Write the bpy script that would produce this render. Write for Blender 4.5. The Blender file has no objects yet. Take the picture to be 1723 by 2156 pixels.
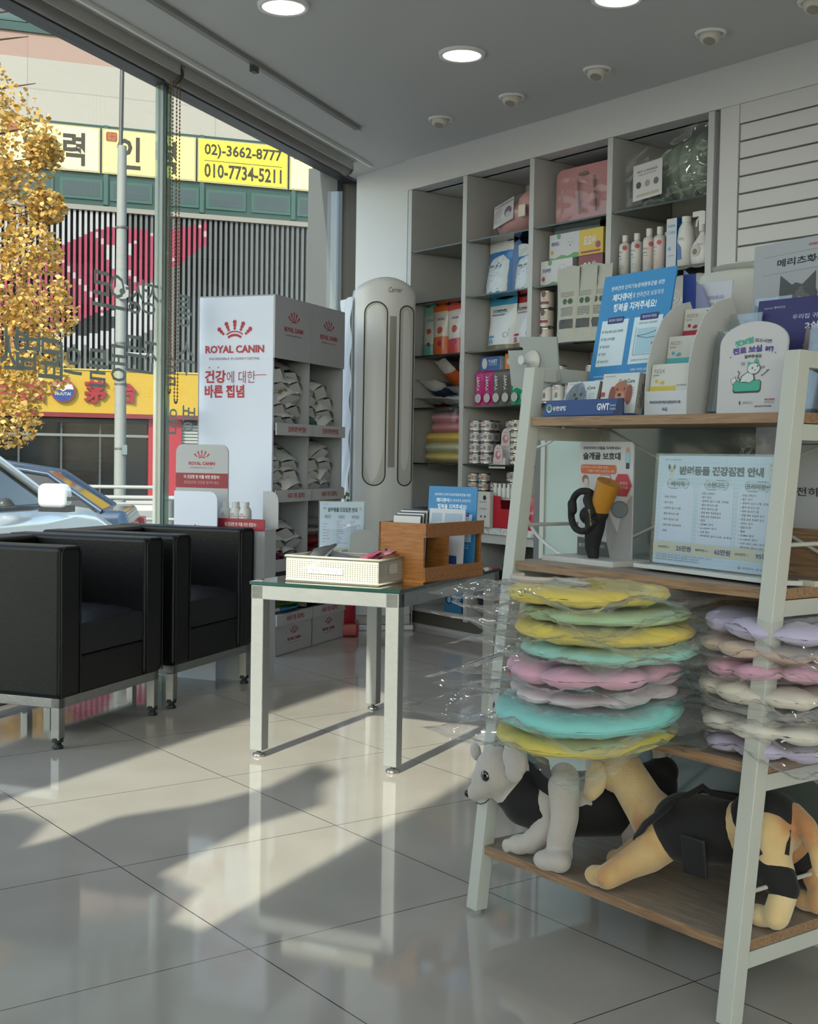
import bpy, bmesh, math, random
from mathutils import Vector, Matrix
from math import sin, cos, pi, radians as R, sqrt
sc = bpy.context.scene
COL = sc.collection
random.seed(7)

# ---------------------------------------------------------------- camera
CAM_H = 0.963; FPX = 2690.0; PITCH = R(2.5); ROLL = R(-0.95)
cp, sp = cos(PITCH), sin(PITCH)
fwd = Vector((0, cp, -sp)); rt = Vector((1, 0, 0)); dn = Vector((0, -sp, -cp))
cr, sr = cos(ROLL), sin(ROLL)
rt2 = rt*cr + dn*sr; dn2 = -rt*sr + dn*cr
cam = bpy.data.cameras.new('camera'); cam_o = bpy.data.objects.new('camera', cam); COL.objects.link(cam_o)
m3 = Matrix((rt2, -dn2, -fwd)).transposed()
cam_o.matrix_world = Matrix.Translation((0, 0, CAM_H)) @ m3.to_4x4()
cam.sensor_fit = 'HORIZONTAL'; cam.sensor_width = 36.0; cam.lens = 36.0*FPX/1723.0
cam.clip_start = 0.05; cam.clip_end = 300
sc.camera = cam_o
# ---------------------------------------------------------------- light and exposure
sc.view_settings.view_transform = 'Standard'; sc.view_settings.look = 'None'
sc.view_settings.gamma = 1.0; sc.view_settings.use_curve_mapping = False
sc.view_settings.exposure = 0.12
sc.cycles.transparent_max_bounces = 32
wld = bpy.data.worlds.new('sky'); sc.world = wld; wld.use_nodes = True
wn = wld.node_tree.nodes; wl = wld.node_tree.links
bgn = wn['Background']; skt = wn.new('ShaderNodeTexSky'); skt.sky_type = 'NISHITA'
skt.sun_disc = False; skt.sun_elevation = R(34); skt.sun_rotation = R(205); skt.air_density = 1.2; skt.dust_density = 2.0
hsv = wn.new('ShaderNodeHueSaturation'); hsv.inputs['Saturation'].default_value = 0.85; wl.new(skt.outputs[0], hsv.inputs['Color']); wl.new(hsv.outputs[0], bgn.inputs[0]); bgn.inputs[1].default_value = 0.55
SUN_AZ = R(64.5); SUN_EL = R(33)
sd = Vector((cos(SUN_AZ)*cos(SUN_EL), sin(SUN_AZ)*cos(SUN_EL), -sin(SUN_EL)))
sl = bpy.data.lights.new('sun', 'SUN'); sl.energy = 8.8; sl.angle = R(0.9); sl.color = (1.0, 0.91, 0.76)
sun_o = bpy.data.objects.new('sun', sl); COL.objects.link(sun_o)
sun_o.rotation_euler = sd.to_track_quat('-Z', 'Y').to_euler(); sun_o.location = (-8, -10, 12)
DOWNLIGHT_W = 2.0

# ---------------------------------------------------------------- frames
def FR(x, y, z, deg): return Matrix.Translation((x, y, z)) @ Matrix.Rotation(R(deg), 4, 'Z')
F_W = FR(-1.468, 4.809, 0, 69.3)      # window wall: x along it, +y outside
F_S = FR(0, 7.26, 0, -53.13)          # shelf wall: x along it to the right, +y into the wall
F_R = FR(0.138, 2.672, 0, -53.13)     # ladder rack, origin at its front left foot
F_T = FR(-0.466, 4.035, 0, -23.5)     # glass table
F_F = FR(-7.9, 35.0, 0, 19.45)        # facade across the street
def ray(px, py):
    u, v = (px-861.5)/FPX, (py-1078)/FPX
    return (rt2*u + dn2*v + fwd)
def at_z(px, py, z=0.0):
    d = ray(px, py); t = (z-CAM_H)/d.z; return Vector((d.x*t, d.y*t, z))
def at_plane(px, py, F, yl=0.0):
    """point of a frame's plane y=yl seen at a pixel, in that frame's own coordinates"""
    Fi = F.inverted(); o = Fi @ Vector((0, 0, CAM_H)); d = Fi.to_3x3() @ ray(px, py)
    t = (yl-o.y)/d.y; return o + d*t
# ---------------------------------------------------------------- materials
MATS = {}
def lin(c): return c/12.92 if c <= 0.04045 else ((c+0.055)/1.055)**2.4
def rgb(h):
    h = h.lstrip('#'); return tuple(lin(int(h[i:i+2], 16)/255) for i in (0, 2, 4))
def C(h, rough=0.6, metal=0.0, spec=0.5, emit=0, bump=0, bscale=60, sheen=0, coat=0):
    k = (h, rough, metal, spec, emit, bump, bscale, sheen, coat)
    if k in MATS: return MATS[k]
    m = bpy.data.materials.new('mat_'+h.strip('#')); m.use_nodes = True
    nt = m.node_tree; b = nt.nodes['Principled BSDF']
    c = rgb(h); b.inputs['Base Color'].default_value = (*c, 1)
    b.inputs['Roughness'].default_value = rough; b.inputs['Metallic'].default_value = metal
    b.inputs['Specular IOR Level'].default_value = spec
    if sheen: b.inputs['Sheen Weight'].default_value = sheen
    if coat: b.inputs['Coat Weight'].default_value = coat
    if emit:
        b.inputs['Emission Color'].default_value = (*c, 1); b.inputs['Emission Strength'].default_value = emit
    if bump:
        n = nt.nodes.new('ShaderNodeTexNoise'); n.inputs['Scale'].default_value = bscale; n.inputs['Detail'].default_value = 4
        tc = nt.nodes.new('ShaderNodeTexCoord'); nt.links.new(tc.outputs['Object'], n.inputs['Vector'])
        bp = nt.nodes.new('ShaderNodeBump'); bp.inputs['Strength'].default_value = bump; bp.inputs['Distance'].default_value = 0.01
        nt.links.new(n.outputs['Fac'], bp.inputs['Height']); nt.links.new(bp.outputs[0], b.inputs['Normal'])
    MATS[k] = m; return m
def NT(name):
    m = bpy.data.materials.new(name); m.use_nodes = True; nt = m.node_tree
    return m, nt, nt.nodes['Principled BSDF']
def ramp(nt, fac, stops):
    r = nt.nodes.new('ShaderNodeValToRGB'); e = r.color_ramp.elements
    while len(e) < len(stops): e.new(0.5)
    for i, (p, h) in enumerate(stops): e[i].position = p; e[i].color = (*rgb(h), 1)
    nt.links.new(fac, r.inputs[0]); return r
def mat_glass(name, tint='#ffffff', refl=1.0, rough=0.0, haze=0.0, edge=0.0):
    if name in MATS: return MATS[name]
    m = bpy.data.materials.new(name); m.use_nodes = True; nt = m.node_tree; nt.nodes.clear()
    out = nt.nodes.new('ShaderNodeOutputMaterial'); mix = nt.nodes.new('ShaderNodeMixShader')
    tr = nt.nodes.new('ShaderNodeBsdfTransparent'); tr.inputs[0].default_value = (*rgb(tint), 1)
    gl = nt.nodes.new('ShaderNodeBsdfGlossy'); gl.inputs['Roughness'].default_value = rough
    lw = nt.nodes.new('ShaderNodeLayerWeight'); lw.inputs[0].default_value = 0.5      # facing, the same from both sides
    pw = nt.nodes.new('ShaderNodeMath'); pw.operation = 'POWER'; pw.inputs[1].default_value = 5; nt.links.new(lw.outputs['Facing'], pw.inputs[0])
    fr = nt.nodes.new('ShaderNodeMath'); fr.operation = 'MULTIPLY_ADD'; fr.inputs[1].default_value = .96; fr.inputs[2].default_value = .04; fr.use_clamp = True; nt.links.new(pw.outputs[0], fr.inputs[0])
    mu = nt.nodes.new('ShaderNodeMath'); mu.operation = 'MULTIPLY'; mu.inputs[1].default_value = refl
    nt.links.new(fr.outputs[0], mu.inputs[0]); nt.links.new(mu.outputs[0], mix.inputs[0])
    src = tr.outputs[0]
    if haze:
        di = nt.nodes.new('ShaderNodeBsdfDiffuse'); di.inputs[0].default_value = (0.8, 0.82, 0.82, 1)
        m2 = nt.nodes.new('ShaderNodeMixShader'); m2.inputs[0].default_value = haze
        nt.links.new(tr.outputs[0], m2.inputs[1]); nt.links.new(di.outputs[0], m2.inputs[2]); src = m2.outputs[0]
        if edge:      # film scatters more light where it is seen edge on
            p3 = nt.nodes.new('ShaderNodeMath'); p3.operation = 'POWER'; p3.inputs[1].default_value = 3; nt.links.new(lw.outputs['Facing'], p3.inputs[0])
            ma = nt.nodes.new('ShaderNodeMath'); ma.operation = 'MULTIPLY_ADD'; ma.inputs[1].default_value = edge; ma.inputs[2].default_value = haze; nt.links.new(p3.outputs[0], ma.inputs[0]); nt.links.new(ma.outputs[0], m2.inputs[0])
    nt.links.new(src, mix.inputs[1]); nt.links.new(gl.outputs[0], mix.inputs[2]); nt.links.new(mix.outputs[0], out.inputs[0])
    MATS[name] = m; return m
def mat_wood(name, base, dark, scale=(1.0, 14.0, 14.0), rough=0.5, detail=8):
    if name in MATS: return MATS[name]
    m, nt, b = NT(name)
    tc = nt.nodes.new('ShaderNodeTexCoord'); mp = nt.nodes.new('ShaderNodeMapping'); mp.inputs['Scale'].default_value = scale
    n = nt.nodes.new('ShaderNodeTexNoise'); n.inputs['Scale'].default_value = 6; n.inputs['Detail'].default_value = detail; n.inputs['Distortion'].default_value = 0.55
    nt.links.new(tc.outputs['Object'], mp.inputs[0]); nt.links.new(mp.outputs[0], n.inputs['Vector'])
    r = ramp(nt, n.outputs['Fac'], [(0.3, dark), (0.62, base)]); nt.links.new(r.outputs[0], b.inputs['Base Color'])
    b.inputs['Roughness'].default_value = rough; MATS[name] = m; return m
# ---------------------------------------------------------------- mesh builder
TXT = {}
def text_mesh(s, bold):
    k = (s, bold)
    if k in TXT: return TXT[k]
    cu = bpy.data.curves.new('t', 'FONT'); cu.body = s; cu.size = 1.0; cu.offset = bold; cu.resolution_u = 2
    ob = bpy.data.objects.new('t', cu)
    me = bpy.data.meshes.new_from_object(ob)
    vs = [v.co.copy() for v in me.vertices]; fs = [tuple(p.vertices) for p in me.polygons]
    bpy.data.objects.remove(ob); bpy.data.curves.remove(cu); bpy.data.meshes.remove(me)
    if vs:
        x0 = min(v.x for v in vs); x1 = max(v.x for v in vs); y0 = min(v.y for v in vs); y1 = max(v.y for v in vs)
    else: x0 = y0 = 0; x1 = y1 = 1
    TXT[k] = (vs, fs, x0, x1, y0, y1); return TXT[k]
LAY = 0.0004
class MB:
    def __init__(s): s.v = []; s.f = []; s.m = []; s.s = []; s.mats = []; s.M = Matrix(); s.lay = LAY
    def mi(s, m):
        if m not in s.mats: s.mats.append(m)
        return s.mats.index(m)
    def add(s, vs, fs, m, smooth=False, M=None):
        T = s.M if M is None else s.M @ M
        b = len(s.v); s.v += [T @ Vector(v) for v in vs]; k = s.mi(m) if not isinstance(m, (list, tuple)) else None
        for i, f in enumerate(fs):
            s.f.append([b+j for j in f]); s.m.append(k if k is not None else s.mi(m[i])); s.s.append(smooth)
        return s
    def box(s, x0, x1, y0, y1, z0, z1, m, M=None):
        v = [(x, y, z) for z in (z0, z1) for y in (y0, y1) for x in (x0, x1)]
        return s.add(v, [(0,2,3,1),(4,5,7,6),(0,1,5,4),(2,6,7,3),(0,4,6,2),(1,3,7,5)], m, False, M)
    def cyl(s, p0, p1, r0, m, r1=None, n=16, cap=True, smooth=True):
        p0 = Vector(p0); p1 = Vector(p1); r1 = r0 if r1 is None else r1
        ax = (p1-p0).normalized(); a = ax.orthogonal().normalized(); b = ax.cross(a)
        vs = [p0+(a*cos(2*pi*i/n)+b*sin(2*pi*i/n))*r0 for i in range(n)]+[p1+(a*cos(2*pi*i/n)+b*sin(2*pi*i/n))*r1 for i in range(n)]
        s.add(vs, [(i, (i+1) % n, n+(i+1) % n, n+i) for i in range(n)], m, smooth)
        if cap: s.add(vs, [tuple(range(n))[::-1], tuple(range(n, 2*n))], m)
        return s
    def tube(s, pts, r, m, n=8, closed=False):
        pts = [Vector(p) for p in pts]; N = len(pts); vs = []
        up = None
        for i, p in enumerate(pts):
            if closed: t = (pts[(i+1) % N]-pts[i-1]).normalized()
            else: t = (pts[min(i+1, N-1)]-pts[max(i-1, 0)]).normalized()
            if up is None: up = t.orthogonal().normalized()
            a = (up - t*up.dot(t)).normalized(); up = a; b = t.cross(a)
            rr = r[i] if isinstance(r, (list, tuple)) else r
            vs += [p+(a*cos(2*pi*k/n)+b*sin(2*pi*k/n))*rr for k in range(n)]
        fs = [(i*n+k, i*n+(k+1) % n, ((i+1) % N)*n+(k+1) % n, ((i+1) % N)*n+k) for i in range(N if closed else N-1) for k in range(n)]
        s.add(vs, fs, m, True)
        if not closed: s.add(vs, [tuple(range(n))[::-1], tuple(range((N-1)*n, N*n))], m)
        return s
    def lathe(s, prof, m, n=24, c=(0, 0, 0), smooth=True):
        vs = []; N = len(prof)
        for r, z in prof: vs += [(c[0]+r*cos(2*pi*k/n), c[1]+r*sin(2*pi*k/n), c[2]+z) for k in range(n)]
        fs = []; ms = []
        for i in range(N-1):
            for k in range(n):
                fs.append((i*n+k, i*n+(k+1) % n, (i+1)*n+(k+1) % n, (i+1)*n+k)); ms.append(m[i] if isinstance(m, (list, tuple)) else m)
        s.add(vs, fs, ms, smooth)
        s.add(vs, [tuple(range(n))[::-1], tuple(range((N-1)*n, N*n))], m[0] if isinstance(m, (list, tuple)) else m)
        return s
    def prism(s, poly, y0, y1, m, M=None, side=None):
        n = len(poly); vs = [(x, y0, z) for x, z in poly]+[(x, y1, z) for x, z in poly]
        s.add(vs, [tuple(range(n)), tuple(range(n, 2*n))[::-1]], m, False, M)
        return s.add(vs, [(i, n+i, n+(i+1) % n, (i+1) % n) for i in range(n)], side or m, False, M)
    def prismz(s, poly, z0, z1, m, M=None):
        n = len(poly); vs = [(x, y, z0) for x, y in poly]+[(x, y, z1) for x, y in poly]
        s.add(vs, [tuple(range(n))[::-1], tuple(range(n, 2*n))], m, False, M)
        return s.add(vs, [(i, (i+1) % n, n+(i+1) % n, n+i) for i in range(n)], m, False, M)
    def grid(s, fn, nu, nv, m, smooth=True, closeu=False, mf=None):
        vs = [fn(i/nu, j/nv) for j in range(nv+1) for i in range(nu+(0 if closeu else 1))]
        w = nu if closeu else nu+1; fs = []; ms = []
        for j in range(nv):
            for i in range(nu):
                i2 = (i+1) % w if closeu else i+1
                fs.append((j*w+i, j*w+i2, (j+1)*w+i2, (j+1)*w+i)); ms.append(mf(i/nu, j/nv) if mf else m)
        return s.add(vs, fs, ms, smooth)
    def ell(s, c, r, m, n=16, M=None):
        k = n//2; vs = [(c[0], c[1], c[2]-r[2])]
        for j in range(1, k):
            a = -pi/2+pi*j/k
            vs += [(c[0]+r[0]*cos(a)*cos(2*pi*i/n), c[1]+r[1]*cos(a)*sin(2*pi*i/n), c[2]+r[2]*sin(a)) for i in range(n)]
        vs.append((c[0], c[1], c[2]+r[2])); L = len(vs)-1; fs = [(0, 1+(i+1) % n, 1+i) for i in range(n)]
        for j in range(k-2): fs += [(1+j*n+i, 1+j*n+(i+1) % n, 1+(j+1)*n+(i+1) % n, 1+(j+1)*n+i) for i in range(n)]
        fs += [(L, L-n+i, L-n+(i+1) % n) for i in range(n)]
        return s.add(vs, fs, m, True, M)
    # flat printed matter, on the plane y = -lay*l of the current matrix, facing -y
    def poly(s, pts, m, l=1):
        return s.add([(x, -s.lay*l, z) for x, z in pts], [tuple(range(len(pts)))], m)
    def rect(s, x0, z0, x1, z1, m, l=1): return s.poly([(x0, z0), (x1, z0), (x1, z1), (x0, z1)], m, l)
    def circ(s, x, z, r, m, l=1, n=24, rz=None):
        rz = r if rz is None else rz
        return s.poly([(x+r*cos(2*pi*i/n), z+rz*sin(2*pi*i/n)) for i in range(n)], m, l)
    def ring(s, x, z, r, w, m, l=1, n=24, rz=None, a0=0, a1=2*pi):
        rz = r if rz is None else rz; ps = [a0+(a1-a0)*i/n for i in range(n+1)]
        vs = [(x+(r-w)*cos(a), -s.lay*l, z+(rz-w)*sin(a)) for a in ps]+[(x+r*cos(a), -s.lay*l, z+rz*sin(a)) for a in ps]
        return s.add(vs, [(i, n+1+i, n+2+i, i+1) for i in range(n)], m)
    def rrect(s, x0, z0, x1, z1, r, m, l=1): return s.poly(rr(x0, z0, x1, z1, r), m, l)
    def line(s, pts, w, m, l=1):
        for (x0, z0), (x1, z1) in zip(pts, pts[1:]):
            d = Vector((x1-x0, z1-z0)); L = d.length or 1e-6; nx, nz = -d.y/L*w/2, d.x/L*w/2; ex, ez = d.x/L*w*.3, d.y/L*w*.3
            s.poly([(x0-ex+nx, z0-ez+nz), (x0-ex-nx, z0-ez-nz), (x1+ex-nx, z1+ez-nz), (x1+ex+nx, z1+ez+nz)], m, l)
        return s
    def text(s, t, x, z, h, m, l=2, w=None, al='c', bold=0.0, rot=0, th=0, flip=False):
        """t centred on height z, h = glyph height; w = fitted width"""
        vs, fs, x0, x1, y0, y1 = text_mesh(t, bold)
        k = h/max(y1-y0, 1e-6) if h else w/max(x1-x0, 1e-6); kx = k if w is None else w/max(x1-x0, 1e-6)
        W = (x1-x0)*kx; ox = {'c': -W/2, 'l': 0, 'r': -W}[al]; cz = (y0+y1)/2
        ca, sa = cos(rot), sin(rot); out = []
        for v in vs:
            a = (v.x-x0)*kx+ox; b = (v.y-cz)*k
            if flip: a = -a
            out.append((x+a*ca-b*sa, -s.lay*l, z+a*sa+b*ca))
        s.add(out, fs, m)
        if th:
            s.add([(a, b+th, c) for a, b, c in out], fs, m)
            from collections import Counter
            ec = Counter()
            for f in fs:
                for i in range(len(f)): ec[frozenset((f[i], f[(i+1) % len(f)]))] += 1
            n = len(out); both = out+[(a, b+th, c) for a, b, c in out]
            ed = [tuple(e) for e, q in ec.items() if q == 1 and len(e) == 2]
            s.add(both, [(a, b, b+n, a+n) for a, b in ed], m)
        return s
    def build(s, name, parent=None, M=None, bevel=0, seg=2, sub=0, ang=35, recalc=False, smooth_all=False):
        me = bpy.data.meshes.new(name); me.from_pydata([tuple(v) for v in s.v], [], s.f)
        for m in s.mats: me.materials.append(m)
        me.polygons.foreach_set('material_index', s.m); me.polygons.foreach_set('use_smooth', s.s)
        if recalc:
            bm = bmesh.new(); bm.from_mesh(me); bmesh.ops.remove_doubles(bm, verts=bm.verts, dist=1e-5)
            bmesh.ops.recalc_face_normals(bm, faces=bm.faces); bm.to_mesh(me); bm.free()
        me.update()
        ob = bpy.data.objects.new(name, me); COL.objects.link(ob)
        if parent is not None: ob.parent = parent
        if M is not None: ob.matrix_local = M
        if bevel:
            b = ob.modifiers.new('b', 'BEVEL'); b.width = bevel; b.segments = seg; b.limit_method = 'ANGLE'; b.angle_limit = R(ang)
            for p in me.polygons: p.use_smooth = True
            w = ob.modifiers.new('w', 'WEIGHTED_NORMAL')
        if sub:
            u = ob.modifiers.new('s', 'SUBSURF'); u.levels = sub; u.render_levels = sub
        return ob
def tess(p, L):
    """cut the flat pieces of a print fine enough to follow a curved surface"""
    bm = bmesh.new(); vs = [bm.verts.new(v) for v in p.v]
    for f, mi in zip(p.f, p.m):
        try: q = bm.faces.new([vs[i] for i in f]); q.material_index = mi
        except ValueError: pass
    bmesh.ops.triangulate(bm, faces=bm.faces[:])
    for k in range(6):
        e = [e for e in bm.edges if e.calc_length() > L]
        if not e: break
        bmesh.ops.subdivide_edges(bm, edges=e, cuts=1); bmesh.ops.triangulate(bm, faces=[f for f in bm.faces if len(f.verts) > 3])
    bm.verts.index_update(); p.v = [v.co.copy() for v in bm.verts]; p.f = [[v.index for v in f.verts] for f in bm.faces]; p.m = [f.material_index for f in bm.faces]; p.s = [True]*len(p.f); bm.free()
def rr(x0, z0, x1, z1, r, n=5, c=(1, 1, 1, 1)):
    out = []
    for k, (cx, cz, a) in enumerate(((x0+r, z0+r, pi), (x1-r, z0+r, 1.5*pi), (x1-r, z1-r, 0), (x0+r, z1-r, .5*pi))):
        if c[k]: out += [(cx+r*cos(a+pi/2*i/n), cz+r*sin(a+pi/2*i/n)) for i in range(n+1)]
        else: out.append(((x0, z0), (x1, z0), (x1, z1), (x0, z1))[k])
    return out
def tag(o, label=None, cat=None, group=None, kind=None):
    if label: o['label'] = label
    if cat: o['category'] = cat
    if group: o['group'] = group
    if kind: o['kind'] = kind
    return o
def thing(name, label, cat, M, group=None):
    o = bpy.data.objects.new(name, None); COL.objects.link(o); o.empty_display_size = 0.05
    o.matrix_world = M; return tag(o, label, cat, group)
def struct(mb, name, **k):
    o = mb.build(name, **k); o['kind'] = 'structure'; return o
KIDS = {}
def copy_tree(o, parent=None):
    c = o.copy(); COL.objects.link(c); c.parent = parent
    if parent is not None: c.matrix_parent_inverse = Matrix()
    for ch in [x for x in list(o.children)]: copy_tree(ch, c)
    return c
def T(x, y, z): return Matrix.Translation((x, y, z))
def RX(a): return Matrix.Rotation(R(a), 4, 'X')
def RY(a): return Matrix.Rotation(R(a), 4, 'Y')
def RZ(a): return Matrix.Rotation(R(a), 4, 'Z')
# ================================================================ SETTING
def CF(h, *a, **k):
    """facade paint, all colours darkened evenly to offset the strong sun"""
    q = [int(h[i:i+2], 16) for i in (1, 3, 5)]; return C('#%02x%02x%02x' % tuple(int(v*.63) for v in q), *a, **k)
M_wall = C('#bfc0c1', 0.7, bump=0.05, bscale=30); M_ceil = C('#b4b5b5', 0.8)
M_board = C('#adafb1', 0.5); M_dark = C('#17191b', 0.5); M_alu = C('#8c8f90', 0.35, 0.6)
def mat_floor():
    m, nt, b = NT('floor_tile'); L = nt.links
    tc = nt.nodes.new('ShaderNodeTexCoord'); mp = nt.nodes.new('ShaderNodeMapping')
    o = at_z(290.2, 1556.4); a = R(53.13)
    q = Matrix.Rotation(a, 3, 'Z') @ Vector((o.x, o.y, 0))
    mp.inputs['Rotation'].default_value = (0, 0, a); mp.inputs['Location'].default_value = (-q.x/0.6, -q.y/0.6, 0); mp.inputs['Scale'].default_value = (1/0.6, 1/0.6, 1)
    mp.vector_type = 'POINT'
    # mapping does scale, rotate, translate in that order; scale is uniform in x and y
    L.new(tc.outputs['Object'], mp.inputs[0])
    sx = nt.nodes.new('ShaderNodeSeparateXYZ'); L.new(mp.outputs[0], sx.inputs[0])
    def edge(sock):
        f = nt.nodes.new('ShaderNodeMath'); f.operation = 'FRACT'; L.new(sock, f.inputs[0])
        s = nt.nodes.new('ShaderNodeMath'); s.operation = 'SUBTRACT'; L.new(f.outputs[0], s.inputs[0]); s.inputs[1].default_value = 0.5
        ab = nt.nodes.new('ShaderNodeMath'); ab.operation = 'ABSOLUTE'; L.new(s.outputs[0], ab.inputs[0])
        g = nt.nodes.new('ShaderNodeMath'); g.operation = 'GREATER_THAN'; L.new(ab.outputs[0], g.inputs[0]); g.inputs[1].default_value = 0.5-0.0022
        return g.outputs[0]
    mx = nt.nodes.new('ShaderNodeMath'); mx.operation = 'MAXIMUM'; L.new(edge(sx.outputs[0]), mx.inputs[0]); L.new(edge(sx.outputs[1]), mx.inputs[1])
    n = nt.nodes.new('ShaderNodeTexNoise'); n.inputs['Scale'].default_value = 3; n.inputs['Detail'].default_value = 8; L.new(tc.outputs['Object'], n.inputs['Vector'])
    r = ramp(nt, n.outputs['Fac'], [(0.3, '#a39d96'), (0.7, '#aea8a1')])
    mixc = nt.nodes.new('ShaderNodeMix'); mixc.data_type = 'RGBA'; L.new(mx.outputs[0], mixc.inputs['Factor']); L.new(r.outputs[0], mixc.inputs['A']); mixc.inputs['B'].default_value = (*rgb('#2c2723'), 1)
    L.new(mixc.outputs['Result'], b.inputs['Base Color'])
    b.inputs['Roughness'].default_value = 0.06; b.inputs['IOR'].default_value = 1.55; b.inputs['Specular IOR Level'].default_value = 0.6
    return m
FX0, FX1, FY0, FY1 = -5.0, 7.0, -2.6, 10.0
# floor outline follows the walls: far corner, window wall, entrance glass, rear, right
P_far = (F_W @ Vector((3.17, 0, 0))).xy; P_wn = (F_W @ Vector((-3.30, 0, 0))).xy; P_fo = (F_W @ Vector((3.37, .14, 0))).xy; P_eo = None
P_j = Vector((-1.04, 0.94)); P_back = Vector((-1.35, -2.2)); P_br = Vector((4.2, -2.2))
P_pil = (F_S @ Vector((-.07, 0, 0))).xy
P_sR = (F_S @ Vector((6.2, 0.0, 0))).xy
dirE = Vector((-0.8, 0.6))                      # entrance glass runs from the jamb to the window wall
wo = (F_W @ Vector((0, 0, 0))).xy; wdv = Vector((cos(R(69.3)), sin(R(69.3))))
den = dirE.x*wdv.y-dirE.y*wdv.x; tE = ((wo.x-P_j.x)*wdv.y-(wo.y-P_j.y)*wdv.x)/den
P_e = P_j+dirE*tE
outline = [P_far, P_e, P_j, P_back, P_br, P_sR, P_pil]
b = MB(); sb_ = (F_S @ Vector((6.2, .6, 0))).xy; sb2 = (F_S @ Vector((-.07, .6, 0))).xy
P_e = P_e+dirE*.16
pl = [tuple(p) for p in (P_fo, P_e, P_j, P_back, P_br, sb_, sb2, (P_far+Vector((.1, .4))))]
b.prismz(pl, -0.06, 0, mat_floor()); struct(b, 'floor')
b = MB(); b.prismz(pl, 2.64, 2.76, M_ceil); struct(b, 'ceiling')
def wallseg(name, p, q, z0, z1, th, m, out=1):
    d = (q-p); L = d.length; a = math.degrees(math.atan2(d.y, d.x)); b = MB()
    b.box(0, L, 0, th*out, z0, z1, m); return struct(b, name, M=FR(p.x, p.y, 0, a))
wallseg('wall_corner', P_far+Vector((0.0, 0.0)), P_pil+Vector((.02, 0)), 0, 2.64, .12, M_wall)
wallseg('wall_jamb', P_back, P_j, 0, 2.64, .12, M_wall)
wallseg('wall_right', P_sR, P_br, 0, 2.64, .12, M_wall, 1)
# header over the shelves and the wall behind them
b = MB(); b.box(-.09, 6.2, 0, .12, 2.467, 2.64, M_wall); struct(b, 'wall_header', M=F_S)
b = MB(); b.box(-.09, 2.3, .42, .52, 0, 2.64, M_wall); b.box(-.10, -.06, 0.0, .5, 0, 2.467, M_wall); b.box(-.1, 2.3, .1, .5, 2.467, 2.60, M_wall); struct(b, 'wall_back', M=F_S)
# slatted wall to the right of the shelves
b = MB(); M_slat = C('#b9babb', 0.45)
b.box(2.17, 2.27, 0.0, .10, 0, 2.467, M_slat); b.box(2.27, 6.2, .03, .10, 0, 2.467, M_slat)
b.box(2.27, 6.2, 0.004, .03, 2.385, 2.467, M_slat)
z = 2.379
while z > 0.1:
    b.box(2.275, 6.2, 0.004, .03, z-.0665, z, M_slat); z -= 0.0733
struct(b, 'wall_slatted', M=F_S, bevel=0.003)
# ---- window wall
GL = mat_glass('pane_glass', '#eef3f1', 0.5)
b = MB(); b.box(-3.3, 1.10, .084, .096, 0.05, 2.64, GL); struct(b, 'window_1', M=F_W)
b = MB(); b.box(1.175, 3.33, .084, .096, 0.05, 2.64, GL); struct(b, 'window_2', M=F_W)
M_fin = mat_glass('fin_glass', '#a9c2b8', 1.0, haze=.25)
b = MB(); b.box(1.10, 1.128, .07, .11, 0.05, 2.64, M_fin); b.box(1.128, 1.150, .078, .115, 0.05, 2.64, C('#4d5a57', .3)); b.box(1.150, 1.175, .07, .11, .05, 2.64, M_fin)
struct(b, 'window_3', M=F_W)
b = MB(); b.box(-3.3, 3.37, .04, .14, 0, .05, M_alu); b.box(-3.3, 3.37, .04, .13, 2.625, 2.66, C('#2c2e30', .4)); b.box(3.27, 3.37, .03, .14, 0.05, 2.64, M_dark)
b.box(-3.3, 3.17, .05, 2.3, 2.66, 2.9, C('#34373a', .8)) if False else None
struct(b, 'trim_window', M=F_W, bevel=.003)
# ceiling cornice line and pelmet beside the blinds
b = MB(); b.box(-3.3, 2.9, -.215, -.20, 2.622, 2.645, C('#dcdcd8', .5)); struct(b, 'trim_ceiling', M=F_W)
# lettering stuck on the outside of the glass, read mirrored from inside
M_dec = C('#8d9c96', .6)
def decal(txt, pts, h, name='window_lettering', label=''):
    o = thing(name, label, 'window lettering', F_W)
    for t, (px, py) in zip(txt, pts):
        p = at_plane(px, py, F_W, .083); b = MB(); b.M = T(p.x, .0835, p.z) @ T(0, 0, 0); b.text(t, 0, 0, h, M_dec, 0, w=h*.95, flip=True, bold=.004); b.build('glyph', o)
decal('병원', [(398, 882), (362, 886)], .125, label='large mirrored grey-green lettering low on the right window pane')
decal('수술전문동물의료법인사', [(393, 755), (357, 775), (312, 750), (283, 745), (250, 765), (206, 775), (150, 765), (106, 755), (60, 735), (35, 735), (8, 742)], .160, label='curved line of mirrored grey-green lettering across both window panes')
decal('정상으로', [(317, 628), (284, 625), (247, 615), (214, 608)], .150, label='mirrored grey-green lettering on the left window pane by the street pole')
decal('통', [(388, 655)], .150, label='single mirrored grey-green letter high on the right window pane')
# unseen entrance glass with jambs; sill and left panel shaped to the sun patch
LE = (P_e-P_j).length; F_E = FR(P_j.x, P_j.y, 0, math.degrees(math.atan2(dirE.y, dirE.x)))
b = MB(); b.box(0.05, 1.17, -.006, .006, 1.08, 2.635, GL); struct(b, 'window_4', M=F_E)
b = MB(); b.box(0.0, LE, -.03, .03, 0, 1.08, C('#4b4e50', .5)); b.box(1.17, LE+.03, -.03, .03, 1.08, 2.64, C('#8c8f90', .5)); b.box(-.03, LE+.03, -.04, .04, 2.635, 2.76, M_dark); b.box(-.04, .012, -.05, .05, 0, 2.62, M_alu); struct(b, 'wall_entrance', M=F_E)
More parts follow.
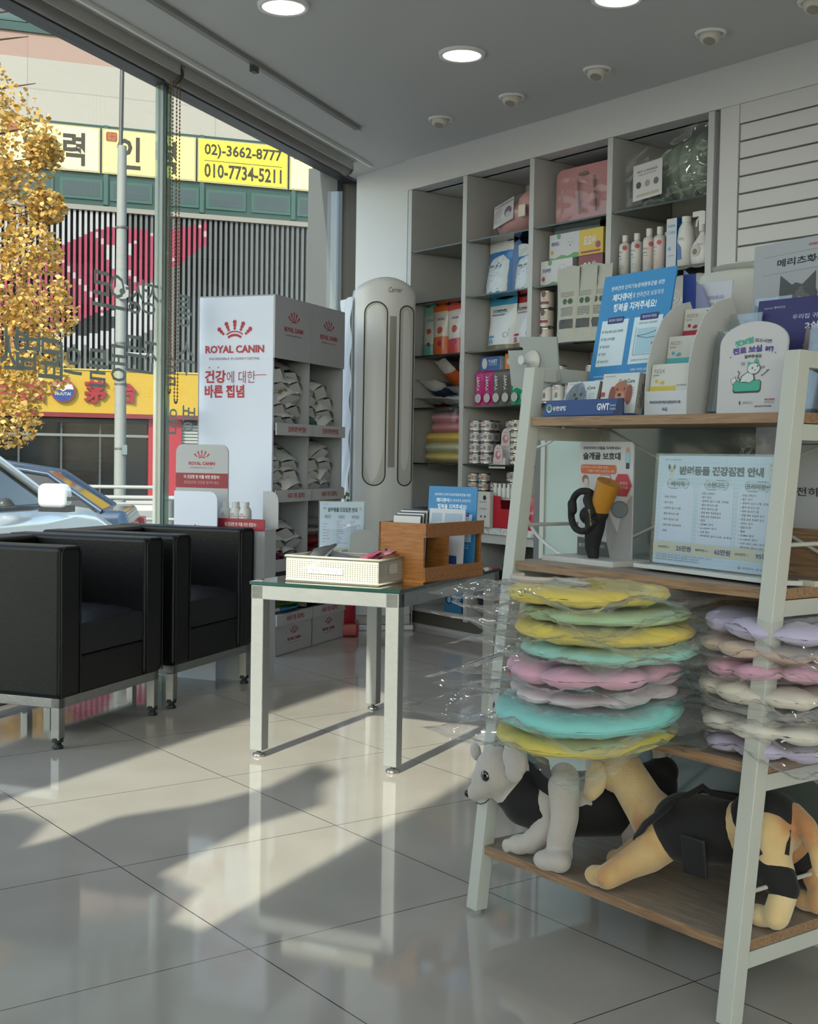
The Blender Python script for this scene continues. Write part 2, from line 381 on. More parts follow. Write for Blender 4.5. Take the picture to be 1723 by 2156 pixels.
# unseen pillar at the window wall, added to block sun beyond the lit floor
def sunside(al, per): return Vector((al*cos(SUN_AZ)+per*sin(SUN_AZ), al*sin(SUN_AZ)-per*cos(SUN_AZ)))
pa, pb = sunside(.62, -2.50), sunside(.62, -3.35)
wallseg('wall_sun_block', pa, pb, -.5, 2.9, .30, C('#9fa1a2', .7), -1)
# unseen rear wall, made all glass to let extra sky light in
b = MB()
for k in range(5): b.box(.02+k*1.11, 1.10+k*1.11, -.005, .005, .1, 2.58, GL)
struct(b, 'window_5', M=FR(P_back.x, P_back.y, 0, 0))
b = MB(); b.box(0, 5.55, -.03, .03, 0, .1, M_alu); b.box(0, 5.55, -.04, .04, 2.58, 2.68, M_dark)
for k in range(6): b.box(-.02+k*1.11, .03+k*1.11, -.03, .03, .1, 2.58, M_dark)
struct(b, 'trim_rear', M=FR(P_back.x, P_back.y, 0, 0))
# ---- outside: soffit beam, column, pavement
M_soff = C('#35383b', .7)
b = MB(); b.box(-4.0, 3.2, .14, .27, 2.70, 3.3, M_soff); struct(b, 'wall_soffit', M=F_W)
b = MB(); b.box(3.22, 3.9, .15, .345, -.4, 2.72, C('#20262e', .45)); struct(b, 'wall_column', M=F_W)
b = MB(); b.add([(-60, -30, -.5), (60, -30, -.5), (60, 60, -.5), (-60, 60, -.5)], [(0, 1, 2, 3)], C('#77787a', .9, bump=.3, bscale=8)); struct(b, 'ground_street')
b = MB(); b.prismz([tuple((F_W @ Vector(p)).xy) for p in ((-9, .15, 0), (4.5, .15, 0), (4.5, 2.6, 0), (-9, 2.6, 0))], -.5, -.08, C('#9a9794', .9)); struct(b, 'ground_pavement')
b = MB(); b.prismz([tuple((F_F @ Vector(p)).xy) for p in ((-14, -3.5, 0), (22, -3.5, 0), (22, 0, 0), (-14, 0, 0))], -.5, -.38, C('#a3a09b', .9)); struct(b, 'ground_kerb')
# ================================================================ BUILDING ACROSS THE STREET (frame F_F, metres)
bld = thing('building', 'grey stone building with green window bands and a slatted upper front', 'building', F_F)
def mat_stone(name, c1, c2, bw, bh, mortar):
    m, nt, b = NT(name); L = nt.links
    tc = nt.nodes.new('ShaderNodeTexCoord'); mp = nt.nodes.new('ShaderNodeMapping'); mp.inputs['Rotation'].default_value = (R(-90), 0, 0)
    br = nt.nodes.new('ShaderNodeTexBrick'); br.inputs['Scale'].default_value = 1; br.inputs['Brick Width'].default_value = bw; br.inputs['Row Height'].default_value = bh
    br.inputs['Mortar Size'].default_value = 0.012; br.offset = 0.0; br.inputs['Color1'].default_value = (*rgb(c1), 1); br.inputs['Color2'].default_value = (*rgb(c2), 1); br.inputs['Mortar'].default_value = (*rgb(mortar), 1)
    L.new(tc.outputs['Object'], mp.inputs[0]); L.new(mp.outputs[0], br.inputs[0]); L.new(br.outputs[0], b.inputs['Base Color']); b.inputs['Roughness'].default_value = .8
    return m
b = MB(); b.box(-14, 22, .25, 3, -.5, 16, CF('#6b6c6c', .9)); b.box(-14, 22, 0, .25, 9.72, 11.3, mat_stone('stone', '#7d7a76', '#827f7b', 2.5, 1.05, '#6f6b67'))
b.box(-14, 22, 0, .25, 11.3, 11.95, mat_stone('granite', '#7a655f', '#7f6c65', 2.5, 3, '#6f5c57')); b.build('wall', bld)
GRN = CF('#2c544c', .4); GRN2 = CF('#3c6a60', .4); GLZ = CF('#5d7376', .15)
b = MB(); b.box(-14, 22, -.06, .2, 11.95, 12.15, GRN); b.box(-14, 22, -.05, .2, 12.75, 12.95, GRN)
for k in range(14):
    x = -14+k*2.55; b.box(x, x+.12, -.05, .2, 12.1, 16, GRN)
    b.box(x+.12, x+2.55, 0, .05, 12.15, 12.75, GLZ); b.box(x+.12, x+2.55, .02, .06, 12.95, 16, CF('#8a9490', .2))
    for q in (x+.2, x+1.35): b.box(q, q+.06, -.03, .02, 12.2, 12.7, GRN2); b.box(q+1.05, q+1.11, -.03, .02, 12.2, 12.7, GRN2); b.box(q, q+1.1, -.03, .02, 12.2, 12.26, GRN2); b.box(q, q+1.1, -.03, .02, 12.64, 12.7, GRN2)
b.build('window_band', bld)
b = MB(); b.box(-14, 22, 0, .25, 7.55, 9.72, GRN)
for k in range(12):
    x = -13.47+k*2.6; b.box(x-.06, x+.06, -.06, 0, 7.6, 9.72, GRN2)
    for q in (x+.12, x+1.4):
        b.box(q, q+1.12, -.04, 0, 7.72, 8.26, GRN2); b.box(q+.08, q+1.04, -.045, -.02, 7.8, 8.18, CF('#43555a', .3))
b.box(-14, 22, -.12, .1, 7.42, 7.55, CF('#a7a29d', .6)); b.build('panel_band', bld)
# louvre field with a printed banner carried on the slats
PK = CF('#b5305a', .5); WH = CF('#c9cbd2', .5); GY = CF('#6f7378', .5); BK = CF('#191b22', .5); PK2 = CF('#d9b7c4', .5)
def inpoly(x, y, P):
    r = False; j = len(P)-1
    for i in range(len(P)):
        if (P[i][1] > y) != (P[j][1] > y) and x < (P[j][0]-P[i][0])*(y-P[i][1])/(P[j][1]-P[i][1])+P[i][0]: r = not r
        j = i
    return r
def ff(px, py): p = at_plane(px, py, F_F, 0); return (p.x, p.z)
pk = [ff(*p) for p in ((-60, 640), (60, 545), (180, 490), (250, 474), (330, 492), (430, 470), (432, 515), (370, 560), (300, 600), (230, 650), (120, 690), (60, 720), (-60, 740))]
wt = [ff(*p) for p in ((215, 520), (285, 508), (262, 560), (232, 568))]
wt2 = [ff(*p) for p in ((-60, 700), (60, 720), (130, 700), (200, 660), (300, 600), (345, 590), (345, 680), (290, 705), (240, 735), (130, 750), (-60, 735))]
bkp = [ff(*p) for p in ((40, 690), (110, 640), (160, 600), (250, 610), (300, 640), (240, 690), (180, 705), (120, 700))]
topw = [ff(*p) for p in ((-60, 405), (200, 415), (240, 440), (270, 470), (180, 495), (60, 545), (-60, 640))]
b = MB(); b.box(-14, 22, .15, .25, 3.1, 7.42, CF('#2b2c2f', .8)); b.box(-14, 22, .05, .15, 3.1, 3.5, CF('#3c3c3f', .8)); b.build('recess_wall', bld)
b = MB(); pitch = .1465; x = -6.0
while x < 8.2:
    z = 3.18; cur = None; z0 = z
    jag = 3.95+.25*((int(x/pitch)*7) % 5)/5
    while z <= 7.42:
        zz = z+.04
        if x > 2.35 or zz < jag-.3: mm = GY if x > -6 else GY
        elif inpoly(x, zz, wt): mm = WH
        elif inpoly(x, zz, pk): mm = PK if not (0.35 < math.modf((x*1.9+zz*1.7)/3)[0]*1 < .42) else PK2
        elif inpoly(x, zz, bkp): mm = WH if (int(x/pitch)+int(zz/.14)) % 2 == 0 and zz < 5.6 and zz > 4.6 else BK
        elif inpoly(x, zz, wt2): mm = WH
        elif inpoly(x, zz, topw): mm = WH if zz > 6.2 or (int(x/pitch) % 3) else PK2
        else: mm = GY
        if mm is not cur:
            if cur is not None: b.box(x, x+.068, -.05, .12, z0, z, cur)
            cur = mm; z0 = z
        z += .08
    b.box(x, x+.068, -.05, .12, z0, 7.42, cur); x += pitch
b.build('louvre', bld)
# ground floor
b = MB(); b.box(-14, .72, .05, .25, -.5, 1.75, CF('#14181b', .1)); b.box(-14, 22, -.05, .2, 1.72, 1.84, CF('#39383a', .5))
b.box(-6, .72, -.03, .1, 1.35, 1.42, CF('#8d9496', .4))
for q in (-4.4, -2.72, -1.62, -.6, .0): b.box(q, q+.05, -.02, .1, -.5, 1.72, CF('#50585b', .4))
b.box(.72, 1.62, -.12, .25, -.5, 1.86, CF('#c02838', .4)); b.box(1.62, 22, .02, .25, -.5, 1.86, CF('#9fa4a6', .5))
for k in range(26): b.box(1.64, 4.2, -.02, .04, -.45+k*.088, -.39+k*.088, CF('#c6cacb', .5))
b.build('shop_front', bld)
YL = CF('#e0b82c', .45); RD = CF('#b01a30', .4)
sg = thing('shop_signboard', 'long yellow shop signboard with red Chinese characters over the dark shop front', 'sign', F_F)
b = MB(); b.box(-9, 4.6, -.35, -.06, 1.98, 3.12, YL); b.box(-9, 4.6, -.36, -.06, 1.86, 1.98, CF('#8e1d2e', .4)); b.box(-9, 4.6, -.38, -.06, 3.12, 3.16, CF('#e2cf6a', .4)); b.build('board', sg)
for t, px, h in (('中', 5, .62), ('国', 68, .60), ('茅', 201, .62), ('台', 264, .6)):
    p = at_plane(px, 825, F_F, -.4); b = MB(); b.lay = .001; b.text(t, p.x, p.z, h, RD, w=h*.98, bold=.035, th=.09, l=450); b.build('red_character', sg)
p = at_plane(132, 822, F_F, -.4); b = MB(); n = 40
for k in range(n):
    pass
b.cyl((p.x, -.36, p.z), (p.x, -.46, p.z), .315, CF('#b23346', .4), n=40)
b.cyl((p.x, -.46, p.z), (p.x, -.465, p.z), .29, CF('#27439a', .4), n=40)
b.M = T(p.x, -.466, p.z); b.lay = .002
up = [(.29*cos(a), .29*sin(a)) for a in [R(8)+R(164)*i/16 for i in range(17)]]
b.poly(up+[(-.1, .06), (0, -.02), (.1, .06)], CF('#b8405a', .4), 1)
b.poly([(-.28, .03), (-.24, .16), (-.1, .17), (0, .08), (.1, .17), (.24, .16), (.28, .03), (.1, .03), (0, -.03), (-.1, .03)], CF('#e6e6ea', .4), 2)
b.text('MOUTAI', 0, -.09, .085, CF('#f0f0f4', .4), l=3, w=.40, bold=.01); b.build('emblem_disc', sg)
# yellow sign panels above
def ypanel(px0, px1, label, paint, col='#e6cf4a'):
    a = at_plane(px0, 300, F_F, -.08).x; c = at_plane(px1, 300, F_F, -.08).x
    o = thing('signboard_panel', label, 'sign', F_F @ T((a+c)/2, -.08, 9.03), 'yellow sign panels on the green band')
    W = c-a; b = MB(); b.box(-W/2, W/2, 0, .08, -.60, .60, CF('#d8cf9a', .5)); b.box(-W/2+.04, W/2-.04, -.01, .01, -.56, .56, C(col, .5)); b.build('panel', o)
    b = MB(); b.M = T(0, -.011, 0); b.lay = .003; paint(b, W); b.build('lettering', o)
INK = CF('#3b3424', .5); STP = CF('#b24a3a', .5)
def p_in(off):
    def f(b, W):
        b.rrect(-W/2+.10, .26, -W/2+.40, .52, .05, STP, 1); b.text('강서', -W/2+.25, .45, .1, YL, 2, w=.22); b.text('젓은', -W/2+.25, .33, .1, YL, 2, w=.22)
        b.text('인', -.28+off, 0, .88, INK, 1, w=.64, bold=.028); b.text('력', .72+off, -.02, .88, INK, 1, w=.58, bold=.028)
    return f
ypanel(-180, 4, 'yellow sign panel mostly behind the ginkgo tree', p_in(0), '#e3d27a')
ypanel(5, 211, 'yellow sign panel beside the ginkgo, first full panel from the left', p_in(-.15), '#ead98a')
ypanel(215, 413, 'yellow sign panel crossed by the grey street pole', p_in(-.28), '#e8d470')
def p_tel(b, W):
    b.text('02)-3662-8777', 0, .27, .40, INK, 1, w=W*.86, bold=.03); b.text('010-7734-5211', 0, -.27, .40, INK, 1, w=W*.86, bold=.03); b.line([(-W*.43, 0), (W*.43, 0)], .02, INK)
ypanel(417, 607, 'yellow sign panel with two phone numbers', p_tel, '#dfc72f')
ypanel(611, 800, 'yellow sign panel cut off by the dark column', p_in(-.1), '#ead98a')
# utility pole
pp = at_plane(254, 800, F_F, -8.3); po = thing('utility_pole', 'pale grey concrete street pole with bands and a round horn', 'pole', F_F @ T(pp.x, -8.3, 0))
CON = CF('#a3a8a8', .7); b = MB(); b.lathe([(.125, -.5), (.115, 4), (.095, 7.3)], CON, 20); b.build('shaft', po)
b = MB(); b.cyl((-.03, 0, 7.2), (.03, 0, 12), .045, CF('#4a4c4e', .5)); b.build('upper_tube', po)
b = MB(); b.cyl((0, -.14, 4.28), (0, -.2, 4.28), .16, CF('#b9bcbc', .5), n=24); b.cyl((0, -.2, 4.28), (0, -.205, 4.28), .06, M_dark, n=20); b.build('horn', po)
for z in (1.0, 2.35, 3.2, 5.6):
    b = MB(); b.cyl((0, 0, z), (0, 0, z+.04), .13, CF('#5b5f60', .5), n=20); b.build('band', po)
b = MB(); b.cyl((0, 0, 3.02), (.7, 0, 3.0), .03, CF('#cfd2d2', .4)); b.build('cross_arm', po)
b = MB(); b.box(.02, .12, -.2, -.1, .9, 1.1, CF('#8fa0a8', .5)); b.build('meter_box', po)
# utility cabinet with a number plate
q = at_z(120, 1068, -.5); cb = thing('utility_cabinet', 'grey utility cabinet with a white number plate', 'cabinet', FR(q.x-.1, 24, 0, 14))
b = MB(); b.box(-.7, .65, 0, .6, -.5, .66, CF('#8f9190', .7)); b.box(-.73, .68, -.03, .63, .66, .74, CF('#a5a7a5', .6)); b.build('body', cb, bevel=.01)
b = MB(); b.M = T(.32, -.012, .42); b.box(-.22, .22, 0, .012, -.17, .17, CF('#c9ccc6', .5)); b.text('D36', .07, -.03, .14, CF('#2c3030', .5), 2, w=.24); b.text('화곡', -.12, -.02, .1, CF('#2c3030', .5), 2, w=.08); b.build('number_plate', cb)
# road railing
def rail(x, y, L, ang, label):
    o = thing('road_railing', label, 'railing', FR(x, y, -.5, ang), 'white pipe railings along the road'); W = CF('#c9cccc', .4)
    b = MB(); pts = [(0, 0, 0), (0, 0, .72)]+[(.12-.12*cos(a), 0, .72+.12*sin(a)) for a in (R(30), R(60), R(90))]+[(L-.12+.12*sin(a), 0, .72+.12*cos(a)) for a in (0, R(30), R(60), R(90))]+[(L, 0, 0)]
    b.tube(pts, .033, W, 10); b.build('pipe_frame', o)
    for z in (.25, .55):
        b = MB(); b.cyl((0, 0, z), (L, 0, z), .022, W, n=8); b.build('cross_bar', o)
    b = MB(); b.cyl((-.25, 0, 0), (-.25, 0, .62), .09, CF('#8c9193', .6)); b.build('post', o)
rail(-4.35, 17.2, 1.45, 8, 'white pipe railing nearest the parked cars')
rail(-6.6, 22.2, 2.3, 8, 'white pipe railing in front of the shop, behind the pole'); rail(-4.0, 22.6, 2.2, 8, 'white pipe railing in front of the red pillar'); rail(-2.6, 17.4, 1.6, 8, 'white pipe railing seen beside the glass joint')
# cars
def make_car(label, M, paint, cat='car'):
    o = thing('car', label, cat, M); P = C(paint, .25, .2, coat=.6); GLS = C('#12171a', .08); TR = C('#1a1b1d', .4)
    # local: x heading, origin at the right front door mirror on the ground
    low = [(-3.1, .35), (-3.05, .75), (-2.95, .98), (-1.6, 1.0), (.1, .98), (.45, 1.0), (1.1, .93), (1.5, .80), (1.68, .62), (1.7, .35)]
    ys = [(-.0, .0), (.04, .10), (.10, 1.0), (1.7, 1.0), (1.76, .10), (1.8, 0)]
    b = MB(); rows = []
    prof = [(.0, .02, .10), (.07, .0, .0), (1.73, .0, .0), (1.8, .02, .10)]
    vs = []; N = len(low)
    for y, ins, dz in prof:
        for k, (x, z) in enumerate(low): vs.append((x*(1-ins), y, z-(dz if z > .6 else 0)))
    fs = [(j*N+i, j*N+i+1, (j+1)*N+i+1, (j+1)*N+i) for j in range(3) for i in range(N-1)]
    fs += [tuple(range(N))[::-1], tuple(range(3*N, 4*N))]; b.add(vs, fs, P, False); b.build('body', o, bevel=.05, seg=3)
    cab = [(-2.7, .97), (-2.1, 1.38), (-1.2, 1.52), (-.6, 1.49), (.45, .99)]
    b = MB(); n = len(cab); vs = [(x, .06+(z-.97)*.35, z) for x, z in cab]+[(x, 1.74-(z-.97)*.35, z) for x, z in cab]
    b.add(vs, [tuple(range(n))[::-1], tuple(range(n, 2*n))], GLS); b.add(vs, [(i, i+1, n+i+1, n+i) for i in range(n-1)], [GLS, P, P, GLS]); b.build('cabin_glass', o, bevel=.01)
    b = MB()
    for s_ in (0, 1):
        yy = lambda z: (.045+(z-.97)*.35) if not s_ else (1.755-(z-.97)*.35)
        pts = [(x, yy(z), z) for x, z in cab]; b.tube(pts, .032, P, 8)
        b.tube([(-.85, yy(.98), .98), (-.95, yy(1.4), 1.4)], .03, TR, 6)
        b.tube([(.40, yy(.985), .985), (-2.6, yy(.985), .985)], .015, C('#3a3d40', .3, .7), 6)
    b.build('pillars', o)
    b = MB(); b.M = T(.02, -.12, 1.06); b.box(-.06, .07, -.13, .10, -.085, .09, C(paint, .2, .2, coat=.6)); b.build('door_mirror', o, bevel=.05, seg=4)
    b = MB(); b.M = T(.05, -.13, 1.05); b.box(-.062, .076, -.14, .06, -.02, .008, C('#2b3033', .3)); b.box(-.06, .07, -.115, .10, -.10, -.055, TR); b.build('mirror_trim', o)
    for x in (-2.45, 1.0):
        for y in (-.01, 1.6):
            b = MB(); b.cyl((x, y, .32), (x, y+.21, .32), .32, TR, n=24); b.build('wheel', o)
    for y0, y1 in ((.04, .4), (1.4, 1.76)):
        b = MB(); b.box(-3.08, -2.98, y0, y1, .72, .84, C('#8c1a20', .3)); b.build('tail_light', o)
    return o
c1 = at_z(104, 1040, .66)
k = 9.0/ray(104, 1040).y; pm = ray(104, 1040)*k
make_car('white car parked outside the window with a silver door mirror', FR(pm.x-.10, pm.y, -.42, 80), '#c9ced2')
make_car('dark blue car behind the white one', FR(-6.35, 15.6, -.68, 188), '#26374c')
# ginkgo tree
tr = thing('ginkgo_tree', 'ginkgo tree with yellow autumn leaves at the left', 'tree', FR(-6.4, 16.5, -.5, 0))
b = MB(); BR = C('#4a3b2e', .9); b.tube([(0, 0, 0), (.05, 0, 2), (0, 0, 4.5), (.05, .05, 8)], [.14, .12, .09, .03], BR, 10)
rnd = random.Random(3)
for k in range(16):
    z = 2.2+k*.33; a = rnd.uniform(-.7, .7); L = 1.7*rnd.uniform(.7, 1.0)
    b.tube([(0, 0, z), (L*.5*cos(a), L*.5*sin(a), z+.25), (L*cos(a), L*sin(a), z+.45)], [.035, .02, .006], BR, 6)
b.build('trunk', tr)
def mat_leaf(h):
    m, nt, p = NT('leaf'+h); p.inputs['Base Color'].default_value = (*rgb(h), 1); p.inputs['Roughness'].default_value = .6
    tl = nt.nodes.new('ShaderNodeBsdfTranslucent'); tl.inputs[0].default_value = (*rgb(h), 1); mx = nt.nodes.new('ShaderNodeMixShader'); mx.inputs[0].default_value = .35
    nt.links.new(p.outputs[0], mx.inputs[1]); nt.links.new(tl.outputs[0], mx.inputs[2]); nt.links.new(mx.outputs[0], nt.nodes['Material Output'].inputs[0]); return m
LM = [mat_leaf(h) for h in ('#a88238', '#b5934a', '#997230', '#bda266')]
lob = [(.3, 6.6, .45), (.5, 6.0, .55), (1.2, 5.3, .5), (.9, 5.5, .65), (.6, 4.9, .55), (1.1, 4.75, .42), (.8, 4.2, .45), (1.35, 4.0, .35), (1.3, 3.5, .5), (.8, 3.4, .5), (1.5, 3.2, .4), (1.2, 2.75, .45), (.9, 2.2, .55), (1.4, 2.5, .42), (1.1, 1.8, .35), (.4, 2.6, .5), (.3, 3.8, .6), (.1, 5.2, .6), (1.55, 4.55, .22), (1.5, 5.25, .2)]
b = MB(); fan = [(0, 0)]+[(.5*sin(a), .55*cos(a)+.1) for a in (R(-62), R(-38), R(-14), R(14), R(38), R(62))]
for i in range(10500):
    lx, lz, lr = lob[rnd.randrange(len(lob))]
    while True:
        v = Vector((rnd.uniform(-1, 1), rnd.uniform(-1, 1), rnd.uniform(-1, 1)))
        if v.length < 1: break
    v = v.normalized()*(v.length**.6)
    p = Vector((lx+.15, 0, lz))+Vector((v.x*lr*1.1, v.y*lr*1.4, v.z*lr))
    M = T(*p) @ Matrix.Rotation(rnd.uniform(0, 6.28), 4, 'Z') @ Matrix.Rotation(rnd.uniform(.3, 2.2), 4, 'X') @ Matrix.Scale(rnd.uniform(.06, .10), 4)
    b.add([(x, y, 0) for x, y in fan], [tuple(range(7))], LM[rnd.randrange(4)], False, M)
b.build('foliage', tr)
# ================================================================ CEILING FITTINGS AND BLINDS
M_white = C('#d9dad8', .4)
def downlight(px, py, label, power):
    p = at_z(px, py, 2.64); o = thing('ceiling_downlight', label, 'ceiling light', T(p.x, p.y, 2.64), 'round ceiling downlights')
    b = MB(); b.lathe([(.078, -.001), (.080, -.012), (.095, -.014), (.098, 0)], M_white, 36); b.build('trim_ring', o)
    b = MB(); b.cyl((0, 0, -.008), (0, 0, -.012), .078, C('#f4f8ff', .4, emit=2.2), n=36); b.build('diffuser', o)
    l = bpy.data.lights.new('lamp', 'AREA'); l.shape = 'DISK'; l.size = .15; l.energy = power; l.color = (.95, .98, 1.0)
    lo = bpy.data.objects.new('lamp', l); COL.objects.link(lo); lo.parent = o; lo.location = (0, 0, -.02)
downlight(597, 10, 'lit round downlight nearest the window blinds', DOWNLIGHT_W)
downlight(973, 112, 'lit round downlight in the middle of the ceiling', DOWNLIGHT_W)
downlight(1300, -8, 'lit round downlight cut by the top edge, right of the middle', DOWNLIGHT_W)
for x, y in ((1.6, 3.2), (.2, 2.4), (2.6, 1.6), (.9, .6), (-.5, .2), (1.0, -1.0), (3.0, -.6)):   # unseen downlights added as fill light for the room
    o = thing('ceiling_downlight', 'unseen ceiling downlight added as fill light for the shop', 'ceiling light', T(x, y, 2.64), 'unseen downlights added as fill')
    b = MB(); b.lathe([(.078, -.001), (.080, -.012), (.095, -.014), (.098, 0)], M_white, 24); b.build('trim_ring', o)
    b = MB(); b.cyl((0, 0, -.008), (0, 0, -.012), .078, C('#f4f8ff', .4, emit=2.2), n=24); b.build('diffuser', o)
    l = bpy.data.lights.new('lamp', 'AREA'); l.shape = 'DISK'; l.size = .15; l.energy = DOWNLIGHT_W; l.color = (.95, .98, 1.0)
    lo = bpy.data.objects.new('lamp', l); COL.objects.link(lo); lo.parent = o; lo.location = (0, 0, -.02)
for i, (px, py, lb) in enumerate(((928, 250, 'farthest, near the shelf corner'), (1078, 203, 'second from the shelf corner'), (1258, 146, 'third from the shelf corner'), (1497, 69, 'nearest, at the right'), (1716, 2, 'cut off by the top right corner'))):
    p = at_z(px, py, 2.64); o = thing('eyeball_spotlight', 'white swivel eyeball spotlight, '+lb, 'spotlight', T(p.x, p.y, 2.64), 'swivel spotlights on the ceiling')
    b = MB(); b.lathe([(.045, -.001), (.048, -.008), (.058, -.010), (.062, 0)], M_white, 30); b.build('trim_ring', o)
    b = MB(); b.M = RZ(60) @ RY(22); b.lathe([(.040, 0), (.042, -.015), (.038, -.032), (.028, -.040)], C('#c4c0b6', .4), 24); b.cyl((0, 0, -.040), (0, 0, -.041), .024, C('#8f8a80', .4), n=20); b.build('lamp_head', o)
M_tube = C('#9a9692', .7)
def blind(x0, x1, label, name='roller_blind'):
    o = thing(name, label, 'blind', F_W @ T(0, -.10, 2.60), 'rolled up window blinds')
    b = MB(); b.cyl((x0, 0, 0), (x1, 0, 0), .036, C('#6e6a68', .7), n=28); b.build('fabric_roll', o)
    b = MB(); b.cyl((x0-.012, 0, 0), (x0, 0, 0), .042, C('#55504c', .4), n=24); b.cyl((x1, 0, 0), (x1+.012, 0, 0), .042, C('#55504c', .4), n=24); b.build('end_bracket', o)
    b = MB(); b.box(x0, x1, -.045, -.030, -.008, .04, C('#a8a6a2', .5)); b.build('head_rail', o)
    return o
b1 = blind(-3.2, .89, 'rolled blind along the left window, nearer the viewer'); b2 = blind(.925, 2.78, 'rolled blind along the right window pane')
def chain(par, x, y, z0, wd):
    b = MB(); M_ch = C('#6b5230', .5, .3); n = int((2.58-z0)/.016)
    for k in range(n):
        for q in (-wd/2, wd/2): b.ell((x+q, y, 2.57-k*.016), (.0042, .0042, .0052), M_ch, 6)
    for k in range(7):
        a = pi*(k+.5)/7; b.ell((x+wd/2*cos(a), y, z0-.0+(-.02)*sin(a)), (.0042, .0042, .005), M_ch, 6)
    for q in (-wd/2, wd/2): b.cyl((x+q, y, 2.57), (x+q, y, z0), .0012, M_ch, n=5)
    o = b.build('pull_chain', par, M=(F_W @ T(0, -.10, 2.60)).inverted() @ F_W)
chain(b1, .876, -.11, 1.24, .022); chain(b2, .932, -.11, 1.20, .026)
o = thing('curtain_track', 'slim grey curtain track on the ceiling parallel to the window', 'track', F_W @ T(0, -.46, 2.64))
b = MB(); b.box(-2.5, 2.09, -.012, .012, -.018, 0, C('#6c6b68', .4)); b.box(-2.5, 2.09, -.016, -.010, -.02, 0, C('#8b8a86', .4)); b.build('rail', o, bevel=.002)
b = MB(); b.box(.95, .99, -.012, .012, -.045, -.018, C('#454340', .5)); b.build('carrier', o)
b = MB(); b.box(2.09, 2.11, -.018, .018, -.024, 0, C('#b9b8b3', .5)); b.build('end_cap', o)
# unseen board added outside the entrance glass, outlined to cast the long floor shadow
o = thing('shadow_board', 'unseen cut-out board added to cast the long shadow on the floor', 'sign', Matrix())
def sunp(per, z, al=.38):
    return Vector((al*cos(SUN_AZ)+per*sin(SUN_AZ), al*sin(SUN_AZ)-per*cos(SUN_AZ), z))
outl = [(-1.50, 1.10), (-1.60, 1.30), (-1.74, 1.34), (-1.76, 1.64), (-1.70, 1.80), (-1.80, 1.92), (-1.83, 2.02), (-1.95, 2.07), (-1.93, 1.86), (-1.99, 1.70), (-2.12, 1.55), (-2.12, 1.42), (-2.15, 1.34), (-2.19, 1.40), (-2.24, 1.47), (-2.36, 1.49), (-2.45, 1.46), (-2.46, 1.10)]
b = MB(); p0 = [sunp(a, z*.963) for a, z in outl]; dv = Vector((cos(SUN_AZ), sin(SUN_AZ), 0))*.02; n = len(outl)
b.add(p0+[p-dv for p in p0], [tuple(range(n)), tuple(range(n, 2*n))[::-1]]+[(i, (i+1) % n, n+(i+1) % n, n+i) for i in range(n)], C('#3c4043', .6)); b.build('board', o)
b = MB(); q = sunp(-1.9, 0); b.cyl((q.x, q.y, 0), (q.x, q.y, 1.3), .02, M_dark); q = sunp(-2.4, 0); b.cyl((q.x, q.y, 0), (q.x, q.y, 1.3), .02, M_dark); b.build('post', o)
# ================================================================ ARMCHAIRS
M_lea = C('#07080a', .42, spec=.3, bump=.06, bscale=90); M_lea2 = C('#0b0d13', .45, spec=.4, bump=.12, bscale=30); M_stl = C('#8a8b89', .38, .75, bump=.15, bscale=40)
def armchair(M, label):
    o = thing('armchair', label, 'armchair', M, 'black armchairs by the window'); W, D, H, A = .635, .60, .655, .118
    def arm(x):
        b = MB(); b.box(x, x+A, 0, D, .165, H, M_lea); a = b.build('arm', o, bevel=.016, seg=4)
        p = MB(); e = .007; pts = [(x+e, -.001, .17), (x+e, -.001, H-.02), (x+.022, -.001, H-.004), (x+A-.022, -.001, H-.004), (x+A-e, -.001, H-.02), (x+A-e, -.001, .17)]
        p.tube(pts, .0032, M_lea, 6); p.build('piping', a)
    arm(0); arm(W-A)
    b = MB(); b.box(A-.002, W-A+.002, D-.14, D, .165, H-.002, M_lea); b.build('backrest', o, bevel=.016, seg=4)
    b = MB(); b.box(A, W-A, .008, D-.1, .165, .29, M_lea); b.build('seat_base', o, bevel=.008)
    b = MB(); N = 14
    def top(u, v):
        x = A+.006+u*(W-2*A-.012); y = .006+v*(D-.16)
        c = (1-(2*u-1)**6)*(1-(2*v-1)**6); from mathutils import noise
        return (x, y, .395+.028*c+.004*noise.noise(Vector((x*14, y*22, 1))))
    ring = []
    b.grid(top, N, N, M_lea2)
    b.box(A+.006, W-A-.006, .006, D-.154, .292, .397, M_lea2); b.build('seat_cushion', o, bevel=.004)
    b = MB(); s = .032
    for x in (0.01, W-s-.01): b.box(x, x+s, .01, D-.01, .133, .165, M_stl)
    for y in (.01, D-s-.01): b.box(.01, W-.01, y, y+s, .133, .165, M_stl)
    b.build('base_frame', o, bevel=.002)
    for x in (.01, W-s-.01):
        for y in (.01, D-s-.01):
            b = MB(); b.box(x, x+s, y, y+s, .03, .134, M_stl); l = b.build('leg', o, bevel=.002)
            b = MB(); c = (x+s/2, y+s/2, 0); b.cyl((c[0], c[1], .022), (c[0], c[1], .036), .019, M_dark, n=12); b.lathe([(.017, 0), (.019, .006), (.012, .014), (.008, .024)], M_dark, 14, c); b.build('foot', l)
    return o
armchair(FR(-1.108, 4.060, 0, 70.4), 'black leather cube armchair nearest the left edge, one leg in full view')
armchair(FR(-.868, 4.742, 0, 69.6), 'black leather cube armchair behind the first, next to the pet food stand')
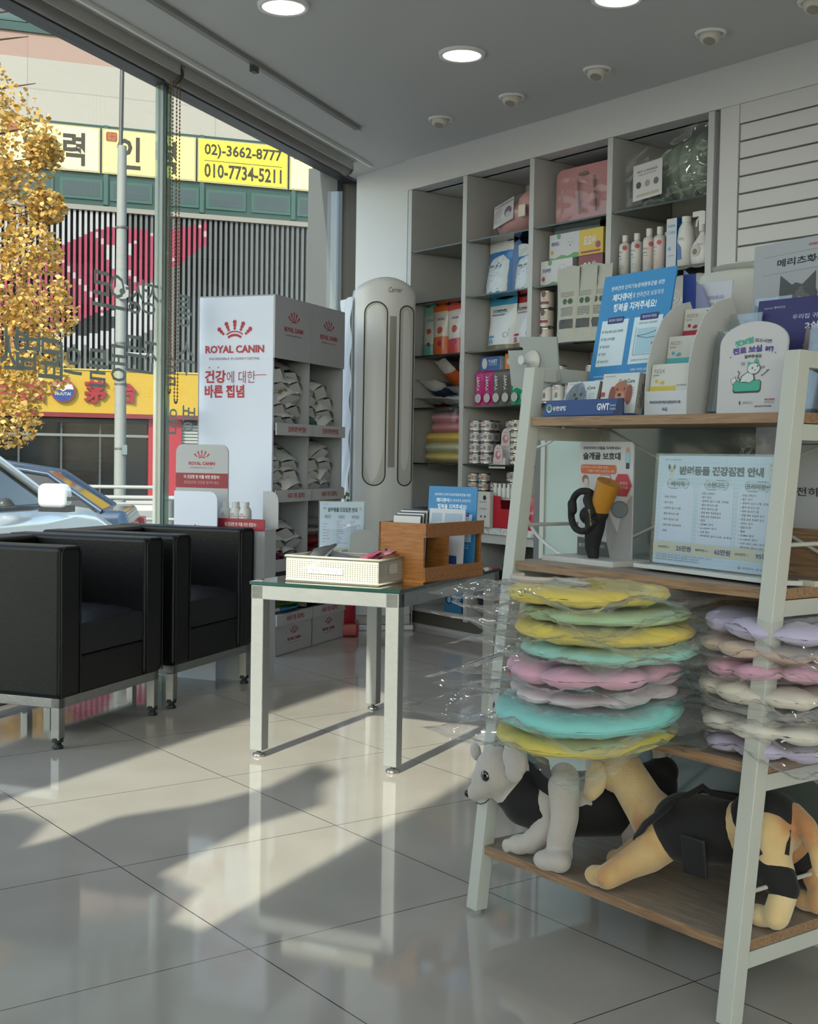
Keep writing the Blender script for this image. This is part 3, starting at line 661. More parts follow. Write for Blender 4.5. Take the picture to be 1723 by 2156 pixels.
# ================================================================ TABLE AND WHAT STANDS ON IT
M_tab = C('#8b8d8d', .42, .35, bump=.2, bscale=25)
tb = thing('glass_table', 'rectangular table with grey metal legs and a green-edged glass top', 'table', F_T)
TL, TW, h = .855, .467, .022
for x, y in ((0, 0), (TW, 0), (0, TL), (TW, TL)):
    b = MB(); b.box(x-h, x+h, y-h, y+h, .022, .55, M_tab); l = b.build('leg', tb, bevel=.003)
    b = MB(); b.lathe([(.019, 0), (.021, .004), (.019, .010), (.007, .013), (.007, .024)], C('#a8a8a6', .2, .9), 20, (x, y, 0)); b.build('levelling_foot', l)
b = MB(); b.box(-h, TW+h, -h, h, .505, .55, M_tab); b.box(-h, TW+h, TL-h, TL+h, .505, .55, M_tab); b.box(-h, h, 0, TL, .505, .55, M_tab); b.box(TW-h, TW+h, 0, TL, .505, .55, M_tab); b.build('apron', tb, bevel=.002)
M_tg = mat_glass('table_glass', '#a8b5ae', 1.5)
b = MB(); b.box(-h-.004, TW+h+.004, -h-.004, TL+h+.004, .551, .561, [M_tg, M_tg]+[C('#1c3a34', .15)]*4); b.build('glass_top', tb)
ZT = .561
def tloc(px, py, z=ZT): return F_T.inverted() @ at_z(px, py, z)
# perforated white basket
p = tloc(612, 1235); q = tloc(845, 1248)
BW, BD, BH = .325, .195, .080
o = thing('storage_basket', 'white perforated plastic basket on the glass table', 'basket', F_T @ T(.068, .045, ZT) @ RZ(-1))
M_pl = C('#b3afa5', .45)
def perf(b, L, H, M):
    nx = int(L/.0085); nz = 9; px_ = L/nx; z0, z1 = .010, H-.012; pz = (z1-z0)/nz; r = .0014
    b.M = M; b.rect(0, 0, L, z0, M_pl, 0); b.rect(0, z1, L, H, M_pl, 0)
    vs = []; fs = []
    for i in range(nx):
        for j in range(nz):
            x0, x1 = i*px_, (i+1)*px_; a0, a1 = z0+j*pz, z0+(j+1)*pz; cx, cz = (x0+x1)/2, (a0+a1)/2; k = len(vs)
            vs += [(x0, 0, a0), (x1, 0, a0), (x1, 0, a1), (x0, 0, a1), (cx-r, 0, cz-r), (cx+r, 0, cz-r), (cx+r, 0, cz+r), (cx-r, 0, cz+r)]
            fs += [(k, k+1, k+5, k+4), (k+1, k+2, k+6, k+5), (k+2, k+3, k+7, k+6), (k+3, k, k+4, k+7)]
    b.add(vs, fs, M_pl)
b = MB()
for M, L in ((T(0, 0, 0), BW), (T(0, BD, 0), BW), (RZ(90), BD), (T(BW, 0, 0) @ RZ(90), BD)): perf(b, L, BH, M)
b.M = Matrix(); b.box(0, BW, 0, BD, 0, .004, M_pl)
w = b.build('walls', o); sm = w.modifiers.new('s', 'SOLIDIFY'); sm.thickness = .002
b = MB(); b.tube([(-.003, -.003, BH), (BW+.003, -.003, BH), (BW+.003, BD+.003, BH), (-.003, BD+.003, BH)], .0042, M_pl, 8, closed=True); b.tube([(-.001, -.001, .005), (BW+.001, -.001, .005), (BW+.001, BD+.001, .005), (-.001, BD+.001, .005)], .0035, M_pl, 8, closed=True); b.build('rim', o)
b = MB(); b.M = T(BW*.36, -.003, BH*.5); b.rect(-.04, -.011, .085, .009, C('#dfe3e2', .4), 0); b.text('샘플사료 먹여보세요^^', .022, -.001, .0105, C('#3a3c3c', .5), 1, w=.115); b.build('paper_label', o)
b = MB(); b.M = T(BW+.003, BD*.5, BH*.6) @ RZ(90); b.rrect(-.03, -.014, .03, .014, .004, C('#d9d9d4', .4), 0)
for i in range(6):
    for j in range(3): b.circ(-.02+i*.008, -.007+j*.007, .0013, M_dark, 1, 8)
b.build('handle_slot', o)
bk = o
def sachet(M, L, W_, col, label, txt=None, cat='sachet', name='sample_sachet'):
    b = MB()
    def f(u, v):
        return (L*(u-.5), W_*(v-.5), .006*(1-(2*u-1)**2)*(1-(2*v-1)**2)+.002*sin(9*u+5*v))
    b.grid(f, 10, 8, C(col, .25)); b.grid(lambda u, v: (f(u, v)[0], f(u, v)[1], -f(u, v)[2]-.001), 10, 8, C(col, .25))
    s = b.build(name, M=M); tag(s, label, cat); return s
sachet(F_T @ T(.13, .14, ZT+.075) @ RZ(-30) @ RX(8) @ RY(-35), .13, .09, '#8e9499', 'grey foil sachet leaning in the white basket at left')
sachet(F_T @ T(.20, .17, ZT+.068) @ RZ(10) @ RX(20) @ RY(10), .12, .08, '#7f858b', 'grey foil sachet lying flat in the middle of the basket')
sachet(F_T @ T(.31, .13, ZT+.082) @ RZ(40) @ RY(-22), .09, .06, '#c9566a', 'pink sachet leaning at the right end of the basket')
sachet(F_T @ T(.345, .17, ZT+.088) @ RZ(55) @ RY(-18), .08, .05, '#c4788a', 'second pink sachet, behind the first, at the right end of the basket')
b = MB(); b.M = RX(-10); b.box(-.04, .04, 0, .003, 0, .12, C('#c9ccce', .4))
s = b.build('paper_leaflet', M=F_T @ T(.10, .10, ZT+.025) @ RZ(-30) @ RX(-38)); tag(s, 'white folded leaflet leaning out of the basket corner', 'leaflet')
# menu of health checks (large one on the rack, small one behind the basket)
def cat_face(b, x, z, r, col='#e6a27e', dog=False):
    b.circ(x, z, r, C('#dad6d0', .5), 2); b.circ(x, z-r*1.35, r*.75, C('#d4cfc9', .5), 2, rz=r*.8)
    if dog: b.circ(x-r*.75, z+r*.1, r*.38, C('#33302e', .5), 3, rz=r*.6); b.circ(x+r*.8, z+r*.1, r*.32, C('#54504c', .5), 3, rz=r*.55)
    else: b.poly([(x-r*.8, z+r*.5), (x-r*.1, z+r*.9), (x-r*.7, z+r*1.4)], C(col, .5), 3); b.poly([(x+r*.2, z+r*.9), (x+r*.9, z+r*.3), (x+r*.8, z+r*1.4)], C(col, .5), 3); b.circ(x+r*.35, z+r*.35, r*.5, C(col, .5), 3)
    for q in (-.32, .32): b.circ(x+q*r, z, r*.1, M_dark, 4, 8)
    b.circ(x, z-r*.25, r*.12, M_dark, 4, 8)
def health_menu(b, W, H, det=True):
    K = C('#3d4a5a', .5); NV = C('#31508c', .5); BG = C('#d0deec', .5); PN = C('#dadff2', .5)
    b.rect(0, 0, W, H, BG, 1)
    if det:
        g = C('#aebfd6', .5); n = 44
        for i in range(n): b.rect(W*i/n, 0, W*i/n+W*.0012, H, g, 2)
        for i in range(int(n*H/W)): b.rect(0, W*i/n, W, W*i/n+W*.0012, g, 2)
    b.text('화이트 24시 동물의료센터', W*.13, H*.962, H*.014, K, 4, w=W*.14)
    b.text('반려동물 건강검진 안내', W*.52, H*.865, H*.083, C('#36465a', .5), 4, w=W*.66, bold=.045)
    cat_face(b, W*.12, H*.89, W*.028, dog=True); cat_face(b, W*.915, H*.885, W*.028)
    cols = [('베이직', ['정밀 신체검사', '혈구 검사', '생화학 검사 10종', '흉부 방사선 2장', '복부 방사선 2장', '정밀 복부 초음파검사', '혈압'], '34.0만원', '25만원'),
            ('스탠다드', ['정밀 신체검사', '혈구 검사', '생화학 검사 17종, 전해질', '흉부 방사선 2장', '복부 방사선 2장', '정밀 복부 초음파검사', '정밀 심장 초음파검사', '혈압', 'SDMA 검사', 'proBNP 검사', '소변 검사', '췌장염 검사 (cPL & fPL)'], '88만원', '62만원'),
            ('프리미엄+', ['정밀 신체검사', '혈구 검사', '생화학 검사 17종, 전해질', '흉부 방사선 2장', '복부 방사선 2장', '정밀 복부 초음파 검사', '정밀 심장 초음파 검사', '심전도 검사', '캡슐내시경', '혈압', 'SDMA 검사', 'proBNP 검사', '소변 검사, UPC 검사', '췌장염 검사 (cPL & fPL)'], '135.6만원', '95만원')]
    b.rect(0, H*.105, W, H*.205, C('#d6cdb8', .5), 4)
    for i, (t, li, o_, n_) in enumerate(cols):
        x0 = W*(.045+.315*i); x1 = x0+W*.275
        b.poly(rr(x0, H*.215, x1, H*.74, W*.04, c=(0, 0, 1, 1)), PN, 3)
        b.rrect(x0+W*.045, H*.70, x1-W*.045, H*.785, W*.03, C('#c6d2de', .5), 4)
        if det:
            P = rr(x0+W*.045, H*.70, x1-W*.045, H*.785, W*.03)
            for k in range(0, len(P)): b.line([P[k], tuple((P[k][j]*.5+P[(k+1) % len(P)][j]*.5) for j in (0, 1))], W*.003, K, 5)
        b.text(t, (x0+x1)/2, H*.742, H*.05, K, 6, w=W*.03*len(t)+W*.02, bold=.012)
        zt = H*.665 if i else H*.62; st = H*.0345 if i else H*.052
        for j, s_ in enumerate(li): b.text('• '+s_, x0+W*.02, zt-st*j, H*.022 if det else H*.02, K, 5, w=W*.0135*len(s_)+W*.02, al='l', bold=.006)
        b.text(o_+'->', x0+W*.005, H*.155, H*.027, K, 6, w=W*.10, al='l'); b.rect(x0, H*.154, x0+W*.08, H*.1575, K, 7)
        b.text(n_, x1-W*.055, H*.155, H*.05, NV, 6, w=W*.125, bold=.03)
    for j, s_ in enumerate(('* 건강검진 비용은 10kg이하 기준이며, 10kg 초과시 추가비용이 발생할수 있습니다.', '* 종양 상태에 따라 추가검사가 필요할 수 있습니다.', '* 담당진료 선생님과 검사전, 비용과 전화를 미리 예약 부탁드립니다.')):
        b.text(s_, W*.02, H*(.085-.022*j), H*.015, K, 5, w=W*(.48-.1*(j > 0)), al='l')
    b.text('☎ 상담문의 : 02-3663-7973', W*.97, H*.04, H*.024, K, 5, w=W*.27, al='r')
def acrylic_menu(M, W, H, label, det, tilt=0):
    o = thing('menu_stand', label, 'sign stand', M, 'clear acrylic stands with the health check price list')
    b = MB(); b.M = RX(tilt) @ T(0, .0015, 0); b.lay = .0003; b.add([(0, 0, 0), (W, 0, 0), (W, 0, H), (0, 0, H)], [(0, 1, 2, 3)], C('#dde2ea', .5)); health_menu(b, W, H, det); b.build('paper_sheet', o)
    b = MB(); b.M = RX(tilt); A = mat_glass('acrylic', '#f2f6f8', 1.0); b.box(-.004, W+.004, -.004, -.0025, -.004, H+.004, A); b.box(-.004, W+.004, .003, .005, -.004, H+.004, A)
    b.box(-.02, W+.03, -.03, .03, -.012, -.004, C('#b9bdbd', .15)); b.build('acrylic_holder', o); return o
pm_ = tloc(672, 1184); acrylic_menu(F_T @ T(pm_.x, pm_.y, ZT+.012) @ RZ(22), .165, .215, 'small acrylic stand with the health check price list, on the glass table', False)
# grey rounded board
o = thing('rounded_board', 'plain grey board with a rounded top behind the white basket', 'board', F_T @ T(tloc(736, 1192).x, tloc(736, 1192).y, ZT) @ RZ(14))
b = MB(); W = .105; pr = [(0, 0), (W, 0), (W, .105)]+[(W/2+W/2*cos(a), .105+.030*sin(a)) for a in [pi*i/12 for i in range(1, 12)]]+[(0, .105)]
b.prism(pr, 0, .006, C('#8d9091', .5)); b.build('panel', o, bevel=.001)
b = MB(); b.box(0, W, 0, .06, 0, .004, C('#8d9091', .5)); b.build('foot', o)
# wooden leaflet crate
M_pine = mat_wood('pine', '#a8703a', '#8c582c', (3, 3, 22), .5)
M_pinex = mat_wood('pinex', '#a26c38', '#865329', (3, 22, 22), .5)
kc = tloc(891, 1229); FC = F_T @ T(kc.x, kc.y, ZT) @ RZ(-11) @ T(-.175, 0, 0)
o = thing('wooden_crate', 'small pine crate holding brochures on the glass table', 'crate', FC); CW, CD, CH = .175, .35, .170; t = .009
b = MB(); b.box(0, CW, 0, CD, 0, .012, M_pinex); b.build('bottom', o, bevel=.001)
b = MB(); b.box(0, CW, 0, t, 0.012, CH+.02, M_pine); b.cyl((.03, -.0005, .10), (.03, .002, .10), .005, C('#3b2210', .6), n=12); b.cyl((.09, -.0005, .07), (.09, .002, .07), .006, C('#3b2210', .6), n=12); b.build('end_board', o, bevel=.001)
b = MB(); b.box(0, t, 0, CD, .012, CH+.02, M_pinex); b.build('back_board', o, bevel=.001)
b = MB(); b.box(0, CW, CD-t, CD, 0.012, CH, M_pine); b.build('far_board', o, bevel=.001)
b = MB(); b.box(.01, CW-.01, .155, .155+t, .012, CH-.01, M_pine); b.build('divider', o)
b = MB(); b.box(CW, CW+t, -.002, CD+.002, .005, .05, M_pinex); b.build('low_slat', o, bevel=.001)
b = MB(); b.box(CW, CW+t, -.002, CD+.002, CH-.025, CH+.02, M_pinex); b.build('top_slat', o, bevel=.001)
for k in range(6):
    b = MB(); b.box(0, .10, 0, .002, 0, .165, C(['#c9ccd0', '#30363f'][k % 2], .4))
    if k == 0: b.M = T(0, 0, 0); b.lay = .001; b.poly([(.02, .0), (.10, .0), (.10, .10)], C('#a33a35', .5), 1); b.text('CARE', .05, .12, .012, C('#6c7075', .5), 1)
    s = b.build('leaflet', M=FC @ T(.028, .03+.010*k, .045+.004*k) @ RZ(4) @ RX(-5)); tag(s, 'grey and dark leaflet upright in the front half of the pine crate', 'leaflet', 'leaflets in the front half of the crate')
def blue_print(b, W, H, full=True):
    BL = C('#2f7fb8', .45); Wt = C('#dfe8f0', .5)
    b.rect(0, 0, W, H, BL, 0)
    b.text('반려견의 인지기능장애증후군을 위한', W*.5, H*.905, H*.032, Wt, 1, w=W*.74, bold=.01); b.text('제다큐어', W*.30, H*.838, H*.052, Wt, 1, w=W*.27, bold=.03); b.text('로 반려견과 보호자의', W*.66, H*.838, H*.036, Wt, 1, w=W*.42)
    b.text('행복을 지켜주세요!', W*.5, H*.765, H*.058, Wt, 1, w=W*.60, bold=.025)
    PP = C('#c4d6e0', .5); NV = C('#2b2f6e', .5); K = C('#34405a', .5)
    b.rect(W*.07, H*.36, W*.45, H*.68, PP, 1); b.rect(W*.53, H*.36, W*.92, H*.68, PP, 1); b.rrect(W*.15, H*.655, W*.38, H*.70, W*.015, NV, 2); b.rrect(W*.61, H*.655, W*.86, H*.70, W*.015, NV, 2)
    if not full: return
    b.text('제다큐어 치료효과', W*.265, H*.678, H*.02, Wt, 3, w=W*.19); b.text('제다큐어의 특장점', W*.735, H*.678, H*.02, Wt, 3, w=W*.19)
    for j, s_ in enumerate(('국내 최초 CDS 치료제', '합성 신약 물질', '개선 효과', '안전성', '수의사 진단')):
        z = H*(.60-.052*j); b.line([(W*.095, z+.002), (W*.102, z-.002), (W*.115, z+.004)], .0012, K, 2); b.text(s_, W*.13, z, H*.02, K, 2, w=W*.02*len(s_), al='l', bold=.01)
    b.rect(W*.60, H*.43, W*.86, H*.60, C('#9fc2d2', .5), 2); b.line([(W*.60, H*.55), (W*.72, H*.555), (W*.86, H*.575)], .0012, K, 3); b.line([(W*.60, H*.55), (W*.74, H*.53), (W*.86, H*.535)], .0012, K, 3)
    b.line([(W*.58, H*.42), (W*.58, H*.61)], .0008, K, 3); b.line([(W*.58, H*.42), (W*.88, H*.42)], .0008, K, 3); b.rect(W*.82, H*.48, W*.90, H*.50, C('#a3283a', .5), 4)
    b.text('치매 임상 시험 결과', W*.73, H*.635, H*.014, K, 2, w=W*.25); b.text('위약대비 인지기능 개선 효과 입증', W*.72, H*.385, H*.011, K, 2, w=W*.3)
    for j, s_ in enumerate(('치매의 어려움 QR코드로', '간편하게 자가 진단 받아보세요')): b.text(s_, W*.73, H*(.32-.03*j), H*.02, Wt, 1, w=W*.30)
    b.text('참고문헌 반려견 인지기능장애', W*.20, H*.29, H*.012, Wt, 1, w=W*.26)
def blue_leaflet(M, name, label, W, H, full):
    b = MB(); b.box(0, W, .0005, .004, 0, H, C('#2f7fb8', .45)); blue_print(b, W, H, full); s = b.build(name, M=M); return tag(s, label, 'poster')
blue_leaflet(FC @ T(-.02, .30, .012) @ RZ(0) @ RX(-4), 'blue_poster', 'blue dementia poster board behind the brochures in the pine crate', .195, .29, True)
for k, (dx, dz) in enumerate(((.03, .0), (.085, -.008))):
    b = MB(); b.box(0, .09, 0, .003, 0, .215, C('#c2c8d0', .4)); b.M = T(0, 0, 0); b.rect(.01, .17, .08, .2, C('#9fb0c4', .5), 1); b.rrect(.03, .02, .065, .06, .006, C('#24418c', .5), 1); b.text('제다큐어', .045, .14, .012, C('#4a5a70', .5), 1)
    s = b.build('folded_brochure', M=FC @ T(dx+.0, .235-.004*k, .012+dz*0+.002) @ RX(-4)); tag(s, ['white folded brochure upright in the far half of the crate, left one', 'white folded brochure upright in the far half of the crate, right one'][k], 'brochure')
for k in range(9):
    b = MB(); b.grid(lambda u, v: (.125*u, .09*v, .0016+.010*(u-.2)**2*sin(pi*v)), 8, 6, C(['#c9cecb', '#aab4b0'][k % 2], .4)); b.box(0, .125, 0, .09, 0, .0016, C('#c4c8c6', .5))
    s = b.build('booklet', M=FC @ T(.03+.003*(k % 3), .172, .014+.0035*k) @ RZ(random.uniform(-6, 4))); tag(s, 'pale booklet in the low pile inside the pine crate', 'booklet', 'pile of booklets in the crate')
# ================================================================ GOODS: builders
from mathutils import noise
WPK = C('#c4c6c6', .35); CRED = C('#a3182c', .45)
def logo(b, x, z, w, l=1, sub=True, col=None):
    c = col or C('#a01f34', .5); r = w*.17; cz = z+w*.10
    b.ring(x, cz-w*.12, w*.19, w*.035, c, l, 16, a0=R(50), a1=R(130)); b.ring(x, cz-w*.12, w*.235, w*.02, c, l, 16, a0=R(52), a1=R(128))
    for k in range(5):
        a = R(45+22.5*k)
        for j, q in enumerate((.27, .315, .365)): b.circ(x+w*q*cos(a)*1.02, cz-w*.12+w*q*sin(a), w*(.021+.006*j), c, l, 10)
    b.text('ROYAL CANIN', x, z-w*.06, w*.115, c, l, w=w, bold=.035)
    if sub: b.text('INCREDIBLE IN EVERY DETAIL', x, z-w*.20, w*.035, C('#7d5560', .5), l, w=w*.86)
def pouch_surf(w, h, d, seed, wr=.003):
    def D(v): return d*max(0.02, (1-max(0, (v-.12)/.80)**1.5)) if v < .92 else d*.02
    def Wd(v): return w*(1-.05*sin(pi*min(1, v))) if v < .9 else w*(.97+.2*(v-.9))
    def y(x, v, side):
        X = min(1, abs(2*x/Wd(v))); base = D(v)/2*(max(0, 1-X**2.6))**.75
        return side*base + (wr*noise.noise(Vector((x*38+seed, v*h*38, seed*3.1+side)))+.6*wr*noise.noise(Vector((x*90, v*h*60, seed))))*min(1, base/.006+.3)
    return D, Wd, y
def pouch_mesh(w, h, d, bands, seed=0, prints=None, wr=.003, rough=.3, nu=14, nv=16):
    """bands: [(v, colour)...] from bottom up"""
    Dd, Wd, ys = pouch_surf(w, h, d, seed, wr); b = MB()
    ms = [(v, C(c, rough) if isinstance(c, str) else c) for v, c in bands]
    def mf(u, v):
        for q, m in ms:
            if v < q-1e-6: return m
        return ms[-1][1]
    for side in (-1, 1):
        def f(u, v):
            x = (u-.5)*Wd(v); return (x, ys(x, v, side), v*h+(.006*sin(6*u+seed) if v > .97 else 0))
        b.grid(f if side < 0 else (lambda u, v: f(1-u, v)), nu, nv, None, True, mf=mf if side < 0 else (lambda u, v: mf(1-u, v)))
    b.add([(-w/2*.98, 0, 0.001), (0, -d/2, .001), (w/2*.98, 0, .001), (0, d/2, .001)], [(0, 3, 2, 1)], ms[0][1])
    p = None
    if prints:
        p = MB(); p.lay = .0003; prints(p, w, h); tess(p, .022)
        p.v = [Vector((v.x, ys(v.x, min(.999, max(0, v.z/h)), -1)-.0016+v.y, v.z)) for v in p.v]
    return b, p
def pouch(M, label, cat, w, h, d, bands, seed, prints=None, group=None, name='food_pouch', wr=.003, rough=.3):
    b, p = pouch_mesh(w, h, d, bands, seed, prints, wr, rough)
    o = b.build(name, M=M); tag(o, label, cat, group)
    if p and p.v: p.build('printed_label', o)
    return o
def carton(M, label, cat, w, d, h, cols, prints=None, group=None, name='carton', sprints=None, bev=.0015):
    """cols: front, side, top"""
    f, s_, t_ = [C(c, .45) for c in cols]; b = MB(); b.box(0, w, 0, d, 0, h, [s_, t_, f, f, s_, s_])
    o = b.build(name, M=M, bevel=bev, seg=1); tag(o, label, cat, group)
    if prints:
        p = MB(); p.M = T(0, -.0006, 0); prints(p, w, h); p.build('printed_front', o)
    if sprints:
        p = MB(); p.M = T(w+.0006, 0, 0) @ RZ(90); sprints(p, d, h); p.build('printed_side', o)
    return o
def wrapcyl(p, r):
    tess(p, .012)
    p.v = [Vector(((r+.0006-v.y)*sin(v.x/r), -(r+.0006-v.y)*cos(v.x/r), v.z)) for v in p.v]
def can_tree(r, h, body, band, prints, name='tin_can'):
    b = MB(); S = C('#a5a5a2', .25, .85); m = C(body, .35); bd = C(band, .35)
    b.lathe([(r*.93, 0), (r, .003), (r, .006), (r*.985, .008), (r*.985, h*.22), (r*.985, h*.23), (r*.985, h-.010), (r, h-.007), (r, h-.003), (r*.93, h), (r*.9, h-.003)], [S, S, S, m, bd if band != body else m, m, S, S, S, S], 28)
    o = b.build(name)
    if prints: p = MB(); p.lay = .0002; prints(p, r, h); wrapcyl(p, r*.985); p.build('label_print', o)
    return o
def place_copy(src, used, M, label, cat, group):
    o = src if not used else copy_tree(src); o.matrix_world = M; tag(o, label, cat, group); return o
# ================================================================ PET FOOD STAND (white, red lettering)
F_P = FR(-.651, 6.03, 0, 68.3); PW, PD, PH = .785, .405, 1.712
CARD_SKYLIT = C('#c8d1e3', .5); CARD2 = C('#a3a7ac', .55)  # one white card: side panels tinted for blue sky light, the rest greyer
o = thing('display_stand', 'tall white cardboard pet food stand with red lettering beside the window', 'display stand', F_P)
b = MB(); b.box(0, .014, 0, PD, .0, PH, CARD_SKYLIT); sp_ = b.build('side_panel', o, bevel=.001)
b = MB(); b.M = T(-.0012, PD, 0) @ RZ(-90); b.lay = .0005
logo(b, PD*.49, 1.497-.02, .318, 1)
b.text('건강', .075+.02, 1.328, .062, CRED, 1, w=.115, bold=.03); b.text('에 대한', .235, 1.326, .058, C('#8f3448', .5), 1, w=.155, bold=-.004); b.rect(.315, 1.334, .372, 1.337, CRED, 1)
for q in (.062, .112): b.circ(q, 1.372, .0035, CRED, 1, 8)
b.text('바른 집념', .145, 1.258, .062, CRED, 1, w=.215, bold=.03); b.build('printed_side', sp_)
b = MB(); b.box(PW-.014, PW, 0, PD, 0, PH, CARD2); b.build('far_panel', o); b = MB(); b.box(PW/2-.006, PW/2+.006, .004, PD, .2, PH-.29, CARD2); b.build('divider', o)
b = MB(); b.box(0, PW, PD-.006, PD, 0, PH, CARD2); b.build('back_panel', o)
b = MB(); b.box(.0, PW, -.004, PD, PH-.006, PH, CARD2); b.build('top_panel', o)
for i, x in enumerate((.0, PW/2)):
    b = MB(); b.box(x+.001, x+PW/2-.001, -.008, 0, PH-.296, PH, C('#9d9fa4', .5)); hp = b.build('header_panel', o)
    b = MB(); b.M = T(0, -.0085, 0); logo(b, x+PW*.25, PH-.14, .20); b.build('printed_header', hp)
SH = [(1.075, '건강에 대한 바른 집념'), (.755, '사료의 기준, 로얄캐닌'), (.425, '건강에 대한 바른 집념')]
for z, t in SH:
    for i, x in enumerate((.014, PW/2)):
        b = MB(); b.box(x, x+PW/2-.014, -.0, PD-.006, z, z+.008, CARD2); s_ = b.build('shelf', o)
        b = MB(); b.box(x-.01, x+PW/2-.004, -.020, -.016, z-.022, z+.036, C('#b3b5b8', .5)); l_ = b.build('shelf_lip', s_)
        b = MB(); b.M = T(0, -.0205, 0); b.text(t, x+PW*.26, z+.008, .027, CRED, 1, w=.19, bold=.02); b.build('lip_lettering', l_) if False else b.build('lettering', s_)
b = MB(); b.box(.014, PW-.014, 0, PD, .13, .138, CARD2); b.build('low_shelf', o)
# pouches on it
def rc_print(col, col2):
    def f(p, w, h):
        logo(p, 0, h*.62, w*.6, 1, False); p.rect(-w*.32, h*.36, w*.18, h*.46, C(col, .4), 1); p.rect(w*.22, h*.28, w*.34, h*.5, C('#4c4c50', .4), 1); p.text('DIGESTIVE CARE', 0, h*.25, h*.045, C('#555b66', .4), 1, w=w*.6)
    return f
VAR = [('#c4c5c4', '#3a6f96', '#c4c5c4'), ('#c2c3c2', '#8a6a2c', '#b9babb'), ('#bfc0c0', '#962f3a', '#bfc0c0'), ('#c0c2c1', '#1e5a48', '#c0c2c1')]
protos = []
for i, (c, c2, c3) in enumerate(VAR):
    b, p = pouch_mesh(.180, .205, .085, [(.9, c), (1, c3)], i*3.3+1, rc_print(c2, c2), wr=.006, nu=12, nv=14)
    q = b.build('food_pouch'); p.build('printed_label', q); protos.append(q)
used = [False]*4; rp = random.Random(11)
bays = [('top left bay', .014, 1.083, [3, 2, 3, 2, 2], 1), ('top right bay', PW/2+.006, 1.083, [2, 2, 2, 1], 0), ('middle left bay', .014, .763, [2, 2, 2], 0), ('middle right bay', PW/2+.006, .763, [2, 2, 2, 1], 0), ('lower left bay', .014, .433, [2, 2, 1], 0)]
ordn = ['bottom', 'second', 'third', 'fourth', 'topmost']
for bn, x0, z0, rows, _ in bays:
    for r_, n in enumerate(rows):
        for k in range(n):
            wd = PW/2-.02; x = x0+.10+(wd-.20)*((k+.5)/n if n < 2 else k/(n-1))+rp.uniform(-.006, .006); vi = rp.randrange(4)
            M = F_P @ T(x, .040+rp.uniform(-.01, .02), z0+.022+.057*r_+rp.uniform(0, .006)) @ RZ(rp.uniform(-12, 12)) @ RY(rp.uniform(-16, 16)) @ RX(-52+rp.uniform(-14, 10))
            side = '' if n == 1 else [' on the left', ' on the right'][k] if n == 2 else [' on the left', ' in the middle', ' on the right'][k]
            place_copy(protos[vi], used[vi], M, 'white pet food pouch lying in the %s, %s layer%s' % (bn, ordn[r_], side), 'pet food pouch', 'white food pouches piled in the stand'); used[vi] = True
for nm, col, M, lb in (('a', '#2c6f92', F_P @ T(.20, .07, 1.325) @ RZ(8) @ RX(-60), 'blue and white food pouch on top of the pile in the top left bay'),
                   ('b', '#8f7434', F_P @ T(.13, .06, 1.26) @ RZ(-8) @ RX(-62) @ RY(20), 'gold food pouch under the blue one in the top left bay'),
                   ('c', '#17503f', F_P @ T(.51, .05, 1.11) @ RZ(6) @ RX(-50) @ RY(-30), 'dark green food pouch at the left of the top right bay'),
                   ('d', '#7a2448', F_P @ T(.12, .05, .45) @ RZ(-6) @ RX(-50) @ RY(25), 'plum coloured food pouch at the bottom of the lower left bay')):
    pouch(M, lb, 'pet food pouch', .17, .2, .07, [(.55, col), (1, '#c4c5c4')], ord(nm), rc_print(col, col), wr=.006)
for i, (x, z, col) in enumerate(((.60, .46, '#a94b5b'), (.62, .51, '#ab4a58'), (.60, .56, '#b9bab8'), (.70, .60, '#b9bab8'))):
    pouch(F_P @ T(x, .21, z) @ RZ(-8*i) @ RX(86) @ RZ(180), ['red packed pouch at the bottom of the lower right bay', 'red packed pouch second in the lower right bay', 'clear white pouch on the red ones in the lower right bay', 'clear white pouch sticking out at the top of the lower right bay'][i], 'pet food pouch', .25, .24, .07, [(1, col)], 30+i, None, wr=.006)
for i, (x, z, col, a) in enumerate(((.09, .18, '#2f7ba3', 20), (.25, .19, '#6ea02c', -25), (.36, .20, '#b9bdb4', 10), (.14, .30, '#1d4a38', 15), (.29, .29, '#5d8a2a', -12), (.52, .19, '#23282c', 0), (.66, .2, '#c2c6c8', 14))):
    pouch(F_P @ T(x, .17, z) @ RZ(a) @ RX(78) @ RZ(180), ['blue food bag lying in the lowest bay at the left', 'bright green food bag in the lowest bay', 'pale food bag right of the bright green one in the lowest bay', 'dark green food bag above the blue one in the lowest bay', 'second green food bag on top in the lowest bay', 'dark food bag in the lowest bay behind the table leg', 'white food bag in the lowest bay at the right'][i], 'pet food bag', .20, .25, .08, [(.35, col), (.65, '#c4c5c4' if i in (0, 1) else col), (1, col)], 60+i, rc_print(col, col), wr=.006, name='food_bag')
for i, x in enumerate((.002, PW/2+.002)):
    o = thing('floor_display_box', ['white printed floor box at the foot of the stand, left one', 'white printed floor box at the foot of the stand, right one'][i], 'display box', F_P @ T(x, -.03, 0))
    W = PW/2-.006; b = MB(); b.box(0, W, 0, .012, 0, .20, C('#a9abad', .5)); b.box(0, .006, 0, .15, 0, .19, CARD2); b.box(W-.006, W, 0, .15, 0, .19, CARD2); b.box(0, W, 0, .15, .0, .006, CARD2); b.build('tray', o)
    b = MB(); b.box(-.0, W, -.006, 0, .145, .20, C('#b3b5b8', .5)); b.M = T(0, -.0065, 0); b.text('사료의 기준, 로얄캐닌', W*.5, .172, .026, CRED, 1, w=.19, bold=.02); b.build('lip', o)
    b = MB(); b.M = T(0, -.0005, 0); logo(b, W*.5, .078, .14, 1); b.build('printed_front', o)
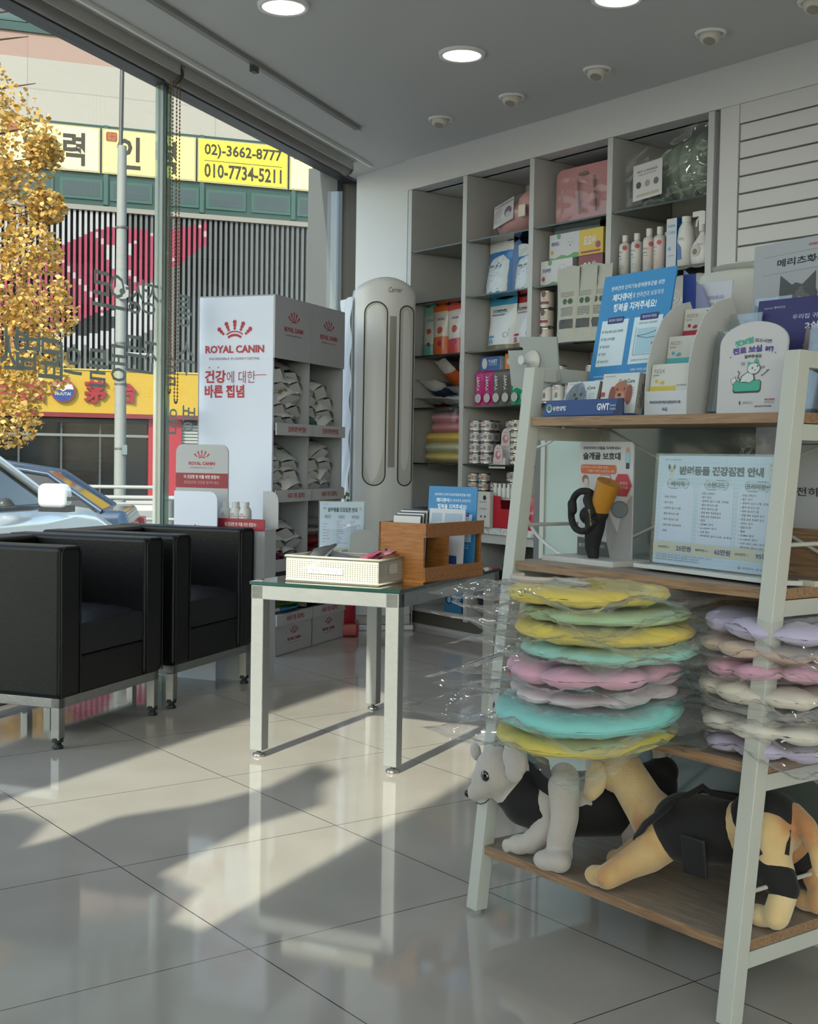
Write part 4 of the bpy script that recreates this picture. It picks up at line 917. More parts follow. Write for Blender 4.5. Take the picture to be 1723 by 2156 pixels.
# ---- small bottle stand in front of it
F_Q = FR(-.99, 5.50, 0, -22)
o = thing('bottle_display', 'small white cardboard stand with rounded panels and a tray of bottles', 'display stand', F_Q)
q0 = at_plane(371, 935, F_Q, .10); q1 = at_plane(480, 1030, F_Q, .10)
b = MB(); b.M = Matrix(); b.prism(rr(q0.x, .3, q1.x, q0.z, .035, c=(0, 0, 1, 1)), .10, .106, C('#9da0a4', .5)); hp = b.build('back_panel', o)
b = MB(); b.M = T(0, .0995, 0); cx = (q0.x+q1.x)/2; logo(b, cx, q0.z-.075, (q1.x-q0.x)*.50)
b.rect(q0.x, at_plane(420, 1027, F_Q, .1).z, q1.x, at_plane(420, 996, F_Q, .1).z, C('#7f1626', .5), 1); zz = at_plane(420, 1004, F_Q, .1).z
b.text('더 건강한 한 끼를 위한 혼합식!', cx, zz, .016, C('#cfc9c9', .5), 2, w=(q1.x-q0.x)*.68, bold=.02); b.text('혼합급여로 건강을 챙겨주세요.', cx, zz-.024, .014, C('#b08a8e', .5), 2, w=(q1.x-q0.x)*.68); b.build('printed_panel', hp)
s0 = at_plane(367, 1033, F_Q, -.05); s1 = at_plane(457, 1110, F_Q, -.05)
b = MB(); b.prism(rr(s0.x, .0, s1.x, s0.z, .035, c=(0, 0, 1, 0)), -.05, -.044, CARD_SKYLIT); fp = b.build('side_panel', o)
b = MB(); b.M = T(0, -.0508, 0); logo(b, (s0.x+s1.x)/2, s0.z-.185, .12); b.build('printed_side', fp)
t0 = at_plane(458, 1112, F_Q, 0); t1 = at_plane(558, 1096, F_Q, 0)
b = MB(); b.box(t0.x, t1.x, .0, .10, t1.z-.045, t1.z-.04, CARD2); b.box(t0.x, t1.x, -.004, 0, t1.z-.045, t1.z+.004, C('#8e2030', .5)); b.box(t0.x, t1.x, .0, .1, 0, t1.z-.045, CARD2); tr_ = b.build('tray', o)
b = MB(); b.M = T(0, -.0045, 0); b.text('더 건강한 한 끼를 위한 혼합식!', (t0.x+t1.x)/2, t1.z-.02, .017, C('#d0c6c8', .5), 1, w=(t1.x-t0.x)*.66, bold=.02); b.build('lettering', tr_)
b = MB(); b.prism(rr(t1.x-.07, t1.z-.04, t1.x+.004, t1.z+.12, .04, c=(0, 0, 1, 0)), .11, .115, CARD2); b.build('end_panel', o)
def bottle(prof, body, label=None, prints=None, cap='#c9c9c6', capi=None, name='bottle', n=24):
    m = C(body, .35); b = MB(); b.lathe(prof, m, n); o = b.build(name)
    if prints:
        r = max(p[0] for p in prof); p = MB(); p.lay = .0002; prints(p, r); wrapcyl(p, r); p.build('label_print', o)
    return o
bt = bottle([(.020, 0), (.024, .004), (.024, .07), (.020, .082), (.012, .092), (.012, .096)], '#c3c6c8', prints=lambda p, r: (logo(p, 0, .055, .03, 1, False), p.rect(-.018, .028, .014, .038, C('#33456a', .4)), p.circ(0, .016, .006, C('#55585c', .4))))
b = MB(); b.cyl((0, 0, .094), (0, 0, .112), .014, C('#cfd0d0', .4), n=20); b.build('cap', bt)
for i in range(5):
    xx = t0.x+.022+i*.046 if i < 3 else t0.x+.045+(i-3)*.048; yy = .03 if i < 3 else .08
    place_copy(bt, i > 0, F_Q @ T(xx, yy, t1.z-.04), ['white supplement bottle, front row left, in the red-edged tray', 'white supplement bottle, front row middle, in the red-edged tray', 'white supplement bottle, front row right, in the red-edged tray', 'white supplement bottle, back row left, in the red-edged tray', 'white supplement bottle, back row right, in the red-edged tray'][i], 'bottle', 'bottles in the tray')
# ================================================================ AIR CONDITIONER
F_A = FR(-.305, 6.975, 0, 9); AW = .335
o = thing('air_conditioner', 'tall white floor-standing air conditioner with a domed top', 'air conditioner', F_A)
M_ac = C('#c9cbcc', .3); M_ac2 = C('#ccd1d8', .25)
def acy(x): return .055*((2*x/AW-1)**2)
b = MB(); N = 20; vs = []; 
fr_ = [(AW*i/N, acy(AW*i/N)) for i in range(N+1)]; bk_ = [(AW-.01, .30), (.01, .30)]
def topz(x): return 1.875+.062*(1-(2*x/AW-1)**2)
m = len(fr_)+2; pts = fr_+bk_
lvl = [lambda x: .085, lambda x: topz(x)-.03, lambda x: topz(x)]
ins = [0, 0, .006]
for f_, i_ in zip(lvl, ins):
    for x, y in pts: vs.append((min(max(x, i_), AW-i_), y+(i_ if y < .2 else -.05 if i_ else 0), f_(x)))
fs = [(j*m+i, j*m+(i+1) % m, (j+1)*m+(i+1) % m, (j+1)*m+i) for j in range(2) for i in range(m)]+[tuple(range(2*m, 3*m))]
b.add(vs, fs, M_ac, True); bd = b.build('front_casing', o); 
b = MB(); b.prismz([(-.004, .075), (AW+.004, .075), (AW-.01, .31), (.01, .31)], .09, 1.83, M_ac2); b.build('side_casing', o, bevel=.012, seg=3)
def stad(x0, x1, z0, z1, off, n=12):
    r = (x1-x0)/2; cx = (x0+x1)/2; P = [(cx+r*cos(a), z1-r+r*sin(a)*1.0) for a in [pi*i/n for i in range(n+1)]]+[(cx-r*cos(a), z0+r-r*sin(a)) for a in [pi*i/n for i in range(n+1)]]
    out = []
    for i in range(len(P)):
        a, c = P[i], P[(i+1) % len(P)]; k = 12 if abs(a[1]-c[1]) > .2 else 1
        for j in range(k): x = a[0]+(c[0]-a[0])*j/k; z = a[1]+(c[1]-a[1])*j/k; out.append((x, acy(x)-off, z))
    return out
for x0, x1, z0, z1 in ((.050, .172, .80, 1.80), (.243, .325, .80, 1.785)):
    b = MB(); P = stad(x0, x1, z0, z1, .0015); b.tube(P, .0035, C('#2a2b2b', .4), 6, closed=True); b.build('outlet_outline', o)
    b = MB(); P = stad(x0+.004, x1-.004, z0+.006, z1-.006, .001); b.add([(x, y-.0005, z) for x, y, z in P], [tuple(range(len(P)))], C('#b3b6b2', .3)); b.build('outlet_panel', o)
b = MB(); xs = [.186+.038*i/4 for i in range(5)]; b.add([(x, acy(x)-.0015, z) for x in xs for z in (.9, 1.725)], [(2*i, 2*i+2, 2*i+3, 2*i+1) for i in range(4)], C('#85837e', .4)); b.build('grille_strip', o)
b = MB(); b.lay = .0005; b.text('Carrier', .215, 1.868, .028, C('#4d4f4c', .4), 1, w=.078); 
b.v = [Vector((v.x+(v.z-1.868)*.25, acy(v.x)-.0012, v.z)) for v in b.v]; b.build('brand_lettering', o)
b = MB(); b.box(-.01, AW+.01, .0, .31, 0, .03, M_ac); b.box(.005, AW-.005, .03, .30, .03, .085, C('#a9aba8', .4)); b.build('base', o, bevel=.008, seg=3)
b = MB(); b.tube([(AW+.012, .10, .02), (AW+.02, .11, .30), (AW+.014, .14, .62)], .004, C('#b9b9b4', .5), 6); b.build('hose', o)
# wrapped curtain of clear film on its left
b = MB(); M_film = C('#c5cbd6', .35)
b.grid(lambda u, v: (-.02-.035*u+.006*sin(40*v+9*u), .06+.20*u, .45+1.38*v), 10, 60, M_film); s_ = b.build('dust_film', M=F_A); tag(s_, 'clear plastic dust film hanging down the left side of the air conditioner', 'plastic film')
# red bin / extinguisher stand behind table leg
q = at_z(735, 1345); o = thing('fire_extinguisher', 'red fire extinguisher on a red stand behind the table leg', 'fire extinguisher', FR(-.335, 6.80, 0, 0))
b = MB(); b.box(-.085, .075, -.07, .09, 0, .075, C('#8c1224', .35)); b.build('stand', o, bevel=.012)
b = MB(); b.lathe([(.055, .075), (.06, .09), (.06, .36), (.045, .40), (.018, .42), (.018, .44)], C('#8f1426', .3), 24); b.build('cylinder', o)
b = MB(); b.box(-.03, .05, -.012, .012, .44, .46, M_dark); b.box(-.02, .06, -.008, .008, .475, .485, M_dark); b.cyl((0, 0, .43), (0, 0, .48), .01, M_dark); b.tube([(.03, 0, .45), (.075, .0, .40), (.07, 0, .2)], .008, M_dark, 8); b.build('valve_and_hose', o)
# potted plant leaf peeping by the AC
o = thing('potted_plant', 'small green plant in a pot beside the air conditioner', 'plant', FR(-.405, 6.90, 0, 0))
b = MB(); b.lathe([(.045, 0), (.06, .10), (.063, .105)], C('#8a8884', .6), 20); b.build('pot', o)
b = MB()
for k in range(8):
    x, y, z = .02+.009*k, -.01*(k % 3), .66+.035*((k*3) % 4); b.M = Matrix(); b.tube([(0, 0, .10), (x*.3, y, z*.6), (x, y, z)], .002, C('#3c5a2c', .6), 5)
    b.M = T(x, y, z) @ RY(30*k); b.add([(0, 0, 0), (.012, -.003, .014), (0, 0, .034), (-.012, .003, .014)], [(0, 1, 2, 3)], C('#4c7a35', .5))
b.build('leaves', o)
# ================================================================ SHELVING (frame F_S)
DIV = [-.055, .435, .965, 1.505, 2.105]; TK = .034; ZS = [2.118, 1.823, 1.527, 1.236, .927]; ZC = .60
for i, x in enumerate(DIV):
    o = thing('shelf_divider', ['white upright divider next to the corner wall', 'white upright divider, second from the corner', 'white upright divider, third from the corner', 'white upright divider, fourth from the corner', 'white upright divider beside the slatted wall'][i], 'shelving', F_S @ T(x, 0, 0), 'uprights of the wall shelving')
    b = MB(); b.box(0, TK, 0, .41, ZC, 2.465, M_board); b.build('upright_board', o, bevel=.001)
M_sg = mat_glass('shelf_glass', '#93a39c', 1.3); M_sge = C('#202826', .2); M_shb = C('#3a3d3c', .3)
for i in range(4):
    for k, z in enumerate(ZS):
        x0 = DIV[i]+TK; x1 = DIV[i+1]; clear = k < 2
        b = MB(); b.box(x0-.0, x1, .006, .40, z-.008, z, [M_sg if clear else M_shb]*2+[M_sge]*4)
        o = b.build('glass_shelf', M=F_S); tag(o, '%s glass shelf, %s from the top, in the %s column of the wall shelving' % ('clear' if clear else 'dark edged', ['first', 'second', 'third', 'fourth', 'fifth'][k], ['first', 'second', 'third', 'fourth'][i]), 'shelf', 'glass shelves of the wall unit')
# marble counter and base cabinets below
def mat_marble():
    m, nt, b = NT('marble'); tc = nt.nodes.new('ShaderNodeTexCoord'); n = nt.nodes.new('ShaderNodeTexNoise'); n.inputs['Scale'].default_value = 9; n.inputs['Detail'].default_value = 9; n.inputs['Distortion'].default_value = 2.2
    nt.links.new(tc.outputs['Object'], n.inputs['Vector']); r = ramp(nt, n.outputs['Fac'], [(.42, '#c2c6c7'), (.5, '#9da3a6'), (.56, '#c6c9ca')]); nt.links.new(r.outputs[0], b.inputs['Base Color']); b.inputs['Roughness'].default_value = .25; return m
b = MB(); b.prismz([(-.05, -.015), (.5, -.02), (1.2, -.05), (2.2, -.05), (2.2, .42), (-.05, .42)], .565, ZC, mat_marble()); o = b.build('worktop', M=F_S); tag(o, 'grey marbled worktop under the wall shelving', 'worktop')
o = thing('base_cabinet', 'open base cabinet under the marbled worktop', 'cabinet', F_S)
b = MB(); b.box(-.05, 2.2, .38, .41, .0, .565, C('#77797a', .6)); b.build('back_board', o)
for x in (-.05, .50, 1.10, 1.65, 2.17):
    b = MB(); b.box(x, x+.03, .0, .38, .075, .565, M_board); b.build('side_board', o)
b = MB(); b.box(-.05, 2.2, .0, .38, .09, .11, M_board); b.build('bottom_board', o)
b = MB(); b.box(-.05, 2.2, -.012, .0, .515, .565, M_board); b.build('top_rail', o)
b = MB(); b.box(-.05, 2.2, .012, .03, 0, .09, C('#57544f', .25)); b.box(-.05, 2.2, .0, .012, 0, .02, M_board); b.build('plinth', o)
def sx(px, py, y=.06): return at_plane(px, py, F_S, y).x
def SP(x, y, z, r=0): return F_S @ T(x, y, z) @ RZ(r)
# --- column 1
def generic(lines, band=None):
    def f(p, w, h):
        if band: p.rect(-w*.4, h*band[0], w*.4, h*band[1], C(band[2], .4), 1)
        for t, z, k, c in lines: p.text(t, 0, h*z, h*k, C(c, .4), 2, w=w*.62, bold=.02)
    return f
# foil wipe pack
pouch(SP(.31, .20, 1.90, 0) @ RX(10) @ RY(90) @ T(0, 0, -.09), 'silver and white wipe pack lying on the third glass shelf, first column', 'wipe pack', .085, .19, .05, [(1, '#c3cbd2')], 3, generic([('AQUA', .5, .1, '#3f6f96')]), name='wipe_pack')
for i, (px, w, cols, txt) in enumerate(((882, .10, [(.35, '#7d7ea8'), (.6, '#5b2350'), (1, '#b9b9bd')], 'U'), (906, .10, [(.2, '#5c9a98'), (.8, '#a9b5b4'), (1, '#7db0aa')], 'B'), (930, .125, [(.32, '#b0552c'), (.85, '#aeaaaa'), (1, '#b5562a')], 'ND'), (962, .13, [(.28, '#b2403c'), (.86, '#b5b0b0'), (1, '#b54a45')], 'ND'))):
    pouch(SP(sx(px, 700, .10), .10, ZS[2], 12-4*i) @ RY(-2*i+2), ['purple and white treat bag at the left of the row on the fourth shelf', 'teal treat bag with a cream label in the row of treat bags', 'orange and grey treat bag, third in the row of treat bags', 'red and grey treat bag at the right of the row of treat bags'][i], 'treat bag', w, .285, .06, cols, 40+i, (lambda t: lambda p, w, h: (p.text('NATURAL', w*.1, h*.72, h*.05, C('#4a3c44', .4), 1, w=w*.45), p.circ(w*.1, h*.5, w*.16, C('#a04a38', .4), 1, 16), p.circ(w*.15, h*.24, w*.12, C('#7a2f4a', .4), 1, 16)))(txt), name='treat_bag')
# pile of pouches on the fifth shelf of column 1
z = ZS[3]
pouch(SP(.14, .16, z+.22, 0) @ RZ(-12) @ RX(50) @ RZ(180) @ T(0, 0, -.09), 'orange and white treat pouch on top of the pile, first column', 'treat pouch', .17, .17, .08, [(.5, '#b8582c'), (1, '#c6c6c6')], 51, generic([('DUCK', .7, .1, '#9a4a3a')]), wr=.006)
pouch(SP(.07, .12, z+.13, 8) @ RX(70) @ RZ(180) @ T(0, 0, -.1), 'navy and white treat pouch in the pile, first column', 'treat pouch', .16, .18, .09, [(.45, '#27425e'), (1, '#c6c9cc')], 52, generic([('ZARA', .7, .14, '#2c3f5c')]), wr=.006)
pouch(SP(.08, .11, z+.045, 4) @ RX(84) @ RZ(180) @ T(0, 0, -.1), 'maroon and white treat pouch at the bottom of the pile, first column', 'treat pouch', .17, .18, .07, [(.5, '#6e2a48'), (1, '#b9babc')], 53, None, wr=.006)
pouch(SP(.25, .10, z+.04, -6) @ RX(86) @ RZ(180) @ T(0, 0, -.1), 'white medicated food pouch lying at the bottom of the pile', 'treat pouch', .18, .2, .07, [(1, '#c3c4c6')], 54, generic([('Dr.Healmedix', .6, .1, '#3b3c60'), ('RENAL 01', .3, .08, '#3b3c60')]), wr=.005)
pouch(SP(.25, .15, z+.105, 10) @ RX(80) @ RZ(180) @ T(0, 0, -.1), 'silver pouch in the middle of the pile, first column', 'treat pouch', .15, .17, .06, [(1, '#aeb1b6')], 55, generic([('D', .6, .1, '#3b3c60')]), wr=.006)
pouch(SP(.365, .12, z, 25), 'tall white pouch standing at the right of the pile, print running upward', 'treat pouch', .12, .275, .07, [(.1, '#a5a6ab'), (.85, '#bfc0c4'), (1, '#a9aaae')], 56, lambda p, w, h: p.text('Healmedix', .01, h*.5, w*.24, C('#2e2c44', .4), 1, w=h*.5, rot=pi/2, bold=.03), wr=.004)
# bagged folded cushions on sixth shelf
M_bag = mat_glass('clear_bag', '#fefefe', .8, .05, haze=.025, edge=.12)
for i, (col, lb) in enumerate((('#c9bb6a', 'yellow folded cushion at the bottom of the bagged pile'), ('#b9bfa9', 'pale green folded cushion, second in the bagged pile'), ('#cdb44e', 'bright yellow folded cushion, third in the bagged pile'), ('#c07f8c', 'pink folded cushion, fourth in the bagged pile'), ('#c48a99', 'light pink folded cushion on top of the bagged pile'))):
    b = MB(); L = .36 if i < 3 else .27; x0 = .03 if i < 3 else .09
    b.M = T(x0, .05, ZS[4]+.004+.056*i); b.grid(lambda u, v: (L*u, .055-.05*cos(pi*v)*(1-.3*(2*u-1)**8) if False else .05+.0*v-.045*sin(pi*v)*(1-(2*u-1)**10), .056*v), 24, 8, C(col, .6, bump=.3, bscale=40)); b.grid(lambda u, v: (L*u, .05+.20*v, .056-.001+.006*sin(7*u)*(1-v)), 8, 4, C(col, .6)); b.box(0, L, .05, .25, 0.001, .054, C(col, .6))
    o = b.build('folded_cushion', M=F_S); tag(o, lb, 'cushion', 'folded cushions in clear bags, first column')
b = MB(); b.grid(lambda u, v: (-.005+.42*u, .010+.02*sin(8*u+5*v)*.4-.015*sin(pi*v)+.006*noise.noise(Vector((u*14, v*12, 0))), ZS[4]-.008+.31*v-.05*(1-v)**2*(1 if .40 < u < .60 else 0)), 34, 20, M_bag); o = b.build('plastic_bag', M=F_S); tag(o, 'clear plastic bag around the pile of folded cushions', 'plastic bag')
for i, (x, c, a) in enumerate(((.10, '#8a8f9a', 10), (.22, '#4a4538', -20), (.32, '#8e2030', 15))):
    pouch(SP(x, .16, ZC+.06+.045*i) @ RZ(a) @ RX(82) @ RZ(180) @ T(0, 0, -.12), ['grey pouch lying on the worktop behind the blue poster', 'olive pouch lying on the worktop pile', 'red pouch on top of the worktop pile, first column'][i], 'food pouch', .22, .24, .08, [(.5, '#b9b9b9'), (1, c)], 70+i, None, wr=.006)
# --- column 2
x2 = .469
# pink bagged carrier on the top shelf
o = thing('bagged_carrier', 'pink pet carrier folded in a clear bag with a paper insert, second column', 'pet carrier', SP(.73, .20, ZS[0], 0))
b = MB(); b.ell((0, 0, .10), (.17, .12, .10), C('#b88a8e', .7, bump=.3), 20, RY(-14)); b.ell((.09, -.02, .17), (.10, .09, .07), C('#b98c90', .7, bump=.3), 16); b.build('fabric_body', o)
b = MB(); b.M = T(-.04, -.128, .07) @ RY(-14) @ RX(-14); b.lay = .0006; b.rect(-.085, 0, .075, .13, C('#b9b8bd', .4), 1); b.circ(.03, .06, .03, C('#5a5560', .5), 2); b.circ(.03, .045, .018, C('#a59ab0', .5), 3); b.rect(-.075, .02, -.02, .10, C('#a5a4ac', .4), 2); b.rect(-.08, .11, .07, .122, C('#8f8e96', .4), 2); b.build('paper_insert', o)
b = MB(); b.box(.07, .12, -.125, -.12, .09, .15, C('#c9c6b6', .5)); b.build('hang_tag', o)
b = MB(); b.ell((0, 0, .115), (.195, .14, .12), M_bag, 24, RY(-14)); 
for i, v in enumerate(b.v): b.v[i] = v+Vector((noise.noise(v*18)*.014, noise.noise(v*19+Vector((3, 1, 2)))*.014, noise.noise(v*17+Vector((7, 1, 2)))*.01)); b.v[i].z = max(.001, b.v[i].z)
b.build('clear_bag', o)
def bluebag(name1, hasx=True):
    def f(p, w, h):
        p.poly([(-w*.42, h*.02), (w*.42, h*.02), (w*.42, h*.62), (w*.2, h*.74), (-w*.12, h*.7), (-w*.42, h*.58)], C('#bcc4cc', .35), 1)
        p.text(name1, -w*.02, h*.55, h*.06, C('#1c2f3c', .4), 2, w=w*.5, bold=.02)
        for k in range(9): p.rect(-w*.38, h*(.47-.035*k), -w*.38+w*(.42-.08*(k % 3)), h*(.477-.035*k), C('#5f6b78', .4), 2)
        for k in range(3): p.rect(-w*.35+w*.25*k, h*.05, -w*.22+w*.25*k, h*.07, C('#2d6aa8', .4), 2)
        p.rect(-w*.05, h*.49, w*.16, h*.505, C('#2d6aa8', .4), 2)
    return f
pouch(SP(.60, .14, ZS[1], -8), 'large blue and white food bag with a blue gusset, second column', 'pet food bag', .235, .29, .12, [(.06, '#1f5fa0'), (.8, '#2f6fae'), (1, '#c6c9cc')], 81, bluebag('Anorexia'), name='food_bag', wr=.005)
b = MB(); b.prism([(0, 0), (.085, 0), (.09, .22), (.05, .285), (.015, .27)], 0, .10, C('#1d4f8c', .3)); o = b.build('blue_refill_bag', M=SP(.705, .12, ZS[1], 8), bevel=.012); tag(o, 'dark blue refill bag standing between the two white and blue bags', 'pet food bag')
pouch(SP(.845, .10, ZS[1], -10), 'white and blue bag lettered Anored, right side of the second column', 'pet food bag', .17, .245, .09, [(.05, '#c0c6cc'), (.7, '#2b6fae'), (1, '#c4c7ca')], 82, bluebag('Anored'), name='food_bag', wr=.005)
def slbag(t, col, name2):
    def f(p, w, h):
        p.text('Dr.Healmedix', -w*.05, h*.78, h*.04, C('#2b333c', .4), 1, w=w*.5, bold=.03); p.rect(-w*.30, h*.735, w*.22, h*.75, C(col, .4), 1); p.text(name2, -w*.05, h*.69, h*.03, C('#2b333c', .4), 1, w=w*.45, bold=.02)
        p.rrect(-w*.38, h*.26, -w*.05, h*.30, h*.012, C(col, .4), 1); p.text(t, -w*.2, h*.19, h*.095, C(col, .4), 1, w=w*.27, bold=.03)
        p.ring(w*.28, h*.3, w*.06, w*.012, C('#8a8578', .4), 1)
        for k in range(5): p.circ(w*.36, h*(.28+.03*k), w*.008, C('#55585c', .4), 1, 8)
    return f
pouch(SP(.612, .15, ZS[2], -4), 'big white food bag with blue top marked S/A, second column', 'pet food bag', .245, .285, .11, [(.12, '#6b6448'), (.84, '#bfc2c6'), (1, '#2b85b8')], 83, slbag('S/A', '#3486b4', 'SKIN & ALLERGY'), name='food_bag', wr=.005)
pouch(SP(.80, .15, ZS[2], -6), 'big white food bag with red top marked S/L, second column', 'pet food bag', .20, .285, .10, [(.12, '#6b6448'), (.84, '#c2c2c6'), (1, '#a32a3c')], 84, slbag('S/L', '#a8303c', 'SOFT LOW FAT'), name='food_bag', wr=.005)
def ys(col, vert=True):
    def f(p, w, h):
        if vert: p.text("Y'sVET", 0, h*.68, w*.32, C('#c3bcc0', .4), 1, w=h*.46, rot=pi/2, bold=.03); p.circ(0, h*.24, w*.36, C('#a9a7a6', .35), 1, 12, rz=h*.14)
        else: p.text("Y'sVET", w*.62, h*.62, h*.3, C('#c3c6cc', .4), 1, w=w*.44, bold=.03); p.rect(w*.42, h*.36, w*.84, h*.40, C('#a5b4c4', .4), 1); p.circ(w*.22, h*.5, w*.13, C('#b3b5b8', .35), 1, 12, rz=h*.4)
    return f
for i, (c, lb) in enumerate((('#a3206a', "magenta stick pouch, first in the row, second column"), ('#9c1f66', 'magenta stick pouch, second in the row'), ('#55524f', 'dark grey stick pouch, third in the row'), ('#4f4d4b', 'dark grey stick pouch, fourth in the row'), ('#12805c', 'green stick pouch, fifth in the row'), ('#138660', 'green stick pouch at the right end of the row'))):
    w = .072; x = .507+i*.073; b = MB(); cm = C(c, .3); b.grid(lambda u, v: (w*u, -.006*sin(pi*u)*sin(pi*v)-.003*noise.noise(Vector((u*4, v*5, i))), .175*v), 8, 12, cm); b.box(0, w, .0005, .16, 0, .170, cm); b.add([(0, 0, .175), (w, 0, .175), (w, .012, .188), (0, .012, .188)], [(0, 1, 2, 3)], cm)
    o = b.build('stick_pouch', M=SP(x, .05, ZS[3])); tag(o, lb, 'treat pouch', 'coloured stick pouches, second column'); p = MB(); p.M = T(w/2, -.0095, 0); ys(c)(p, w, .175); p.build('printed_label', o)
carton(SP(.535, .06, ZS[3]+.19), 'blue treat carton on top of the magenta and grey pouches', 'carton', .165, .15, .072, ('#2a5590', '#a9b0b8', '#2a5590'), lambda p, w, h: ys('', False)(p, w, h))
carton(SP(.735, .06, ZS[3]+.19), 'orange treat carton beside the blue one', 'carton', .11, .15, .08, ('#c0702a', '#b9b3a8', '#c0702a'), lambda p, w, h: p.circ(w*.3, h*.5, w*.16, C('#b9b7b0', .4), 1))
# --- tin cans
def can_print(c1, c2, rcl=True):
    def f(p, r, h):
        if rcl: logo(p, 0, h*.72, r*.9, 1, False)
        p.rect(-r*.6, h*.34, r*.4, h*.46, C(c1, .4), 1); p.circ(r*.75, h*.5, r*.28, C(c2, .4), 1, 12); p.rect(-r*1.6, h*.3, -r*1.0, h*.6, C('#6a6a6e', .4), 1); p.rect(r*1.2, h*.25, r*1.7, h*.7, C('#7d7d80', .4), 1)
    return f
cA = can_tree(.037, .058, '#b9bbbe', '#b9bbbe', can_print('#8e3a44', '#77787c')); cB = can_tree(.037, .058, '#bdb9ae', '#b9b0a0', can_print('#3b3a6a', '#5b3428', False)); cC = can_tree(.033, .046, '#a9a7a4', '#b5b3b0', can_print('#27407a', '#b06a3a', False))
cD = can_tree(.036, .092, '#bab5ae', '#8f2f3a', lambda p, r, h: (p.circ(-r*.2, h*.8, r*.4, C('#5a3422', .4), 1, 12, rz=h*.2), p.text('RC', 0, h*.5, h*.09, C('#2a3a6a', .4), 1), p.rect(-r*.9, h*.24, r*.6, h*.38, C('#7a2030', .4), 1)))
cE = can_tree(.036, .095, '#bdbdbb', '#bdbdbb', lambda p, r, h: (logo(p, 0, h*.76, r*.8, 1, False), p.poly([(-r*.2, h*.3), (r*.25, h*.3), (r*.3, h*.5), (r*.1, h*.62), (-r*.15, h*.5)], C('#6b6b6d', .4), 1), p.rect(-r*1.2, h*.1, r*1.2, h*.16, C('#8a6a50', .4), 1)))
usedc = {}
def canstack(proto, hh, x, y, z, n, label, group, cat='tin can'):
    for k in range(n):
        lb = label+', '+(['bottom one', 'second up', 'third up', 'fourth up', 'fifth up'][k] if k < n-1 else 'topmost') if n > 1 else label
        place_copy(proto, usedc.get(proto.name, False), SP(x, y, z+k*(hh+.0005), random.uniform(-25, 25)), lb, cat, group); usedc[proto.name] = True
z = ZS[4]; G1 = 'tin cans on the sixth shelf, second column'
canstack(cA, .058, .525, .05, z, 4, 'white can in the front left stack, second column', G1); canstack(cA, .058, .605, .06, z, 4, 'white can in the stack right of the front left one', G1); canstack(cA, .058, .56, .14, z, 4, 'white can in the stack behind the front pair', G1)
canstack(cA, .058, .69, .16, z, 4, 'white can in the stack behind the heart shaped tins', G1)
canstack(cB, .058, .845, .06, z, 4, 'patterned can in the stack beside the rack leg', G1); canstack(cB, .058, .925, .07, z, 4, 'patterned can in the rightmost stack of the second column', G1)
o = thing('treat_display_box', 'small white display box with two pink treat packs', 'display box', SP(.69, .03, z, 0))
b = MB(); b.box(0, .095, 0, .10, 0, .035, C('#c0bcbc', .4)); b.box(0, .095, .05, .10, .035, .11, C('#bdb9b9', .4)); b.build('tray', o)
for zz, yy in ((.0, -.004), (.085, .045)):
    b = MB(); b.prism([(.01+.034*(1-cos(a)), .02+zz+.045*sin(a)+.04) for a in [pi*i/12 for i in range(13)]]+[(.078, zz+.01), (.01, zz+.01)], yy, yy+.004, C('#bcae b0'.replace(' ', ''), .4)); b.M = T(0, yy-.0006, 0); b.circ(.044, zz+.05, .022, C('#a56a72', .4), 1); b.circ(.05, zz+.055, .012, C('#c9b3b5', .4), 2); b.text('treat', .044, zz+.085, .008, C('#8a4a55', .4), 1); b.build('treat_pack', o)
b = MB(); b.box(-.02, .11, -.012, -.010, -.02, .004, C('#b9bbb9', .4)); b.M = T(0, -.0125, 0); b.text('SANDWICH CANS', .045, -.008, .009, C('#55585a', .4), 1, w=.1); b.build('price_strip', o)
# counter row, column 2
G2 = 'tin cans on the worktop'
canstack(cC, .046, .535, -.0+.03, ZC, 6, 'small can in the front left stack on the worktop', G2); canstack(cC, .046, .60, .05, ZC, 6, 'small can in the second stack on the worktop', G2); canstack(cC, .046, .685, .06, ZC, 5, 'small can in the stack behind the white leaflet box', G2)
canstack(cA, .058, .73, .14, ZC, 5, 'white can in the rear stack on the worktop, left', G2); canstack(cA, .058, .82, .14, ZC, 5, 'white can in the rear stack on the worktop, middle', G2); canstack(cA, .058, .90, .14, ZC, 5, 'white can in the rear stack on the worktop, right', G2)
# small bottles, leaflet box, red box
sb = bottle([(.013, 0), (.014, .05), (.008, .056), (.009, .07), (.009, .075)], '#babcbc', n=12)
for i in range(6): place_copy(sb, i > 0, SP(.745+i*.034, .005, ZC+.155), 'tiny white bottle standing in the rear of the red display box', 'bottle', 'tiny bottles above the red box')
b = MB(); b.box(.73, .95, -.01, .02, ZC+.145, ZC+.153, C('#a9abab', .3)); o = b.build('acrylic_ledge', M=F_S); tag(o, 'narrow ledge carrying the tiny bottles behind the red box', 'ledge')
carton(SP(.665, -.055, ZC), 'white leaflet carton with a black dropper picture, left of the red box', 'carton', .105, .03, .185, ('#b9bab9', '#b3b3b3', '#b9bab9'), lambda p, w, h: (p.circ(w*.6, h*.83, w*.12, M_dark, 1), p.rect(w*.2, h*.70, w*.75, h*.72, C('#6b6d6e', .4), 1), p.text('L.POLISH', w*.5, h*.52, h*.05, C('#3b3c3d', .4), 1, w=w*.5), p.circ(w*.35, h*.3, w*.06, C('#2b4460', .4), 1), p.circ(w*.65, h*.3, w*.06, C('#603038', .4), 1)))
o = thing('red_display_box', 'red open-front display box on the worktop behind the rack leg', 'display box', SP(.775, -.035, ZC, 0)); RDB = C('#a0101f', .4)
